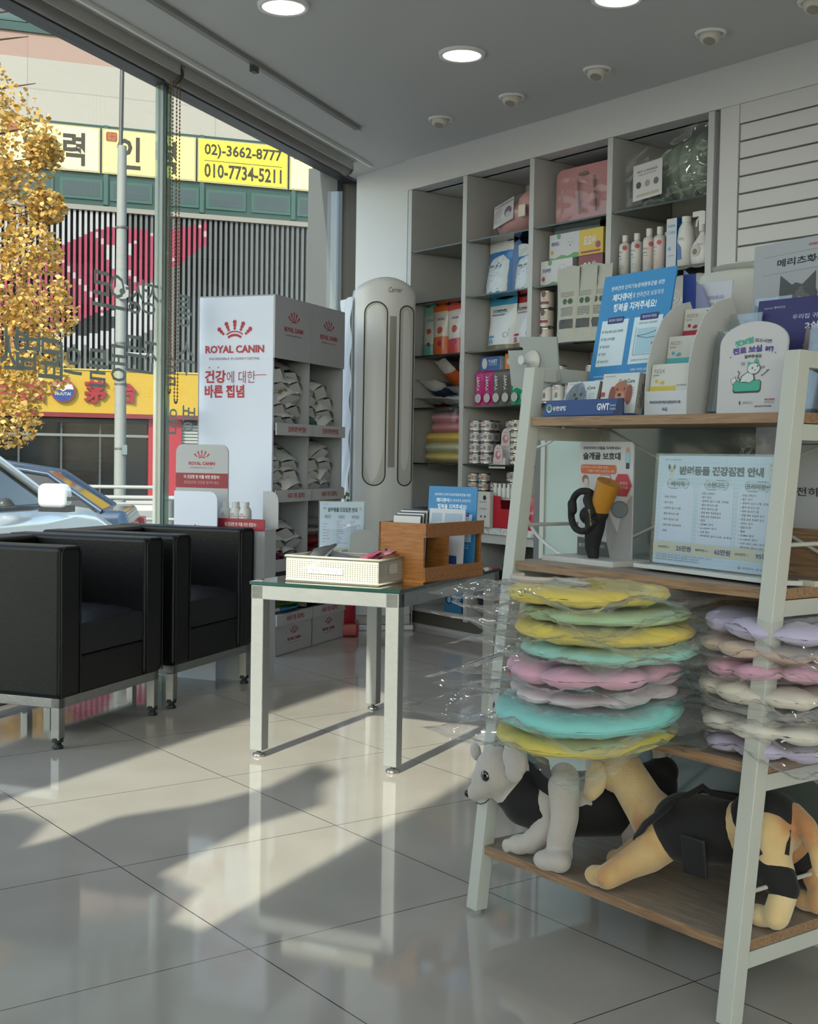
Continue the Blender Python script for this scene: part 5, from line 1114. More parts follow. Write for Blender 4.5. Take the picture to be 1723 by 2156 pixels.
b = MB(); W = .27; Hh = .165; b.prism([(0, 0), (W, 0), (W, Hh), (W-.05, Hh), (W-.05, Hh-.065), (.06, Hh-.065), (.05, Hh), (0, Hh)], 0, .004, RDB); b.box(0, .004, 0, .16, 0, Hh, RDB); b.box(W-.004, W, 0, .16, 0, Hh, RDB); b.box(0, W, .156, .16, 0, Hh, RDB); b.box(0, W, 0, .16, 0, .003, RDB); b.build('box_body', o)
b = MB(); b.M = T(0, -.0006, 0); b.text('PROBIOTICS', W*.8, .02, .012, C('#c9a0a4', .4), 1, w=.07); b.build('lettering', o)
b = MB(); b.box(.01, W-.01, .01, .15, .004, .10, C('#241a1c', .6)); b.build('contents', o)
pouch(SP(1.075, -.01, ZC, 20), 'red pouch standing right of the red display box', 'treat pouch', .11, .175, .05, [(1, '#a01c34')], 91, generic([('BITE', .5, .08, '#c9a8ac')]))
o = thing('stuffed_toy', 'small pale pink plush pig face behind the red pouch', 'soft toy', SP(1.06, .10, ZC+.12))
b = MB(); b.ell((0, 0, .07), (.06, .05, .055), C('#c9b0ae', .8, sheen=.5), 20); b.build('head', o)
b = MB(); b.ell((0, -.05, .06), (.018, .01, .012), C('#b98a8c', .8), 12); b.ell((-.02, -.048, .085), (.004, .004, .006), M_dark, 8); b.ell((.02, -.048, .085), (.004, .004, .006), M_dark, 8); b.build('face', o)
carton(SP(1.0, .12, ZC), 'grey carton under the pink plush toy', 'carton', .12, .14, .12, ('#8b8c8c', '#8b8c8c', '#8b8c8c'))
carton(SP(1.02, .04, ZS[4]), 'white carton with green lines at the left of the third column', 'carton', .11, .12, .06, ('#b9bdb9', '#a9aba9', '#b9bdb9'), lambda p, w, h: (p.rect(w*.2, h*.2, w*.8, h*.28, C('#5a8a5a', .4), 1), p.rect(w*.1, h*.6, w*.2, h*.75, C('#2b4a6a', .4), 1)))
# lower cabinet contents
o = thing('dark_bag', 'dark navy bag lying in the base cabinet', 'bag', SP(.62, .12, .11)); b = MB(); b.ell((0, 0, .13), (.10, .10, .13), C('#161a2c', .5, bump=.3), 18); b.ell((.12, 0, .10), (.05, .08, .12), C('#8d8f93', .3, .6), 14); b.build('body', o)
b = MB(); b.box(-.06, .06, -.10, -.09, .10, .20, C('#1c2136', .4)); b.build('pocket', o)
b = MB(); b.tube([(.17, -.05, .02), (.18, -.07, .2), (.16, -.05, .3), (.15, 0, .1)], .014, M_dark, 8); o = b.build('black_strap', M=SP(.62, .10, .11)); tag(o, 'black strap hanging beside the navy bag', 'strap')
o = thing('storage_tub', 'white plastic tub in the base cabinet right of the navy bag', 'tub', SP(.93, .10, .11)); b = MB(); b.lathe([(.075, 0), (.085, .2), (.09, .21)], C('#b9bcc2', .4), 24); b.build('body', o); b = MB(); b.lathe([(.092, .21), (.092, .225), (.05, .23)], C('#a9acb2', .4), 24); b.build('lid', o)
carton(SP(.30, .03, .11), 'blue and white carton with a water drop, low in the base cabinet', 'carton', .15, .10, .16, ('#2a6c9c', '#2a5c86', '#8a9096'), lambda p, w, h: (p.circ(w*.28, h*.45, w*.2, C('#1d3c5c', .4), 1), p.circ(w*.28, h*.42, w*.1, C('#7fb0cc', .4), 2), p.text('LEBO', w*.68, h*.5, h*.2, C('#c0c8cc', .4), 1, w=w*.46, bold=.03), p.rect(0, h*.8, w, h, C('#9aa4ac', .4), 1)))
# --- column 3
o = thing('pet_backpack', 'dusty pink pet backpack in a clear bag on the top shelf', 'pet carrier', SP(1.245, .16, ZS[0], 0))
b = MB(); P = rr(-.20, 0, .20, .285, .04); b.prism(P, -.05, .10, C('#b07f84', .75, bump=.15)); b.build('body', o, bevel=.012, seg=3)
b = MB(); P = rr(-.203, -.003+.004, .203, .288, .042); b.tube([(x, .03, z) for x, z in P], .005, C('#2c3138', .6), 6, closed=True); b.build('zip_edge', o)
b = MB(); b.M = T(0, -.0615, 0); b.rrect(-.03, .235, .03, .25, .007, C('#6e5a58', .4), 1); b.build('handle_patch', o)
for x in (-.035, .075):
    b = MB(); b.tube([(x, -.063, .22), (x+.01, -.066, .14), (x+.02, -.066, .05)], .006, C('#8a6468', .6), 6); b.build('strap', o)
b = MB(); b.grid(lambda u, v: (-.235+.47*u+.006*noise.noise(Vector((u*9, v*9, 1))), -.068-.008*abs(noise.noise(Vector((u*5, v*3, 4))))-.008*sin(pi*u), .002+.22*v*(.8+.25*sin(2.6*u+.6))), 30, 22, M_bag); b.build('clear_bag', o)
def padbox(txt):
    return lambda p, w, h: (p.circ(w*.30, h*.9, w*.06, C('#5a8f5c', .4), 1), p.text(txt, w*.20, h*.62, h*.16, C('#55668a', .4), 1, w=w*.26, bold=.03), p.circ(w*.1, h*.3, w*.05, C('#a04038', .4) if txt[0] == '안' else C('#b59a5c', .4), 1), p.poly([(0, 0), (w, 0), (w, h*.16), (w*.8, h*.2), (w*.6, h*.1), (w*.4, h*.17), (w*.2, h*.06), (0, h*.1)], C('#5f8f5a', .4), 1), p.circ(w*.62, h*.62, w*.012, M_dark, 2, 8), p.circ(w*.72, h*.6, w*.012, M_dark, 2, 8), p.circ(w*.67, h*.5, w*.02, C('#5a5a60', .4), 2, 10), p.ring(w*.67, h*.56, w*.13, w*.004, C('#8a8f96', .4), 1))
z = ZS[1]
carton(SP(1.005, .05, z), 'white pad carton with a green edge, lower of the two', 'carton', .23, .2, .128, ('#bcbec4', '#9c9ea3', '#c0c2c6'), padbox('안심배변')); carton(SP(1.045, .07, z+.129), 'white pad carton with a green edge, upper of the two', 'carton', .225, .2, .128, ('#b9bbc2', '#93959b', '#c0c2c6'), padbox('배변패드'))
pouch(SP(1.17, .15, z+.285) @ RX(8) @ RY(90) @ T(0, 0, -.15), 'folded pale blue pad pack lying on the white cartons', 'pad pack', .055, .30, .05, [(1, '#8b9aa8')], 95, None, name='pad_pack', wr=.006)
yo = lambda c: (lambda p, w, h: (p.text('요요쉬', w*.45, h*.55, h*.4, C('#c9c4c0', .4), 1, w=w*.5, bold=.05), p.circ(w*.8, h*.35, w*.1, C(c, .4), 1), p.rect(w*.1, h*.08, w*.9, h*.16, C(c, .4), 1)))
carton(SP(1.275, .05, z), 'maroon carton with rounded white lettering, under the yellow one', 'carton', .165, .16, .125, ('#7c3a44', '#5e2c34', '#7c3a44'), yo('#a0505a')); carton(SP(1.275, .05, z+.126), 'yellow carton with rounded white lettering on the maroon one', 'carton', .165, .16, .125, ('#c4a83c', '#a98c2c', '#c9b05a'), yo('#8a3a4a'))
pouch(SP(1.475, .10, z, 30), 'crinkled blue plastic pack at the right end of the cartons', 'pad pack', .09, .29, .09, [(1, '#6f8294')], 97, None, name='pad_pack', wr=.009)
G3 = 'brown labelled tin cans, third column'
canstack(cD, .092, 1.05, .06, ZS[2], 3, 'tall can with a brown dog picture in the left stack', G3); canstack(cD, .092, 1.13, .12, ZS[2], 2, 'tall can with a brown dog picture in the second stack', G3); canstack(cD, .092, 1.22, .16, ZS[2], 2, 'tall can with a brown dog picture in the third stack', G3)
G4 = 'white dog food cans, third column'
for k, x in enumerate((1.07, 1.15, 1.24, 1.33, 1.42)): canstack(cE, .095, x, .06, ZS[3], 1 if k > 1 else 2, 'tall white dog food can, %s from the left' % ['first', 'second', 'third', 'fourth', 'fifth'][k], G4)
for k, x in enumerate((1.30, 1.38, 1.46)): canstack(cE, .095, x, .14, ZS[3], 2, 'tall white dog food can in the rear row, %s from the left' % ['first', 'second', 'third'][k], G4)
# --- column 4
o = thing('bagged_cushion_bed', 'grey green pet bed in a clear bag with a printed card, top right shelf', 'pet bed', SP(1.86, .18, ZS[0], 0))
b = MB()
for k in range(5): b.ell((-.16+.07*k, 0, .14+.008*k), (.065, .13, .125+.008*k), C('#6f7f74', .7, bump=.2), 16)
b.build('padded_body', o)
b = MB(); b.grid(lambda u, v: (-.27+.50*u+.01*noise.noise(Vector((u*8, v*8, 2))), -.145-.03*sin(pi*u)-.012*noise.noise(Vector((u*7, v*9, 5))), .002+.325*v*(.72+.3*u)), 30, 22, M_bag); b.build('clear_bag', o)
b = MB(); b.M = T(-.09, -.19, .03) @ RX(-4) @ RY(-4); b.lay = .0008; W, H = .175, .165; b.M = b.M @ T(-W/2, 0, 0); b.rect(0, 0, W, H, C('#b9b9bd', .4), 0); b.text('PET CARRIER', W*.5, H*.78, H*.07, C('#4c4c50', .4), 1, w=W*.7); b.rect(W*.2, H*.68, W*.8, H*.7, C('#77777b', .4), 1)
for q in (.2, .5, .8): b.circ(W*q, H*.42, W*.09, C(['#4a4440', '#8f8a80', '#5a5f66'][int(q*3)], .4), 1, 14)
b.rect(W*.12, H*.08, W*.9, H*.16, C('#a59f8a', .4), 1); b.build('printed_card', o)
z = ZS[1]
def sh_print(c):
    return lambda p, r: (p.rect(-r*1.2, .085, r*.2, .09, C('#77787c', .4), 1), p.text('SHAMPOO', -r*.2, .105, .010, C(c, .4), 1, w=r*1.4), p.circ(r*.8, .125, r*.4, C(c, .4), 1, 12), p.rect(-r*.8, .072, r*.4, .075, C('#8a8a8c', .4), 1), p.ring(r*.3, .035, r*.35, r*.05, C('#9a8f8c', .4), 1))
prs = [bottle([(.022, 0), (.028, .004), (.029, .13), (.026, .145), (.013, .152), (.013, .158)], '#bdbfc0', prints=sh_print('#a04238')), bottle([(.022, 0), (.028, .004), (.029, .14), (.026, .155), (.013, .162), (.013, .168)], '#c0b9ba', prints=sh_print('#b0505c'))]
for i, q in enumerate(prs):
    b = MB(); b.cyl((0, 0, .156+.01*i), (0, 0, .186+.012*i), .015, C('#c2c4c2', .35), n=20); b.build('cap', q)
u_ = [False, False]
for i, (x, v) in enumerate(((1.585, 0), (1.66, 0), (1.735, 1), (1.80, 1), (1.775, 0))):
    place_copy(prs[v], u_[v], SP(x, .05 if i < 4 else .13, z, random.uniform(-15, 15)), 'white shampoo bottle, %s in the top right bay' % ['first from the left', 'second from the left', 'third from the left, pinkish', 'fourth from the left, pinkish', 'in the rear row'][i], 'bottle', 'shampoo bottles on the second shelf'); u_[v] = True
carton(SP(1.845, .04, z, 0), 'white and blue shampoo carton between the bottles', 'carton', .062, .055, .225, ('#b5bcc4', '#1d5f94', '#b5bcc4'), lambda p, w, h: (p.text('DERMA', w*.5, h*.85, h*.05, C('#4a8ab8', .4), 1, w=w*.7), p.text('CARE', w*.5, h*.72, h*.06, C('#4a8ab8', .4), 1, w=w*.7), p.circ(w*.35, h*.4, w*.14, C('#5a9ac4', .4), 1), p.rect(w*.2, h*.25, w*.8, h*.27, C('#8a9aa8', .4), 1)), sprints=lambda p, w, h: p.text('COOL PURE SHAMPOO', w*.5, h*.5, w*.42, C('#9cb8d0', .4), 1, w=h*.8, rot=pi/2, bold=.03))
q = bottle([(.028, 0), (.038, .006), (.040, .12), (.034, .17), (.02, .195), (.02, .20)], '#c6c8c8', prints=lambda p, r: (p.poly([(-r*.6, .03), (r*.2, .03), (r*.1, .085), (-r*.5, .11)], C('#3d5f9c', .4), 1), p.text('aroma', -r*.1, .12, .012, C('#6f96b8', .4), 1, w=r))); b = MB(); b.cyl((0, 0, .198), (0, 0, .222), .022, C('#c6c8c8', .35), n=20); b.build('cap', q)
q.matrix_world = SP(1.955, .05, z); tag(q, 'rounded white lotion bottle with a blue mark', 'bottle')
pb = bottle([(.02, 0), (.026, .004), (.026, .11), (.012, .13), (.010, .14)], '#bfc0bf', n=16); b = MB(); b.cyl((0, 0, .138), (0, 0, .165), .006, C('#bfc0bf', .35)); b.cyl((0, 0, .155), (0, 0, .163), .014, C('#bfc0bf', .35)); b.tube([(0, 0, .168), (-.02, 0, .17), (-.035, 0, .162)], .005, C('#bfc0bf', .35), 8); b.build('pump', pb)
for i, (x, y) in enumerate(((2.0, .14), (2.04, .10), (2.075, .15))): place_copy(pb, i > 0, SP(x, y, z+.02, 20*i), 'white pump bottle behind the spray bottle, %s one' % ['left', 'middle', 'right'][i], 'bottle', 'pump bottles in the top right bay')
o = thing('spray_bottle', 'squat white spray bottle with a trigger at the right end of the shelf', 'bottle', SP(2.05, .045, z) @ Matrix.Scale(1, 4))
b = MB(); b.M = Matrix.Diagonal((1, .55, 1, 1)); b.lathe([(.045, 0), (.056, .01), (.058, .06), (.05, .09), (.025, .12), (.014, .135), (.014, .15)], C('#c3c3c2', .35), 28); b.build('body', o)
b = MB(); b.cyl((0, 0, .145), (0, 0, .175), .016, C('#c3c3c2', .35)); b.box(-.012, .022, -.012, .012, .175, .23, C('#c3c3c2', .35)); b.box(-.05, .01, -.009, .009, .212, .235, C('#c3c3c2', .35)); b.tube([(-.012, 0, .212), (-.03, 0, .195), (-.034, 0, .17)], .006, C('#c3c3c2', .35), 8); b.build('trigger', o)
b = MB(); b.M = T(0, -.033, 0); b.circ(-.01, .06, .026, C('#a9a5a0', .4), 1); b.circ(-.012, .055, .013, C('#6b6259', .4), 2); b.text('WASH', .015, .085, .008, C('#3a5a8a', .4), 2); b.build('printed_label', o)
for i, (x, c) in enumerate(((1.62, '#5e83a0'), (1.75, '#8a9aa0'), (1.88, '#a9a9a6'), (2.0, '#7a93a8'))):
    pouch(SP(x, .12, ZS[2], -8+5*i), ['blue', 'grey blue', 'pale grey', 'steel blue'][i]+' food bag on the third shelf, half hidden by posters', 'pet food bag', .14, .27, .08, [(.7, c), (1, '#bbbdbd')], 110+i, generic([('CARE', .6, .1, '#c0c4c8')]), name='food_bag')
# ================================================================ LADDER RACK
M_rk = C('#b0b2ab', .45); M_oak = mat_wood('oak', '#96775a', '#6f543c', (2.2, 26, 40), .5); M_oakt = mat_wood('oaktop', '#94867a', '#776858', (2.0, 26, 26), .45)
RL_, TH = .665, 1.157
rk = thing('ladder_rack', 'white metal ladder rack with four wood shelves in the right foreground', 'rack', F_R)
def ly(z): return .117*z
def bar(b, p, q, w, d, m):
    """square bar between two points, w along x, d along y"""
    vs = []
    for c in (p, q): vs += [(c[0], c[1], c[2]), (c[0]+w, c[1], c[2]), (c[0]+w, c[1]+d, c[2]), (c[0], c[1]+d, c[2])]
    b.add(vs, [(0, 3, 2, 1), (4, 5, 6, 7), (0, 1, 5, 4), (1, 2, 6, 5), (2, 3, 7, 6), (3, 0, 4, 7)], m)
for x in (-.005, RL_):
    b = MB(); bar(b, (x, 0, .008), (x, ly(TH), TH), .032, .032, M_rk); l = b.build('front_leg', rk, bevel=.0015)
    b = MB(); b.cyl((x+.016, .016, 0), (x+.016, .016, .012), .013, C('#8c8d8a', .5), n=16); b.build('levelling_foot', l)
    b = MB(); bar(b, (x, .345, .016), (x, .345, TH), .028, .028, M_rk); b.build('rear_leg', rk, bevel=.0015)
    b = MB(); b.box(x, x+.03, ly(TH)+.02, .37, TH-.030, TH, M_rk); b.build('top_rail', rk, bevel=.0015)
    for z in (.127, .429, .727, 1.032):
        b = MB(); b.box(x+.004, x+.026, ly(z)+.03, .35, z-.030, z-.002, M_rk); b.build('side_rail', rk)
    b = MB(); b.cyl((x+.016, ly(.82)+.02, .82), (x+.016, .35, .82), .004, M_rk, n=8); b.build('tie_rod', rk); b = MB(); b.cyl((x+.016, ly(.235)+.02, .225), (x+.016, .35, .225), .004, M_rk, n=8); b.build('tie_rod', rk)
b = MB()
for p, q in (((.03, .362, .15), (RL_, .362, .72)), ((RL_, .362, .15), (.03, .362, .72)), ((.03, .362, .76), (RL_, .362, 1.03)), ((RL_, .362, .76), (.03, .362, 1.03))):
    b = MB(); b.cyl(p, q, .0035, M_rk, n=8); b.build('cross_brace', rk)
for z in (.145, .447, .745, 1.05):
    b = MB(); x0, x1 = .0, RL_+.026; y0 = ly(z)+.004; y1 = .37
    if True: b.prismz([(.028, y0), (RL_-.001, y0), (RL_-.001, y0+.034), (x1, y0+.034), (x1, y1), (0.0, y1), (0.0, y0+.034), (.028, y0+.034)], z-.018, z-.0008, M_oak); b.prismz([(.028, y0+.0005), (RL_-.001, y0+.0005), (RL_-.001, y0+.034), (x1, y0+.034), (x1, y1), (0.0, y1), (0.0, y0+.034), (.028, y0+.034)], z-.0007, z, M_oakt)
    b.build('shelf_board', rk)
def rx(px, py, y): return at_plane(px, py, F_R, y)
# ================================================================ COUNTER BEHIND THE RACK
ct = thing('reception_counter', 'reception counter with pale green and grey glass front behind the rack', 'counter', F_R)
b = MB(); b.box(-.29, 1.6, .475, .99, .0, 1.04, C('#7f8681', .6)); b.box(-.31, 1.62, .46, 1.0, 1.04, 1.06, C('#6e7374', .4)); b.build('body', ct)
b = MB(); b.box(-.285, -.105, .465, .474, .05, 1.035, C('#a9bab6', .25)); b.build('pale_green_panel', ct)
b = MB(); b.box(-.105, 1.6, .467, .474, .05, 1.035, C('#5f6863', .15)); b.build('grey_glass_panel', ct)
b = MB(); b.box(-.32, -.30, .46, .99, 0, 1.04, C('#595c5d', .4)); b.box(-.30, -.285, .46, .48, 0, 1.04, C('#b5b7b0', .4)); b.build('edge_post', ct)
b = MB(); b.box(-.29, 1.6, .45, .475, 0, .05, C('#b5b6b4', .4)); b.build('skirting', ct)
b = MB(); b.box(.14, RL_+.5, .385, .398, .62, .835, M_oak); o = b.build('wood_board', M=F_R); tag(o, 'low strip of wood grain board behind the second shelf of the rack', 'board')
b = MB(); b.box(0, .58, 0, .002, 0, .36, C('#b3b4b8', .5)); b.M = T(0, -.0006, 0)
for i, (t, x, z, w, h) in enumerate((('안전하개', .13, .205, .11, .018), ('우리 모두 행복', .40, .26, .2, .018), ('서로 다른 보호자', .40, .225, .22, .014), ('동물 대소변은', .40, .165, .22, .02), ('친구들은 이동장에', .40, .115, .22, .015), ('안전하게', .40, .095, .12, .015), ('반려동물 예방을 위해', .40, .06, .22, .014), ('우리 강아지는 의료', .40, .035, .24, .014))): b.text(t, x, z, h, C('#44444a', .5), 1, w=w, bold=.02)
b.line([(.09, .15), (.09, .30), (.56, .30)], .002, C('#44444a', .5), 1); b.ring(.16, .33, .022, .002, M_dark, 1); b.ring(.185, .338, .012, .002, M_dark, 1); b.line([(.135, .335), (.115, .35), (.11, .345)], .002, M_dark, 1); b.rect(.0, .0, .58, .025, C('#8f8f96', .5), 1)
o = b.build('notice_poster', M=F_R @ T(.36, .455, .70)); tag(o, 'white notice poster with a line-drawn cat fixed to the counter front', 'poster')
b = MB(); b.box(0, .5, 0, .003, 0, .20, C('#a08c24', .5)); b.M = T(0, -.0006, 0); b.text('홈페이지 하시면 제휴의', .30, .085, .02, C('#2c2a18', .5), 1, w=.30, bold=.02); b.rect(.17, .145, .5, .175, M_dark, 1)
for k in range(12): b.rect(.2+k*.025, .15+.008*(k % 3), .21+k*.025, .16+.006*(k % 2), C('#c0c0bc', .5), 2)
o = b.build('yellow_notice', M=F_R @ T(.30, .455, .48)); tag(o, 'yellow notice with black lettering low on the counter front', 'poster')
b = MB(); b.grid(lambda u, v: (.36+.10*u*(1-.3*v), .405+.006*noise.noise(Vector((u*9, v*7, 0))), .90+.12*v), 12, 12, M_bag); o = b.build('plastic_bag', M=F_R); tag(o, 'small clear bag hanging on the counter front beside the notice', 'plastic bag')
# socket and cables
o = thing('power_socket', 'white power socket block on the second shelf behind the knee sign', 'socket', F_R @ T(.0, .385, .765)); 
b = MB(); b.box(-.01, .055, -.02, .012, 0, .045, C('#bfc0b8', .4)); b.build('block', o, bevel=.004); b = MB(); b.cyl((.025, -.0205, .022), (.025, -.0215, .022), .016, C('#4a4b48', .4), n=20); b.cyl((.045, -.05, .012), (.03, -.02, .018), .010, C('#c0c1ba', .4), n=12); b.build('outlet', o)
def cable(pts, label, r=.0032):
    P = []; pts = [Vector(p) for p in pts]
    for i in range(len(pts)-1):
        a = pts[max(i-1, 0)]; b_ = pts[i]; c = pts[i+1]; d = pts[min(i+2, len(pts)-1)]
        for k in range(6):
            t = k/6; P.append(.5*((2*b_)+(c-a)*t+(2*a-5*b_+4*c-d)*t*t+(3*b_-a-3*c+d)*t**3))
    P.append(pts[-1]); b = MB(); b.tube(P, r, C('#c2c4c2', .4), 8); o = b.build('cable', M=F_R); tag(o, label, 'cable')
cable([rx(1100, 1075, .37), rx(1130, 1125, .40), rx(1170, 1160, .39), rx(1205, 1176, .37), rx(1240, 1172, .35)], 'white cable curving down from the rack leg to the socket', .004)
cable([rx(1188, 900, .38), rx(1160, 930, .38), rx(1120, 946, .37), rx(1090, 960, .36)], 'white cable hanging just under the top shelf of the rack')
# ================================================================ TOP SHELF
Z1 = 1.05
# grey back of a cut-out sign with a knob
o = thing('cutout_sign_back', 'plain grey back of a cut-out sign with a white knob, behind the rack corner', 'sign', F_R)
P = [rx(x, y, .20) for x, y in ((1093, 709), (1172, 709), (1176, 778), (1182, 800), (1120, 830), (1077, 811), (1070, 738), (1102, 737), (1101, 732), (1095, 730))]
b = MB(); b.prism([(p.x, p.z) for p in P][::-1], .20, .204, C('#8f918e', .5)); b.build('panel', o)
k = rx(1123, 760, .2); b = MB(); b.lathe([(.024, 0), (.022, .006), (.010, .010), (.008, .03), (.010, .034)], C('#b9bbb8', .4), 24); kb = b.build('knob', o, M=T(k.x, .198, k.z) @ RX(90))
def paper_thing(name, label, cat, M, W, H, fn, col='#b9bcc0', thick=.004, lay=.0004):
    b = MB(); b.lay = lay; b.box(0, W, .0002, thick, 0, H, C(col, .5)); fn(b, W, H); o = b.build(name, M=M); return tag(o, label, cat)
# blue poster
def woman(b, W, H):
    cx = W*.60; HB = C('#15161a', .5); SKN = C('#b08d7c', .5)
    b.poly([(cx-W*.20, 0), (cx-W*.21, H*.08), (cx-W*.15, H*.15), (cx-W*.04, H*.19), (cx+W*.08, H*.17), (cx+W*.15, H*.11), (cx+W*.16, 0)], HB, 2); b.circ(cx-W*.005, H*.055, W*.115, SKN, 3, 20, rz=H*.09); b.poly([(cx-W*.12, H*.07), (cx-W*.1, H*.14), (cx+.02*W, H*.155), (cx-W*.02, H*.10)], HB, 4)
    for q in (-.045, .045): b.rect(cx+W*(q-.022), H*.052, cx+W*(q+.022), H*.058, HB, 4)
def blue_full(b, W, H): blue_print(b, W, H, True); woman(b, W, H)
paper_thing('blue_poster', 'large blue dementia treatment poster leaning at the back of the top shelf', 'poster', F_R @ T(.052, .255, Z1) @ RX(-12) @ RY(-1.0), .205, .32, blue_full, '#2f7fb8')
b = MB(); b.prism([(0, 0), (.06, 0), (.06, .25), (.035, .245), (.012, .22), (0, .18)], 0, .004, C('#8388a8', .5)); b.M = T(0, -.0006, 0); b.circ(.02, .05, .03, C('#b4b6b9', .5), 1, rz=.045); b.poly([(.0, .08), (.03, .10), (.06, .23), (.05, .22), (.005, .14)], C('#2c2c38', .5), 1)
o = b.build('standing_figure_card', M=F_R @ T(.045, .345, Z1+.01)); tag(o, 'lilac card sticking out left of the large blue poster', 'card')
b = MB(); b.prism([(0, 0), (.085, 0), (.085, .2), (.05, .27), (0, .31)], 0, .004, C('#7e83a8', .5)); b.M = T(0, -.0006, 0); b.rect(.0, .10, .035, .30, C('#2a3f86', .5), 1); o = b.build('standing_figure_card', M=F_R @ T(.245, .350, Z1)); tag(o, 'lilac and dark blue card sticking out right of the large blue poster', 'card')
# medicine box tray
o = thing('counter_tray', 'dark blue cardboard tray for medicine boxes at the left of the top shelf', 'display tray', F_R @ T(.062, .128, Z1)); TW_ = .232
DBL = C('#163a78', .45); b = MB(); b.prism([(.0, 0), (TW_, 0), (TW_, .034), (.012, .034)], 0, .003, DBL); b.box(0.002, TW_, 0, .12, 0, .003, DBL); b.add([(0, 0, 0), (0, .11, 0), (.012, .11, .034), (.012, 0, .034)], [(0, 1, 2, 3)], DBL); b.build('tray_body', o)
b = MB(); b.M = T(0, -.0006, 0); b.circ(.022, .017, .0085, C('#b9bfc6', .5), 1, 20); b.circ(.022, .018, .0065, C('#2a6a4a', .5), 2, 8); b.text('유한양행', .052, .017, .010, C('#c0c8d4', .5), 1, w=.040, bold=.04); b.text('GWT', .178, .018, .014, C('#d3d8de', .5), 1, w=.034, bold=.04); b.text('Animal', .205, .021, .005, C('#b9c2d0', .5), 1, w=.016); b.text('Health', .205, .014, .005, C('#b9c2d0', .5), 1, w=.016); b.poly([(TW_-.030, 0), (TW_, 0), (TW_, .034), (TW_-.012, .034)], C('#0c2048', .5), 1); b.build('lettering', o)
def med(dog, red):
    def f(b, W, H):
        b.rect(0, 0, W, H, C('#bcc0c0', .5), 1); c = C('#a3303c' if red else '#2a78b4', .5)
        b.rrect(-.0, H*.42, W*.12, H*.54, .003, c, 2); b.text('처방용 동물의약품', W*.2, H*.93, H*.035, C('#55606a', .5), 2, w=W*.28); b.text('GedaCure', W*.68, H*.80, H*.10, C('#22303c', .5), 2, w=W*.44, bold=.02); b.text('GedaCure for dog', W*.62, H*.72, H*.03, C('#8a4a50', .5), 2, w=W*.3)
        for k in range(4): b.text('제다큐어정', W*.84, H*(.62-.06*k), H*.03, C('#44505c', .5), 2, w=W*.15)
        if dog == 'm':
            for i in range(26):
                a = i*2.4; r = .02+.012*((i*7) % 5)/5; b.circ(W*.38+W*.26*cos(a)*((i % 7)+2)/9, H*.50+H*.24*sin(a)*((i % 5)+2)/7, r*.8, C(['#b6c4d0', '#a9b8c8', '#c0c8d0'][i % 3], .6), 3, 12)
            b.circ(W*.30, H*.60, W*.035, M_dark, 5, 12); b.circ(W*.50, H*.61, W*.035, M_dark, 5, 12); b.circ(W*.38, H*.47, W*.05, M_dark, 5, 14, rz=H*.05)
        else:
            FUR = C('#9c6248', .6); FU2 = C('#b07c5c', .6); FU3 = C('#7e4634', .6)
            b.circ(W*.55, H*.50, W*.24, FUR, 3, 20, rz=H*.30); b.circ(W*.32, H*.44, W*.09, FU3, 4, 16, rz=H*.24); b.circ(W*.79, H*.46, W*.09, FU3, 4, 16, rz=H*.25); b.circ(W*.54, H*.38, W*.15, FU2, 4, 18, rz=H*.17)
            b.circ(W*.45, H*.60, W*.022, M_dark, 5, 12); b.circ(W*.65, H*.61, W*.022, M_dark, 5, 12); b.circ(W*.53, H*.46, W*.055, C('#2c1f1c', .5), 5, 14, rz=H*.045); b.line([(W*.44, H*.14), (W*.53, H*.11), (W*.62, H*.14)], .002, FU3, 5)
    return f
def medbox(M, label, dog, red, W=.105, H=.085, D=.022):
    o = thing('medicine_box', label, 'medicine box', M); b = MB(); b.box(0, W, 0, D, 0, H, [C('#aeb2b0', .5)]*2+[C('#bcc0c0', .5)]*2+[C('#7c7b77', .5)]*2); b.build('carton', o)
    b = MB(); b.M = T(0, -.0004, 0); b.lay = .0003; med(dog, red)(b, W, H); b.build('printed_front', o)
    b = MB(); b.M = T(W+.0006, 0, 0) @ RZ(90); b.text('GedaCure', D*.5, H*.45, D*.5, M_dark, 1, w=H*.6, rot=pi/2); b.build('printed_side', o); return o
medbox(F_R @ T(.098, .150, Z1+.005) @ RZ(-3) @ RX(-14) @ T(0, 0, 0), 'medicine box with a white dog, front left in the blue tray', 'm', False, .098, .070)
medbox(F_R @ T(.122, .205, Z1+.005) @ RZ(-3) @ RX(-12), 'medicine box with a white dog, standing behind the first in the blue tray', 'm', False, .105, .076)
medbox(F_R @ T(.205, .150, Z1+.005) @ RX(-10), 'medicine box with a golden brown dog at the right of the blue tray', 'g', True, .098, .082)
# supplement card holder with three tiers
o = thing('leaflet_holder', 'white stepped card holder with three tiers of cards, in the middle of the top shelf', 'card holder', F_R @ T(.313, .170, Z1) @ RZ(2)); HW = .100
WHC = C('#b4b5b5', .5)
for x in (-.0025, HW):
    b = MB(); cv = [(0, 0), (.115, 0), (.15, .20), (.13, .235)]+[(.13-.13*sin(R(a))*1.0, .05+.185*cos(R(a))) for a in (20, 40, 60, 75, 90)]
    b.M = T(x, 0, 0) @ RZ(90); b.prism(cv, -.0025, 0, WHC); b.build('side_cheek', o)
b = MB(); b.box(0, HW, 0, .002, 0, .048, C('#b9bdc4', .5)); b.box(0, HW, 0, .14, 0, .002, WHC); b.M = T(0, -.0005, 0); b.text('후코시리즈와 함께 매일의 일상을 밀리의 오겜!', HW*.5, .026, .006, C('#33353c', .5), 1, w=HW*.76, bold=.03); b.text('H-Q', HW*.5, .012, .008, C('#2a5080', .5), 1, w=.012, bold=.04); b.build('front_panel', o)
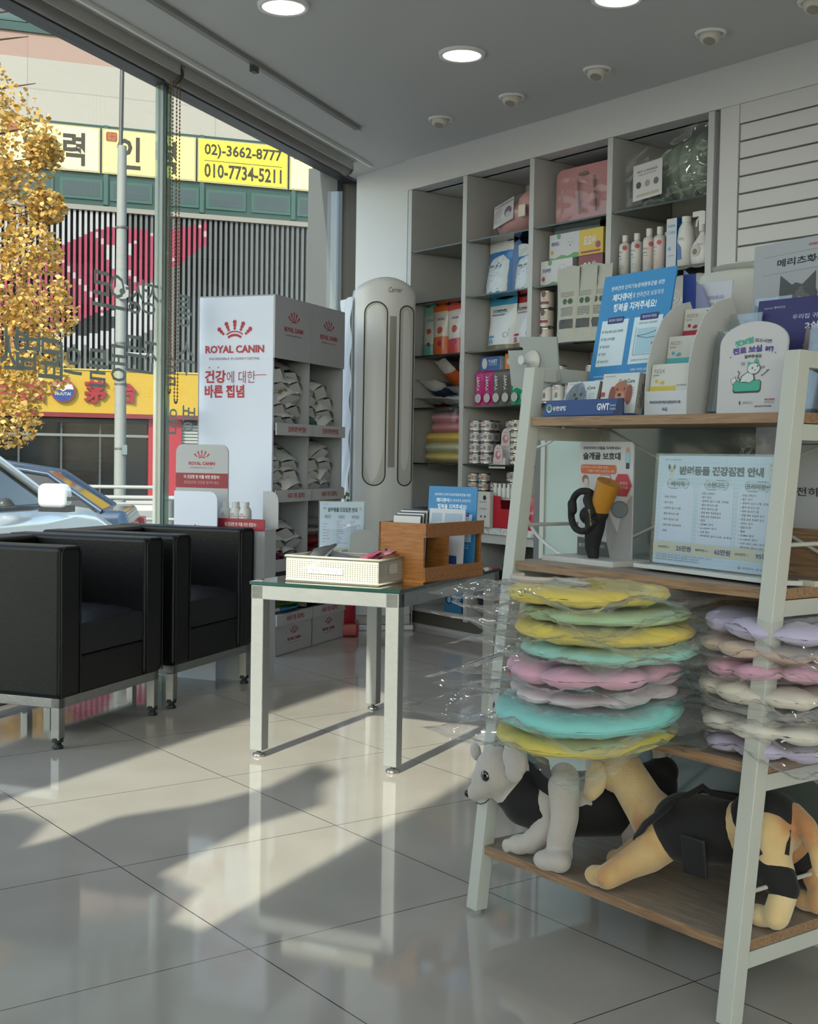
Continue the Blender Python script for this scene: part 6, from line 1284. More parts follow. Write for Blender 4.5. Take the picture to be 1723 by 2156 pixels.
for k, (t, c) in enumerate((('FUCO K', '#b9a63c'), ('FUCO I', '#4f9fa6'), ('FUCO H', '#9a2c3e'))):
    y = .006+.048*k; z = .028+.058*k; b = MB(); b.M = T(0, y, z) @ RX(-8); cc = C(c, .5); b.box(.003, HW-.004, 0, .012, 0, .074, C('#b9bab6', .5)); b.lay = .0004
    b.M = b.M @ T(0, -.0003, 0); b.text(t, .023, .060, .0075, C('#5a5a5c', .5), 1, w=.026, bold=-.01); b.text('RenoShield', .016, .052, .0035, C('#55585a', .5), 1, w=.014)
    b.rect(.003, .018, HW*.66, .030, cc, 1); b.circ(.018, .040, .004, cc, 1, 8); b.poly([(.026, .034), (.036, .034), (.038, .040), (.032, .041), (.027, .038)], cc, 1); b.text('신장 영양보호제', .080, .031, .004, C('#44464a', .5), 1, w=.024)
    if k == 2:
        for q in range(7): b.rect(.058, .036+.005*q, .066, .039+.005*q, cc, 1); b.rect(.082, .036+.005*q, .090, .039+.005*q, cc, 1)
        b.rect(.066, .052, .082, .056, cc, 1)
    b.build('card_stack', o)
paper_thing('checklist_card', 'white condition checklist card standing above the stepped card holder', 'card', F_R @ T(.245, .35, Z1+.155) @ RX(-6), .118, .125, lambda b, W, H: (b.text('생활컨디션', W*.25, H*.74, H*.075, C('#2a2c5c', .5), 1, w=W*.32, bold=.04), b.text('체크해보셨나요?', W*.64, H*.745, H*.075, C('#8c90b8', .5), 1, w=W*.42, bold=.04), b.text('후코시리즈로 우리아이의 생활컨디션 관리해주세요.', W*.5, H*.64, H*.035, C('#44464a', .5), 1, w=W*.66), b.text('생활컨디션(QoL) Checklist', W*.5, H*.50, H*.045, C('#2a2c5c', .5), 1, w=W*.42), [b.line([rr(W*.14, H*.22, W*.86, H*.56, .018)[i-1], rr(W*.14, H*.22, W*.86, H*.56, .018)[i]], .0008, C('#2a2c5c', .5), 1) for i in range(24)], [b.ring(W*(.24+.13*i), H*.38, .004, .0008, C('#2a2c5c', .5), 1, 12) for i in range(5)], [b.rect(W*(.22+.13*i), H*.29, W*(.26+.13*i), H*.31, C('#44464a', .5), 1) for i in range(5)]), '#b7b9c6')
# ribbed white drum behind
o = thing('ribbed_drum', 'ribbed white lampshade-like drum with a tray of odds and ends on top, behind the cards', 'drum', F_R @ T(.225, .62, 1.06))
b = MB(); n = 96; b.lathe([(.125, 0), (.13, .02), (.13, .30), (.124, .315), (.10, .32)], C('#b9bab4', .5), 96)
for i, v in enumerate(b.v):
    a = math.atan2(v.y, v.x); k = 1+.012*(1 if (int(a/(2*pi)*96+96.5) % 2) else -1); b.v[i] = Vector((v.x*k, v.y*k, v.z))
b.build('ribbed_shell', o); b = MB(); b.lathe([(.09, .32), (.10, .33), (.102, .333)], C('#a5a8a2', .4), 24); b.ell((-.03, -.02, .335), (.04, .03, .015), C('#babcba', .4), 12); b.ell((.05, 0, .335), (.04, .03, .018), M_bag, 12); b.box(.06, .09, -.05, -.04, .325, .35, C('#3c5a50', .4)); b.build('top_tray', o)
# acrylic leaflet holders
def acr_holder(M, label, W, H, paper):
    o = thing('acrylic_holder', label, 'leaflet holder', M); A = mat_glass('acrylic2', '#dfe6ea', 2.2, .03, haze=.08)
    b = MB(); b.box(0, W, 0, .003, 0, H, A); b.box(0, W, .03, .033, 0, H*1.25, A); b.box(0, .003, 0, .033, 0, H, A); b.box(W-.003, W, 0, .033, 0, H, A); b.build('holder_shell', o); b = MB(); b.box(0, W, 0, .035, 0, .008, C('#3c3e42', .1)); b.build('holder_base', o)
    b = MB(); b.box(.006, W-.006, .008, .022, .008, H*.62, C(paper, .4)); b.build('leaflets', o)
acr_holder(F_R @ T(.428, .215, Z1) @ RZ(0) @ RX(-10), 'tall clear acrylic leaflet holder right of the stepped card holder', .075, .165, '#a9aeac')
acr_holder(F_R @ T(.440, .285, Z1+.0) @ RX(-6), 'second clear acrylic holder, behind and above the first', .085, .19, '#8b8f92')
# pet insurance board
def ins(b, W, H):
    GN = C('#3c9c84', .5); PU = C('#4a3a86', .5); K = C('#2c2e36', .5)
    b.text('펫보험', W*.36, H*.80, H*.072, GN, 1, w=W*.29, bold=.05, rot=R(9)); b.text('있으시면', W*.66, H*.80, H*.042, K, 1, w=W*.26, bold=.02, rot=R(-7))
    b.text('진료 보실', W*.42, H*.71, H*.075, PU, 1, w=W*.46, bold=.05, rot=R(3)); b.text('때', W*.76, H*.70, H*.075, PU, 1, w=W*.12, bold=.05, rot=R(-10)); b.text('알려주세요', W*.52, H*.635, H*.04, K, 1, w=W*.27, bold=.03)
    b.circ(W*.16, H*.64, W*.012, C('#b06a5a', .5), 1, 8); b.circ(W*.86, H*.66, W*.012, C('#b06a5a', .5), 1, 8)
    b.rrect(W*.24, H*.235, W*.68, H*.375, W*.04, K, 1); b.rrect(W*.25, H*.255, W*.67, H*.37, W*.035, GN, 2)
    b.poly([(W*.34, H*.35), (W*.36, H*.42), (W*.46, H*.47), (W*.56, H*.44), (W*.58, H*.38), (W*.50, H*.34), (W*.42, H*.35)], K, 2); b.poly([(W*.355, H*.355), (W*.375, H*.415), (W*.46, H*.46), (W*.55, H*.43), (W*.565, H*.38), (W*.50, H*.348), (W*.42, H*.36)], C('#c3c6c6', .5), 3)
    b.circ(W*.55, H*.50, W*.105, K, 2, rz=H*.065); b.circ(W*.55, H*.50, W*.095, C('#c3c6c6', .5), 3, rz=H*.058)
    b.poly([(W*.45, H*.52), (W*.45, H*.58), (W*.52, H*.56)], GN, 3); b.poly([(W*.54, H*.56), (W*.58, H*.62), (W*.63, H*.56)], GN, 3)
    for q in (.53, .61): b.circ(W*q, H*(.505+.02*(q > .6)), W*.012, K, 4, 10)
    b.line([(W*.56, H*.485), (W*.575, H*.475), (W*.59, H*.485)], W*.006, K, 4); b.line([(W*.36, H*.37), (W*.31, H*.41), (W*.33, H*.46), (W*.30, H*.48)], W*.012, K, 3)
    for q in (0, 1): b.line([(W*.66, H*(.50+.012*q)), (W*.72, H*(.505+.02*q))], W*.005, K, 3)
    b.line([(W*.68, H*.42), (W*.78, H*.48)], W*.014, K, 3); b.line([(W*.69, H*.428), (W*.75, H*.465)], W*.006, C('#c3c6c6', .5), 4)
    b.poly([(W*.22, H*.33), (W*.30, H*.36), (W*.27, H*.42), (W*.19, H*.39)], K, 1); b.poly([(W*.225, H*.335), (W*.292, H*.362), (W*.265, H*.412), (W*.20, H*.388)], C('#c3c6c6', .5), 2)
    b.ring(W*.36, H*.56, W*.02, W*.005, K, 3); b.ring(W*.39, H*.555, W*.018, W*.005, K, 3)
    b.text('펫메인드', W*.50, H*.125, H*.03, C('#5a6c78', .5), 1, w=W*.16); b.rect(W*.36, H*.108, W*.38, H*.145, K, 1)
    b.text('메리츠화재', W*.83, H*.155, H*.025, C('#a33038', .5), 1, w=W*.15, bold=.03); b.text('펫보험 담당', W*.83, H*.125, H*.018, K, 1, w=W*.15); b.text('HP. 010-7190-2566', W*.74, H*.085, H*.02, K, 1, w=W*.26, bold=.02)
o = thing('rounded_sign', 'white round-topped pet insurance board with a line-drawn cat on a green base', 'sign', F_R @ T(.472, .192, Z1) @ RZ(-2) @ RX(-5)); W, H = .148, .168
b = MB(); pr = [(0, 0), (W, 0), (W+.004, H*.78)]+[(W/2+(W/2+.004)*cos(a), H*.78+H*.24*sin(a)) for a in [pi*i/16 for i in range(1, 16)]]+[(-.004, H*.78)]; b.prism(pr, 0, .005, C('#b9b7b9', .45)); b.build('panel', o, bevel=.001)
b = MB(); b.M = T(0, -.0006, 0); b.lay = .0003; ins(b, W, H); b.build('printed_face', o)
# insurance posters
def pomeranian(b, x, z, r, l, cols, seed=1):
    q = random.Random(seed)
    for i in range(90):
        a = q.uniform(0, 2*pi); k = q.uniform(.0, 1)**.5; b.circ(x+r*.85*k*cos(a), z+r*.78*k*sin(a), r*.2, C(cols[int(k*2.99)] if q.random() < .8 else cols[1], .6), l+(1-k)*1.5, 8)
    for s_ in (-1, 1): b.poly([(x+s_*r*.75, z+r*.35), (x+s_*r*.15, z+r*.8), (x+s_*r*.72, z+r*1.25)], C(cols[2], .6), l+2)
    b.circ(x, z-r*.18, r*.3, C(cols[0], .6), l+3, 16)
    for s_ in (-1, 1): b.circ(x+s_*r*.32, z+r*.12, r*.09, M_dark, l+4, 12)
    b.circ(x, z-r*.10, r*.10, M_dark, l+4, 12); b.line([(x-r*.15, z-r*.3), (x, z-r*.36), (x+r*.15, z-r*.3)], r*.04, M_dark, l+4)
def bigposter(b, W, H):
    b.rect(0, 0, W, H, C('#96999f', .5), 1); b.text('meritz', W*.52, H*.955, H*.022, C('#a02c34', .5), 2, w=W*.13, bold=.03); b.line([(W*.08, H*.915), (W*.95, H*.925)], .0006, C('#5a5c60', .5), 2)
    b.text('메리츠화재 펫퍼민트', W*.58, H*.865, H*.05, C('#1c1e24', .5), 2, w=W*.76, bold=.03); b.line([(W*.08, H*.80), (W*.95, H*.81)], .0006, C('#5a5c60', .5), 2)
    pomeranian(b, W*.38, H*.56, W*.20, 3, ['#86878a', '#5d5e62', '#47484c']); pomeranian(b, W*.80, H*.55, W*.16, 8, ['#8d8e90', '#4a4b4e', '#55565a'], 5)
    for k in range(5): b.line([(W*(.72+.04*k), H*.62), (W*(.73+.035*k), H*.665)], .002, M_dark, 16)
paper_thing('insurance_poster', 'large grey insurance poster with a fluffy dog and kitten at the top right', 'poster', F_R @ T(.428, .335, Z1+.03) @ RY(-2.0) @ RX(-5), .28, .31, bigposter, '#96999f', lay=.0002)
def purple(b, W, H):
    b.rect(0, 0, W, H, C('#2b2560', .5), 1); b.text('meritz 펫퍼민트', W*.13, H*.93, H*.02, C('#b9b8cc', .5), 2, w=W*.16); b.text('우리집 귀여운 말썽쟁이', W*.50, H*.835, H*.042, C('#b3b0c9', .5), 2, w=W*.46, bold=.01); b.text('2살 펫퍼', W*.50, H*.755, H*.06, C('#c9c8d6', .5), 2, w=W*.26, bold=.03); b.text('메리츠', W*.92, H*.93, H*.025, C('#b9b8cc', .5), 2, w=W*.08)
    pomeranian(b, W*.50, H*.48, W*.16, 3, ['#8d8480', '#a39a94', '#7a706c'], 9); b.poly([(W*.38, 0), (W*.62, 0), (W*.60, H*.38), (W*.40, H*.38)], C('#4a4446', .6), 2)
paper_thing('purple_poster', 'purple insurance poster with a pomeranian in front of the grey one', 'poster', F_R @ T(.485, .262, Z1) @ RX(-8), .30, .222, purple, '#2b2560', lay=.0002)
o = acr_holder(F_R @ T(.655, .20, Z1) @ RX(-8), 'clear acrylic holder in front of the purple poster at the right edge', .09, .155, '#2f2a5c')
paper_thing('leaflet_card', 'beige card with a brown dog between the insurance board and the rack leg', 'card', F_R @ T(.60, .222, Z1+.012), .06, .085, lambda b, W, H: (b.circ(W*.5, H*.5, W*.3, C('#a58f7a', .5), 1), b.circ(W*.35, H*.4, W*.16, C('#7c5c44', .5), 2)), '#b5ada2')
# paper sacks standing proud of the third column of the wall shelving
for i, (px0, px1) in enumerate(((1180, 1216), (1214, 1242), (1237, 1268))):
    x0 = sx(px0, 650, -.03); x1 = sx(px1, 650, -.03)
    pouch(SP((x0+x1)/2+.02, -.05+.012*i, ZS[2]-.005) @ RY(1.5*i-1), 'tall pale paper sack with green seals, %s of three in front of the shelves' % ['left', 'middle', 'right'][i], 'paper sack', .155, .36, .05, [(1, '#a5a79f')], 130+i, lambda p, w, h: ([p.rect(-w*.25, h*(.66-.018*k), w*.32, h*(.664-.018*k), C('#5d5f58', .5), 1) for k in range(4)], [p.circ(w*(-.05+.24*k), h*.54, w*.09, C('#2c4a30', .5), 1, 14) for k in range(2)], [p.rect(-w*.2, h*(.45-.02*k), w*.3, h*(.457-.02*k), C('#55574f', .5), 1) for k in range(6)], p.rect(-w*.25, h*.18, w*.32, h*.30, C('#3f413d', .5), 1)), name='paper_sack', wr=.004, rough=.7)
# ================================================================ SECOND SHELF
Z2 = .745
o = thing('knee_brace_sign', 'white knee brace sign with a bone picture, on a white base plate', 'sign', F_R @ T(.085, .20, Z2)); 
b = MB(); b.box(-.045, .165, -.045, .065, 0, .012, C('#b4b5b2', .5)); b.build('base_plate', o, bevel=.001)
k0 = F_R.inverted() @ Vector((0, 0, 0)); pS = rx(1222, 930, .235); pE = rx(1335, 930, .235); W = pE.x-pS.x; H = pS.z-Z2-.012; sxo = pS.x-.085
b = MB(); b.prism([(x+sxo, z+.012) for x, z in rr(0, 0, W, H, .008, c=(0, 0, 1, 1))], .035, .039, C('#b7b7bb', .45)); pn = b.build('panel', o)
b = MB(); b.M = T(sxo, .0344, .012); b.lay = .0003; K = C('#24262c', .5); OR = C('#b8602a', .5)
b.text('우리아이의 무릎을 지켜주세요!', W*.42, H*.945, H*.028, K, 1, w=W*.70, bold=.02); b.text('슬개골 보호대', W*.42, H*.875, H*.065, K, 1, w=W*.70, bold=.03); b.rrect(W*.03, H*.72, W*.70, H*.80, .006, OR, 1); b.text('반려견의 스포츠 활동 보호!', W*.30, H*.778, H*.022, C('#c9c4c0', .5), 2, w=W*.5); b.text('무릎이 약한 노령견도 OK!', W*.42, H*.745, H*.022, C('#c9c4c0', .5), 2, w=W*.5)
b.circ(W*.90, H*.93, W*.035, C('#b08a70', .5), 1); b.rect(W*.86, H*.82, W*.95, H*.91, C('#8fb0bc', .5), 1); b.rect(W*.875, H*.77, W*.935, H*.82, C('#2f3138', .5), 1); b.circ(W*.12, H*.67, W*.06, C('#7c604c', .5), 1, rz=H*.04); b.circ(W*.14, H*.64, W*.045, C('#b5aea6', .5), 2, rz=H*.04)
def hexa(x, z, r, m, l): b.poly([(x+r*cos(R(60*i)), z+r*sin(R(60*i))) for i in range(6)], m, l)
RH = C('#a6323a', .5); hexa(W*.50, H*.62, W*.17, RH, 1); hexa(W*.50, H*.62, W*.16, C('#b7b7bb', .5), 2); hexa(W*.82, H*.63, W*.17, RH, 3); b.text('소형견도', W*.82, H*.645, H*.026, C('#c9c4c0', .5), 4, w=W*.2); b.text('잘 맞아요!', W*.82, H*.61, H*.026, C('#c9c4c0', .5), 4, w=W*.22); b.text('활동 "힘" 있는', W*.50, H*.63, H*.022, RH, 3, w=W*.24)
b.poly([(W*.55, 0), (W*1, 0), (W*1, H*.55), (W*.92, H*.50), (W*.80, H*.35), (W*.75, H*.22), (W*.65, H*.3), (W*.55, H*.4)], C('#8f8f90', .5), 1); b.circ(W*.78, H*.42, W*.16, C('#5a616b', .5), 2, rz=H*.075); b.circ(W*.78, H*.42, W*.14, C('#777d84', .5), 3, rz=H*.066)
b.poly([(0, 0), (W*.62, 0), (W*.55, H*.13), (0, H*.16)], C('#4a4a4c', .5), 4); b.text('불만족 하면', W*.2, H*.09, H*.032, C('#b9b9ba', .5), 5, w=W*.34); b.text('환불은', W*.48, H*.09, H*.03, C('#b9b9ba', .5), 5, w=W*.1); b.build('printed_face', pn)
# knee brace on a foam leg
def capm(b, p, q, r0, r1, m, n=16):
    b.ell(p, (r0,)*3, m, n); b.ell(q, (r1,)*3, m, n); b.cyl(p, q, r0, m, r1=r1, n=n, cap=True)
def organic(b, name, parent, vox=.004, it=4, M=None):
    o = b.build(name, parent, M=M); r = o.modifiers.new('r', 'REMESH'); r.mode = 'VOXEL'; r.voxel_size = vox; r.use_smooth_shade = True
    s_ = o.modifiers.new('s', 'SMOOTH'); s_.iterations = it; s_.factor = .5; return o
yb = .19; V = lambda px, py, y=yb: rx(px, py, y)
o = thing('knee_brace', 'black dog knee brace wrapped on an orange foam cone', 'brace', F_R); M_neo = C('#0e0f11', .75, bump=.1, bscale=300)
b = MB(); b.cyl(V(1283, 1015), V(1262, 1075), .0255, C('#a8731e', .55), r1=.020, n=32); b.ell(V(1283, 1015), (.001, .001, .001), M_neo); b.build('foam_cone', o)
b = MB(); p = [V(1258, 1072), V(1253, 1110), V(1247, 1150), V(1250, 1172)]; r_ = [.022, .021, .016, .012]
for i in range(3): capm(b, p[i], p[i+1], r_[i], r_[i+1], M_neo)
capm(b, V(1240, 1085), V(1262, 1082), .020, .020, M_neo); organic(b, 'sleeve', o, .003, 3)
b = MB(); pts = [V(*q) for q in ((1252, 1045), (1240, 1035, yb-.02), (1222, 1035, yb-.025), (1208, 1050, yb-.02), (1203, 1085, yb-.02), (1212, 1112, yb-.02), (1232, 1118, yb-.02), (1252, 1100, yb-.02))]
P = []
for i in range(len(pts)-1):
    a_, b_, c_, d_ = pts[max(i-1, 0)], pts[i], pts[i+1], pts[min(i+2, len(pts)-1)]
    for k in range(4): t_ = k/4; P.append(.5*((2*b_)+(c_-a_)*t_+(2*a_-5*b_+4*c_-d_)*t_*t_+(3*b_-a_-3*c_+d_)*t_**3))
P.append(pts[-1])
for i in range(len(P)-1): capm(b, P[i], P[i+1], .0075, .0075, M_neo, 10)
capm(b, V(1238, 1052, yb-.02), V(1246, 1080, yb-.025), .011, .009, M_neo, 12); capm(b, V(1205, 1060, yb-.02), V(1206, 1075, yb-.022), .010, .010, M_neo, 12); organic(b, 'strap_loop', o, .0025, 3)
b = MB(); q = V(1243, 1090, yb-.037); b.M = T(*q); b.text('grinick', 0, 0, .006, C('#b8a050', .5), 1, w=.036, rot=R(-80)); b.build('brand_tag', o)
# the large health check stand
acrylic_menu(F_R @ T(.318, .195, Z2+.016) @ RZ(-7), .335, .212, 'large acrylic stand with the health check price list, on the second shelf of the rack', True, tilt=-3)
b = MB(); b.box(0, .035, 0, .012, 0, .010, C('#b5b2a0', .5)); o = b.build('eraser_block', M=F_R @ T(.66, .20, Z2)); tag(o, 'small beige block beside the right leg on the second shelf', 'block')
# ================================================================ THIRD SHELF: CUSHIONS IN CLEAR BAGS
def cushion(M, label, col, W, D, t, segs=0, seed=0, bagw=1.25, bagd=1.2, tagc='#8f1f38', hole=.36, tagpos=None, group='bagged cushions on the third shelf'):
    o = thing('bagged_cushion', label, 'cushion', M, group); m = C(col, .75, bump=.25, bscale=35, sheen=.2); b = MB(); q = random.Random(seed)
    def f(u, v):
        a = 2*pi*u; s_ = 1.0
        if segs: s_ = .28+.72*abs(sin(segs*a/2+seed))**.6
        k = 2*pi*v; Rm = (1+hole)/2; rm = (1-hole)/2*(1+.06*(s_-1) if segs else 1)
        rad = Rm+rm*cos(k)*(1 if not (segs and cos(k) > 0) else .55+.45*s_)
        wz = .0035*noise.noise(Vector((cos(a)*4+seed, sin(a)*4, sin(k)*1.5)))+.0022*noise.noise(Vector((cos(a)*14, sin(a)*14, v*6+seed)))
        return (W/2*rad*cos(a), D/2*rad*sin(a), t/2+t/2*sin(k)*s_*(abs(sin(k))**-.25 if abs(sin(k)) > .05 else 1)+wz)
    b.grid(f, 110, 22, m, closeu=True); b.build('cushion', o)
    e = MB(); 
    if not segs: e.tube([(W/2*1.003*cos(2*pi*i/64), D/2*1.003*sin(2*pi*i/64), t*.45+.003*noise.noise(Vector((i*.3, seed, 0)))) for i in range(64)], .0018, m, 6, closed=True); e.build('piping', o)
    if tagpos is not None:
        a = R(tagpos); g = MB(); g.M = T(W/2*1.0*cos(a), D/2*1.0*sin(a), t*.45) @ RZ(tagpos+90) @ T(-.009, -.003, 0); g.lay = .002; g.rect(0, -.006, .020, .004, C(tagc, .5), 1); g.build('fabric_tag', o)
    g = MB(); BW_, BD_ = W*bagw, D*bagd
    def bf(sg):
        def h(u, v):
            X = 2*u-1; Y = 2*v-1; cc = max(0, 1-abs(X*bagw*.93)**3.2)*max(0, 1-abs(Y*bagd*.93)**3.2); pin = 1+.10*(abs(X)*abs(Y))**3-.05*(1-abs(Y))*abs(X)**4-.04*(1-abs(X))*abs(Y)**4
            w_ = .008*noise.noise(Vector((X*5+seed*3, Y*6, sg)))+.005*noise.noise(Vector((X*13, Y*15+seed, sg*2)))+.003*abs(noise.noise(Vector((X*26+seed, Y*20, sg*5))))
            ed = .012*sin(5*X+seed)*abs(Y)**3+.014*sin(4*Y+seed*2)*abs(X)**3
            return (BW_/2*X*pin, BD_/2*Y*pin, t/2+sg*((t/2+.0045)*cc**.45+.0006)+w_*(.12 if cc > .2 else .9)+ed)
        return h
    g.grid(bf(1), 44, 40, M_bag); g.grid(bf(-1), 44, 40, M_bag); g.build('clear_bag', o)
    return o
CL = [('#d0bb48', .345, .33, .032, 0, 'yellow round cushion with piping at the very bottom of the left pile', .352, -.010, -6, 205),
      ('#7cc8c2', .355, .34, .044, 0, 'turquoise round cushion with a red tag, second from the bottom of the left pile', .356, -.010, 4, 215),
      ('#c9bfc2', .320, .32, .026, 9, 'white puffed cushion between the turquoise and the pink one', .362, .0, -3, None),
      ('#cf9bb0', .340, .33, .044, 9, 'pink puffed cushion with a crimson tag in the left pile', .366, -.005, 5, 245),
      ('#92c9be', .335, .32, .028, 0, 'mint cushion lying on the pink puffed one in the left pile', .392, .005, -4, None),
      ('#d6bd4a', .335, .32, .032, 0, 'yellow cushion, third from the top of the left pile', .382, .0, 6, None),
      ('#a0bf98', .310, .31, .024, 0, 'pale green cushion, second from the top of the left pile', .376, .01, -5, None),
      ('#d6bf4c', .300, .30, .033, 0, 'yellow cushion with a white cord on top of the left pile', .348, -.01, 3, None)]
z = .445
for i, (c, W, D, t, sg_, lb, dx, dy, rz_, tg) in enumerate(CL):
    cushion(F_R @ T(dx, dy, z) @ RZ(rz_) @ RX([7, 6, 4.5, 3, 2, 1.5, 1, .5][i]) @ RY([1, 1, .5, -.5, 0, .5, 1, -.5][i]), lb, c, W, D, t, sg_, i+1, bagw=[1.30, 1.34, 1.3, 1.34, 1.22, 1.34, 1.25, 1.38][i], bagd=1.22, tagpos=tg); z += t+.0032
b = MB(); P = [(.245+.05*cos(R(a)), -.075+.03*sin(R(a)), 0) for a in range(150, 400, 20)]
pz = z-.002; cc_ = MB(); cc_.tube([(x+.0, y+.02, pz+.002) for x, y, _ in P]+[(.34, -.045, pz+.001), (.39, -.05, pz)], .006, C('#b5a9a0', .6), 8); s_ = cc_.build('cord', M=F_R); tag(s_, 'loop of pale cord lying on the topmost yellow cushion', 'cord')
CR = [('#aea6c4', .30, .29, .036, 9, 'lavender puffed cushion at the bottom of the right pile'), ('#c9c4ba', .31, .29, .040, 9, 'off-white puffed cushion, second from the bottom of the right pile'), ('#8f9092', .30, .28, .018, 0, 'thin grey cushion squeezed in the middle of the right pile'), ('#c9c3b5', .30, .29, .042, 8, 'cream puffed cushion under the pink one in the right pile'), ('#c998b0', .31, .29, .038, 9, 'pink puffed cushion in the upper half of the right pile'), ('#bfa996', .30, .28, .034, 9, 'beige puffed cushion, second from the top of the right pile'), ('#b0a9c6', .30, .28, .042, 8, 'lavender puffed cushion on top of the right pile')]
z = .449
for i, (c, W, D, t, sg_, lb) in enumerate(CR):
    cushion(F_R @ T(.642+.008*sin(i*2), .195+.006*cos(i*3), z) @ RZ(9*sin(i*1.7)) @ RY([-1, 1, 0, 1, -2, 2, 3][i]), lb, c, W*.99, D*1.0, t*.90, sg_, 20+i, bagw=1.22, bagd=1.16, tagpos=215 if i == 4 else None); z += t*.9+.003
# ================================================================ BOTTOM SHELF: PLUSH DOGS
def mat_plush(name, cols, scale=5, sc2=260):
    m, nt, b = NT(name); L = nt.links; tc = nt.nodes.new('ShaderNodeTexCoord'); n = nt.nodes.new('ShaderNodeTexNoise'); n.inputs['Scale'].default_value = scale; n.inputs['Detail'].default_value = 3
    L.new(tc.outputs['Object'], n.inputs['Vector']); r = ramp(nt, n.outputs['Fac'], cols); L.new(r.outputs[0], b.inputs['Base Color']); b.inputs['Roughness'].default_value = .95; b.inputs['Sheen Weight'].default_value = .4
    n2 = nt.nodes.new('ShaderNodeTexNoise'); n2.inputs['Scale'].default_value = sc2; L.new(tc.outputs['Object'], n2.inputs['Vector']); bp = nt.nodes.new('ShaderNodeBump'); bp.inputs['Strength'].default_value = .5; bp.inputs['Distance'].default_value = .003; L.new(n2.outputs['Fac'], bp.inputs['Height']); L.new(bp.outputs[0], b.inputs['Normal']); return m
WF = mat_plush('white_plush', [(.3, '#aaa39d'), (.7, '#b5afa9')]); YF = mat_plush('tan_plush', [(.33, '#a8754a'), (.43, '#bb9a68'), (.7, '#c9b58a')], 7); VB = C('#0b0b0d', .85, sheen=.1); VB2 = C('#141416', .6)
EYE = C('#0a0806', .04, coat=1.0)
def chainb(b, P, m, n=18):
    for (a, ra), (c, rc) in zip(P, P[1:]): capm(b, a, c, ra, rc, m, n)
o = thing('plush_dog', 'white plush dog in a black vest, looking left, on the bottom shelf', 'plush dog', F_R)
yw = .045; b = MB(); X = lambda px, py, y=yw: rx(px, py, y)
hd = X(1050, 1622, .03)
b.ell(hd, (.052, .048, .050), WF, 24); b.ell(X(1030, 1640, .02), (.040, .036, .036), WF, 20)
chainb(b, [(X(1025, 1650, .015), .030), (X(1002, 1668, .005), .019)], WF)
chainb(b, [(X(1060, 1645, .05), .042), (X(1110, 1680, .08), .052), (X(1170, 1690, .11), .062), (X(1240, 1690, .16), .062), (X(1310, 1680, .22), .056), (X(1370, 1670, .28), .050)], WF)
b.ell(X(1188, 1640, .085), (.034, .03, .034), WF, 16); chainb(b, [(X(1187, 1655, .065), .032), (X(1190, 1720, .055), .028), (X(1178, 1775, .05), .026), (at_pl := (F_R.inverted() @ at_z(1180, 1800, .17)), .026)], WF)
pw = F_R.inverted() @ at_z(1155, 1815, .163); b.ell(Vector((pw.x-.006, pw.y, .165)), (.030, .024, .020), WF, 18); b.ell(Vector((pw.x+.02, pw.y+.01, .167)), (.026, .024, .022), WF, 18)
p2 = F_R.inverted() @ at_z(1098, 1780, .165); chainb(b, [(X(1150, 1720, .09), .030), (Vector((p2.x+.05, p2.y+.03, .21)), .026), (Vector((p2.x+.02, p2.y+.01, .175)), .024)], WF); b.ell(Vector((p2.x-.005, p2.y, .166)), (.026, .024, .021), WF, 18)
for dx_ in (-.024, -.008, .008): b.ell(Vector((p2.x-.02, p2.y+dx_, .164)), (.012, .008, .016), WF, 12)
hp_ = X(1370, 1690, .27); chainb(b, [(hp_, .045), (hp_+Vector((.03, .02, -.08)), .03), (Vector((hp_.x+.01, hp_.y+.02, .165)), .024)], WF); chainb(b, [(hp_+Vector((0, -.04, 0)), .04), (hp_+Vector((.02, -.06, -.08)), .028), (Vector((hp_.x, hp_.y-.05, .165)), .022)], WF)
chainb(b, [(X(1385, 1640, .28), .022), (X(1392, 1600, .29), .016), (X(1384, 1572, .29), .012)], WF)
body = organic(b, 'body', o, .0045, 5)
b = MB(); ea = X(1085, 1600, .0); b.M = T(*ea) @ RY(35) @ RX(-10); b.ell((.0, 0, 0), (.036, .015, .028), WF, 18); b.ell((.018, -.006, -.014), (.024, .012, .022), WF, 16); organic(b, 'ear', o, .0035, 3)
b = MB(); ea = X(1002, 1582, .05); b.M = T(*ea) @ RY(-20); b.ell((0, 0, 0), (.014, .010, .020), WF, 16); b.build('ear', o)
b = MB(); b.ell(X(1023, 1633, -.012), (.0125, .009, .0125), EYE, 20); b.build('eye', o); b = MB(); b.ell(X(987, 1670, -.004), (.0085, .010, .0085), C('#101012', .25), 16); b.build('nose', o)
b = MB(); b.tube([X(1003, 1690, -.012), X(1012, 1693, -.014), X(1022, 1690, -.012), X(1030, 1683, -.012)], .0012, M_dark, 6); b.build('mouth', o)
b = MB(); chainb(b, [(X(1088, 1668, .068), .047), (X(1112, 1682, .08), .058), (X(1170, 1692, .115), .0675), (X(1235, 1692, .16), .0675), (X(1290, 1692, .20), .066)], VB, 24); organic(b, 'vest', o, .0045, 3)
b = MB(); c = X(1140, 1628, .052); b.M = T(*c) @ RY(8) @ RX(20); b.box(-.032, .032, -.006, .002, -.045, .045, VB2); b.build('chest_strap', o, bevel=.004)
b = MB(); chainb(b, [(X(1375, 1655, .28), .052), (X(1395, 1625, .29), .034)], VB, 18); organic(b, 'hip_wrap', o, .005, 3)
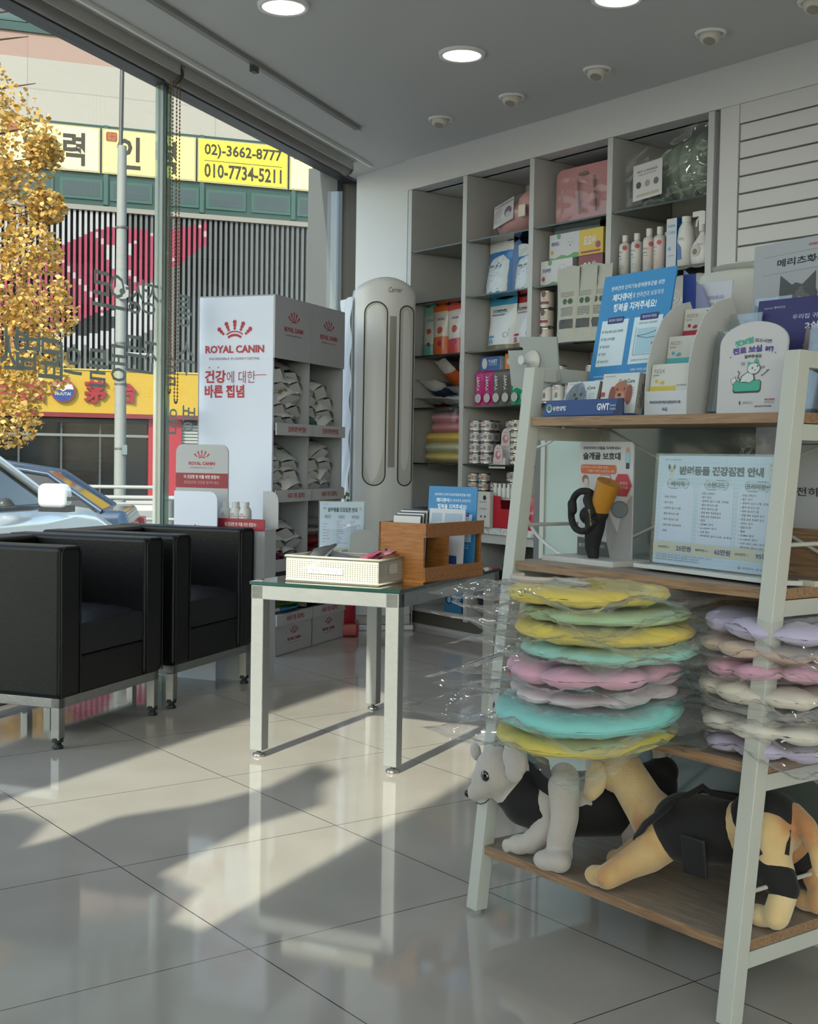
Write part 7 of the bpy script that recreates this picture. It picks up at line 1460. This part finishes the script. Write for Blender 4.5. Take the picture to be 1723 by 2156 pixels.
# tan dog
o = thing('plush_dog', 'tan plush dog in a black support harness, back of the head turned to the viewer', 'plush dog', F_R); yt = .15
ph = F_R.inverted() @ at_z(1600, 1928, .165); pf = F_R.inverted() @ at_z(1262, 1848, .165); pf2 = F_R.inverted() @ at_z(1300, 1812, .165); ph2 = F_R.inverted() @ at_z(1693, 1895, .165)
b = MB(); Y_ = lambda px, py, y=yt: rx(px, py, y)
b.ell(Y_(1305, 1622), (.050, .048, .046), YF, 24); b.ell(Y_(1265, 1640, .17), (.034, .034, .032), YF, 18)
chainb(b, [(Y_(1325, 1640), .040), (Y_(1355, 1690), .042), (Y_(1395, 1740), .055), (Y_(1450, 1745), .060), (Y_(1530, 1752), .052), (Y_(1610, 1740, .17), .056), (Y_(1640, 1745, .18), .046)], YF)
chainb(b, [(Y_(1400, 1765, .125), .044), (Y_(1365, 1798, .10), .036), (Y_(1320, 1822, .075), .028), (Vector((pf.x+.02, pf.y, .172)), .024)], YF); b.ell(Vector((pf.x-.005, pf.y, .168)), (.028, .022, .020), YF, 18)
chainb(b, [(Y_(1390, 1765, .19), .040), (Vector((pf2.x+.06, pf2.y+.02, .21)), .030), (Vector((pf2.x+.015, pf2.y, .172)), .022)], YF); b.ell(Vector((pf2.x, pf2.y, .168)), (.024, .020, .020), YF, 16)
chainb(b, [(Y_(1615, 1755, .15), .050), (Y_(1625, 1810, .14), .036), (Y_(1655, 1870, .14), .024), (Vector((ph.x+.035, ph.y, .175)), .024)], YF); b.ell(Vector((ph.x, ph.y, .166)), (.036, .022, .019), YF, 18); b.ell(Vector((ph.x-.022, ph.y, .163)), (.016, .022, .016), YF, 14)
chainb(b, [(Y_(1650, 1755, .22), .046), (Y_(1690, 1810, .26), .034), (Vector((ph2.x+.05, ph2.y, .20)), .024), (Vector((ph2.x+.03, ph2.y, .172)), .024)], YF); b.ell(Vector((ph2.x+.005, ph2.y, .166)), (.032, .021, .019), YF, 18)
chainb(b, [(Y_(1640, 1715, .19), .024), (Y_(1670, 1712, .19), .020), (Y_(1700, 1740, .18), .018), (Y_(1722, 1790, .17), .016), (Y_(1728, 1840, .16), .012)], YF)
organic(b, 'body', o, .0045, 5)
b = MB(); e = Y_(1255, 1640, .10); b.M = T(*e) @ RY(14); b.ell((0, 0, 0), (.028, .012, .040), YF, 18); b.ell((-.002, -.004, -.026), (.020, .010, .022), YF, 16); organic(b, 'ear', o, .0035, 3)
b = MB(); chainb(b, [(Y_(1445, 1742), .0665), (Y_(1500, 1748), .0625), (Y_(1530, 1752), .060)], VB, 24); organic(b, 'harness_body', o, .0045, 3)
b = MB(); chainb(b, [(Y_(1600, 1735, .17), .0605), (Y_(1620, 1733, .175), .061)], VB, 24); organic(b, 'hip_harness', o, .0045, 3)
b = MB(); P = [Y_(1415, 1690, .11), Y_(1390, 1712, .075), Y_(1360, 1735, .078), Y_(1340, 1765, .095), Y_(1345, 1782, .11)]
for p, q in zip(P, P[1:]): capm(b, p, q, .0075, .0075, VB, 10)
organic(b, 'shoulder_strap', o, .003, 3)
b = MB(); c = Y_(1462, 1800, .080); b.M = T(*c) @ RX(8); b.box(-.028, .028, -.004, .004, -.040, .034, VB2); b.build('belly_strap', o, bevel=.004)
b = MB(); P = [Y_(1425, 1685, .12), Y_(1460, 1668, .14), Y_(1480, 1655, .15), Y_(1500, 1672, .15), Y_(1540, 1680, .16), Y_(1585, 1688, .17), Y_(1620, 1690, .18)]; b.tube(P, .0055, VB, 8); P = [Y_(1440, 1682, .16), Y_(1478, 1664, .17), Y_(1530, 1672, .18), Y_(1590, 1680, .19)]; b.tube(P, .005, VB, 8); b.build('handle_straps', o)
b = MB(); chainb(b, [(Y_(1618, 1815, .138), .036), (Y_(1640, 1850, .136), .032), (Y_(1652, 1872, .138), .027)], VB, 18); organic(b, 'knee_wrap', o, .004, 3)
b = MB(); chainb(b, [(Y_(1688, 1800, .25), .037), (Y_(1705, 1840, .26), .031)], VB, 18); organic(b, 'knee_wrap', o, .004, 3)
b = MB(); P = [Y_(1565, 1700, .10), Y_(1580, 1760, .09), Y_(1600, 1800, .10)]; b.tube(P, .006, VB, 8); P = [Y_(1640, 1700, .16), Y_(1660, 1750, .155), Y_(1655, 1800, .14)]; b.tube(P, .006, VB, 8); b.build('leg_loops', o)
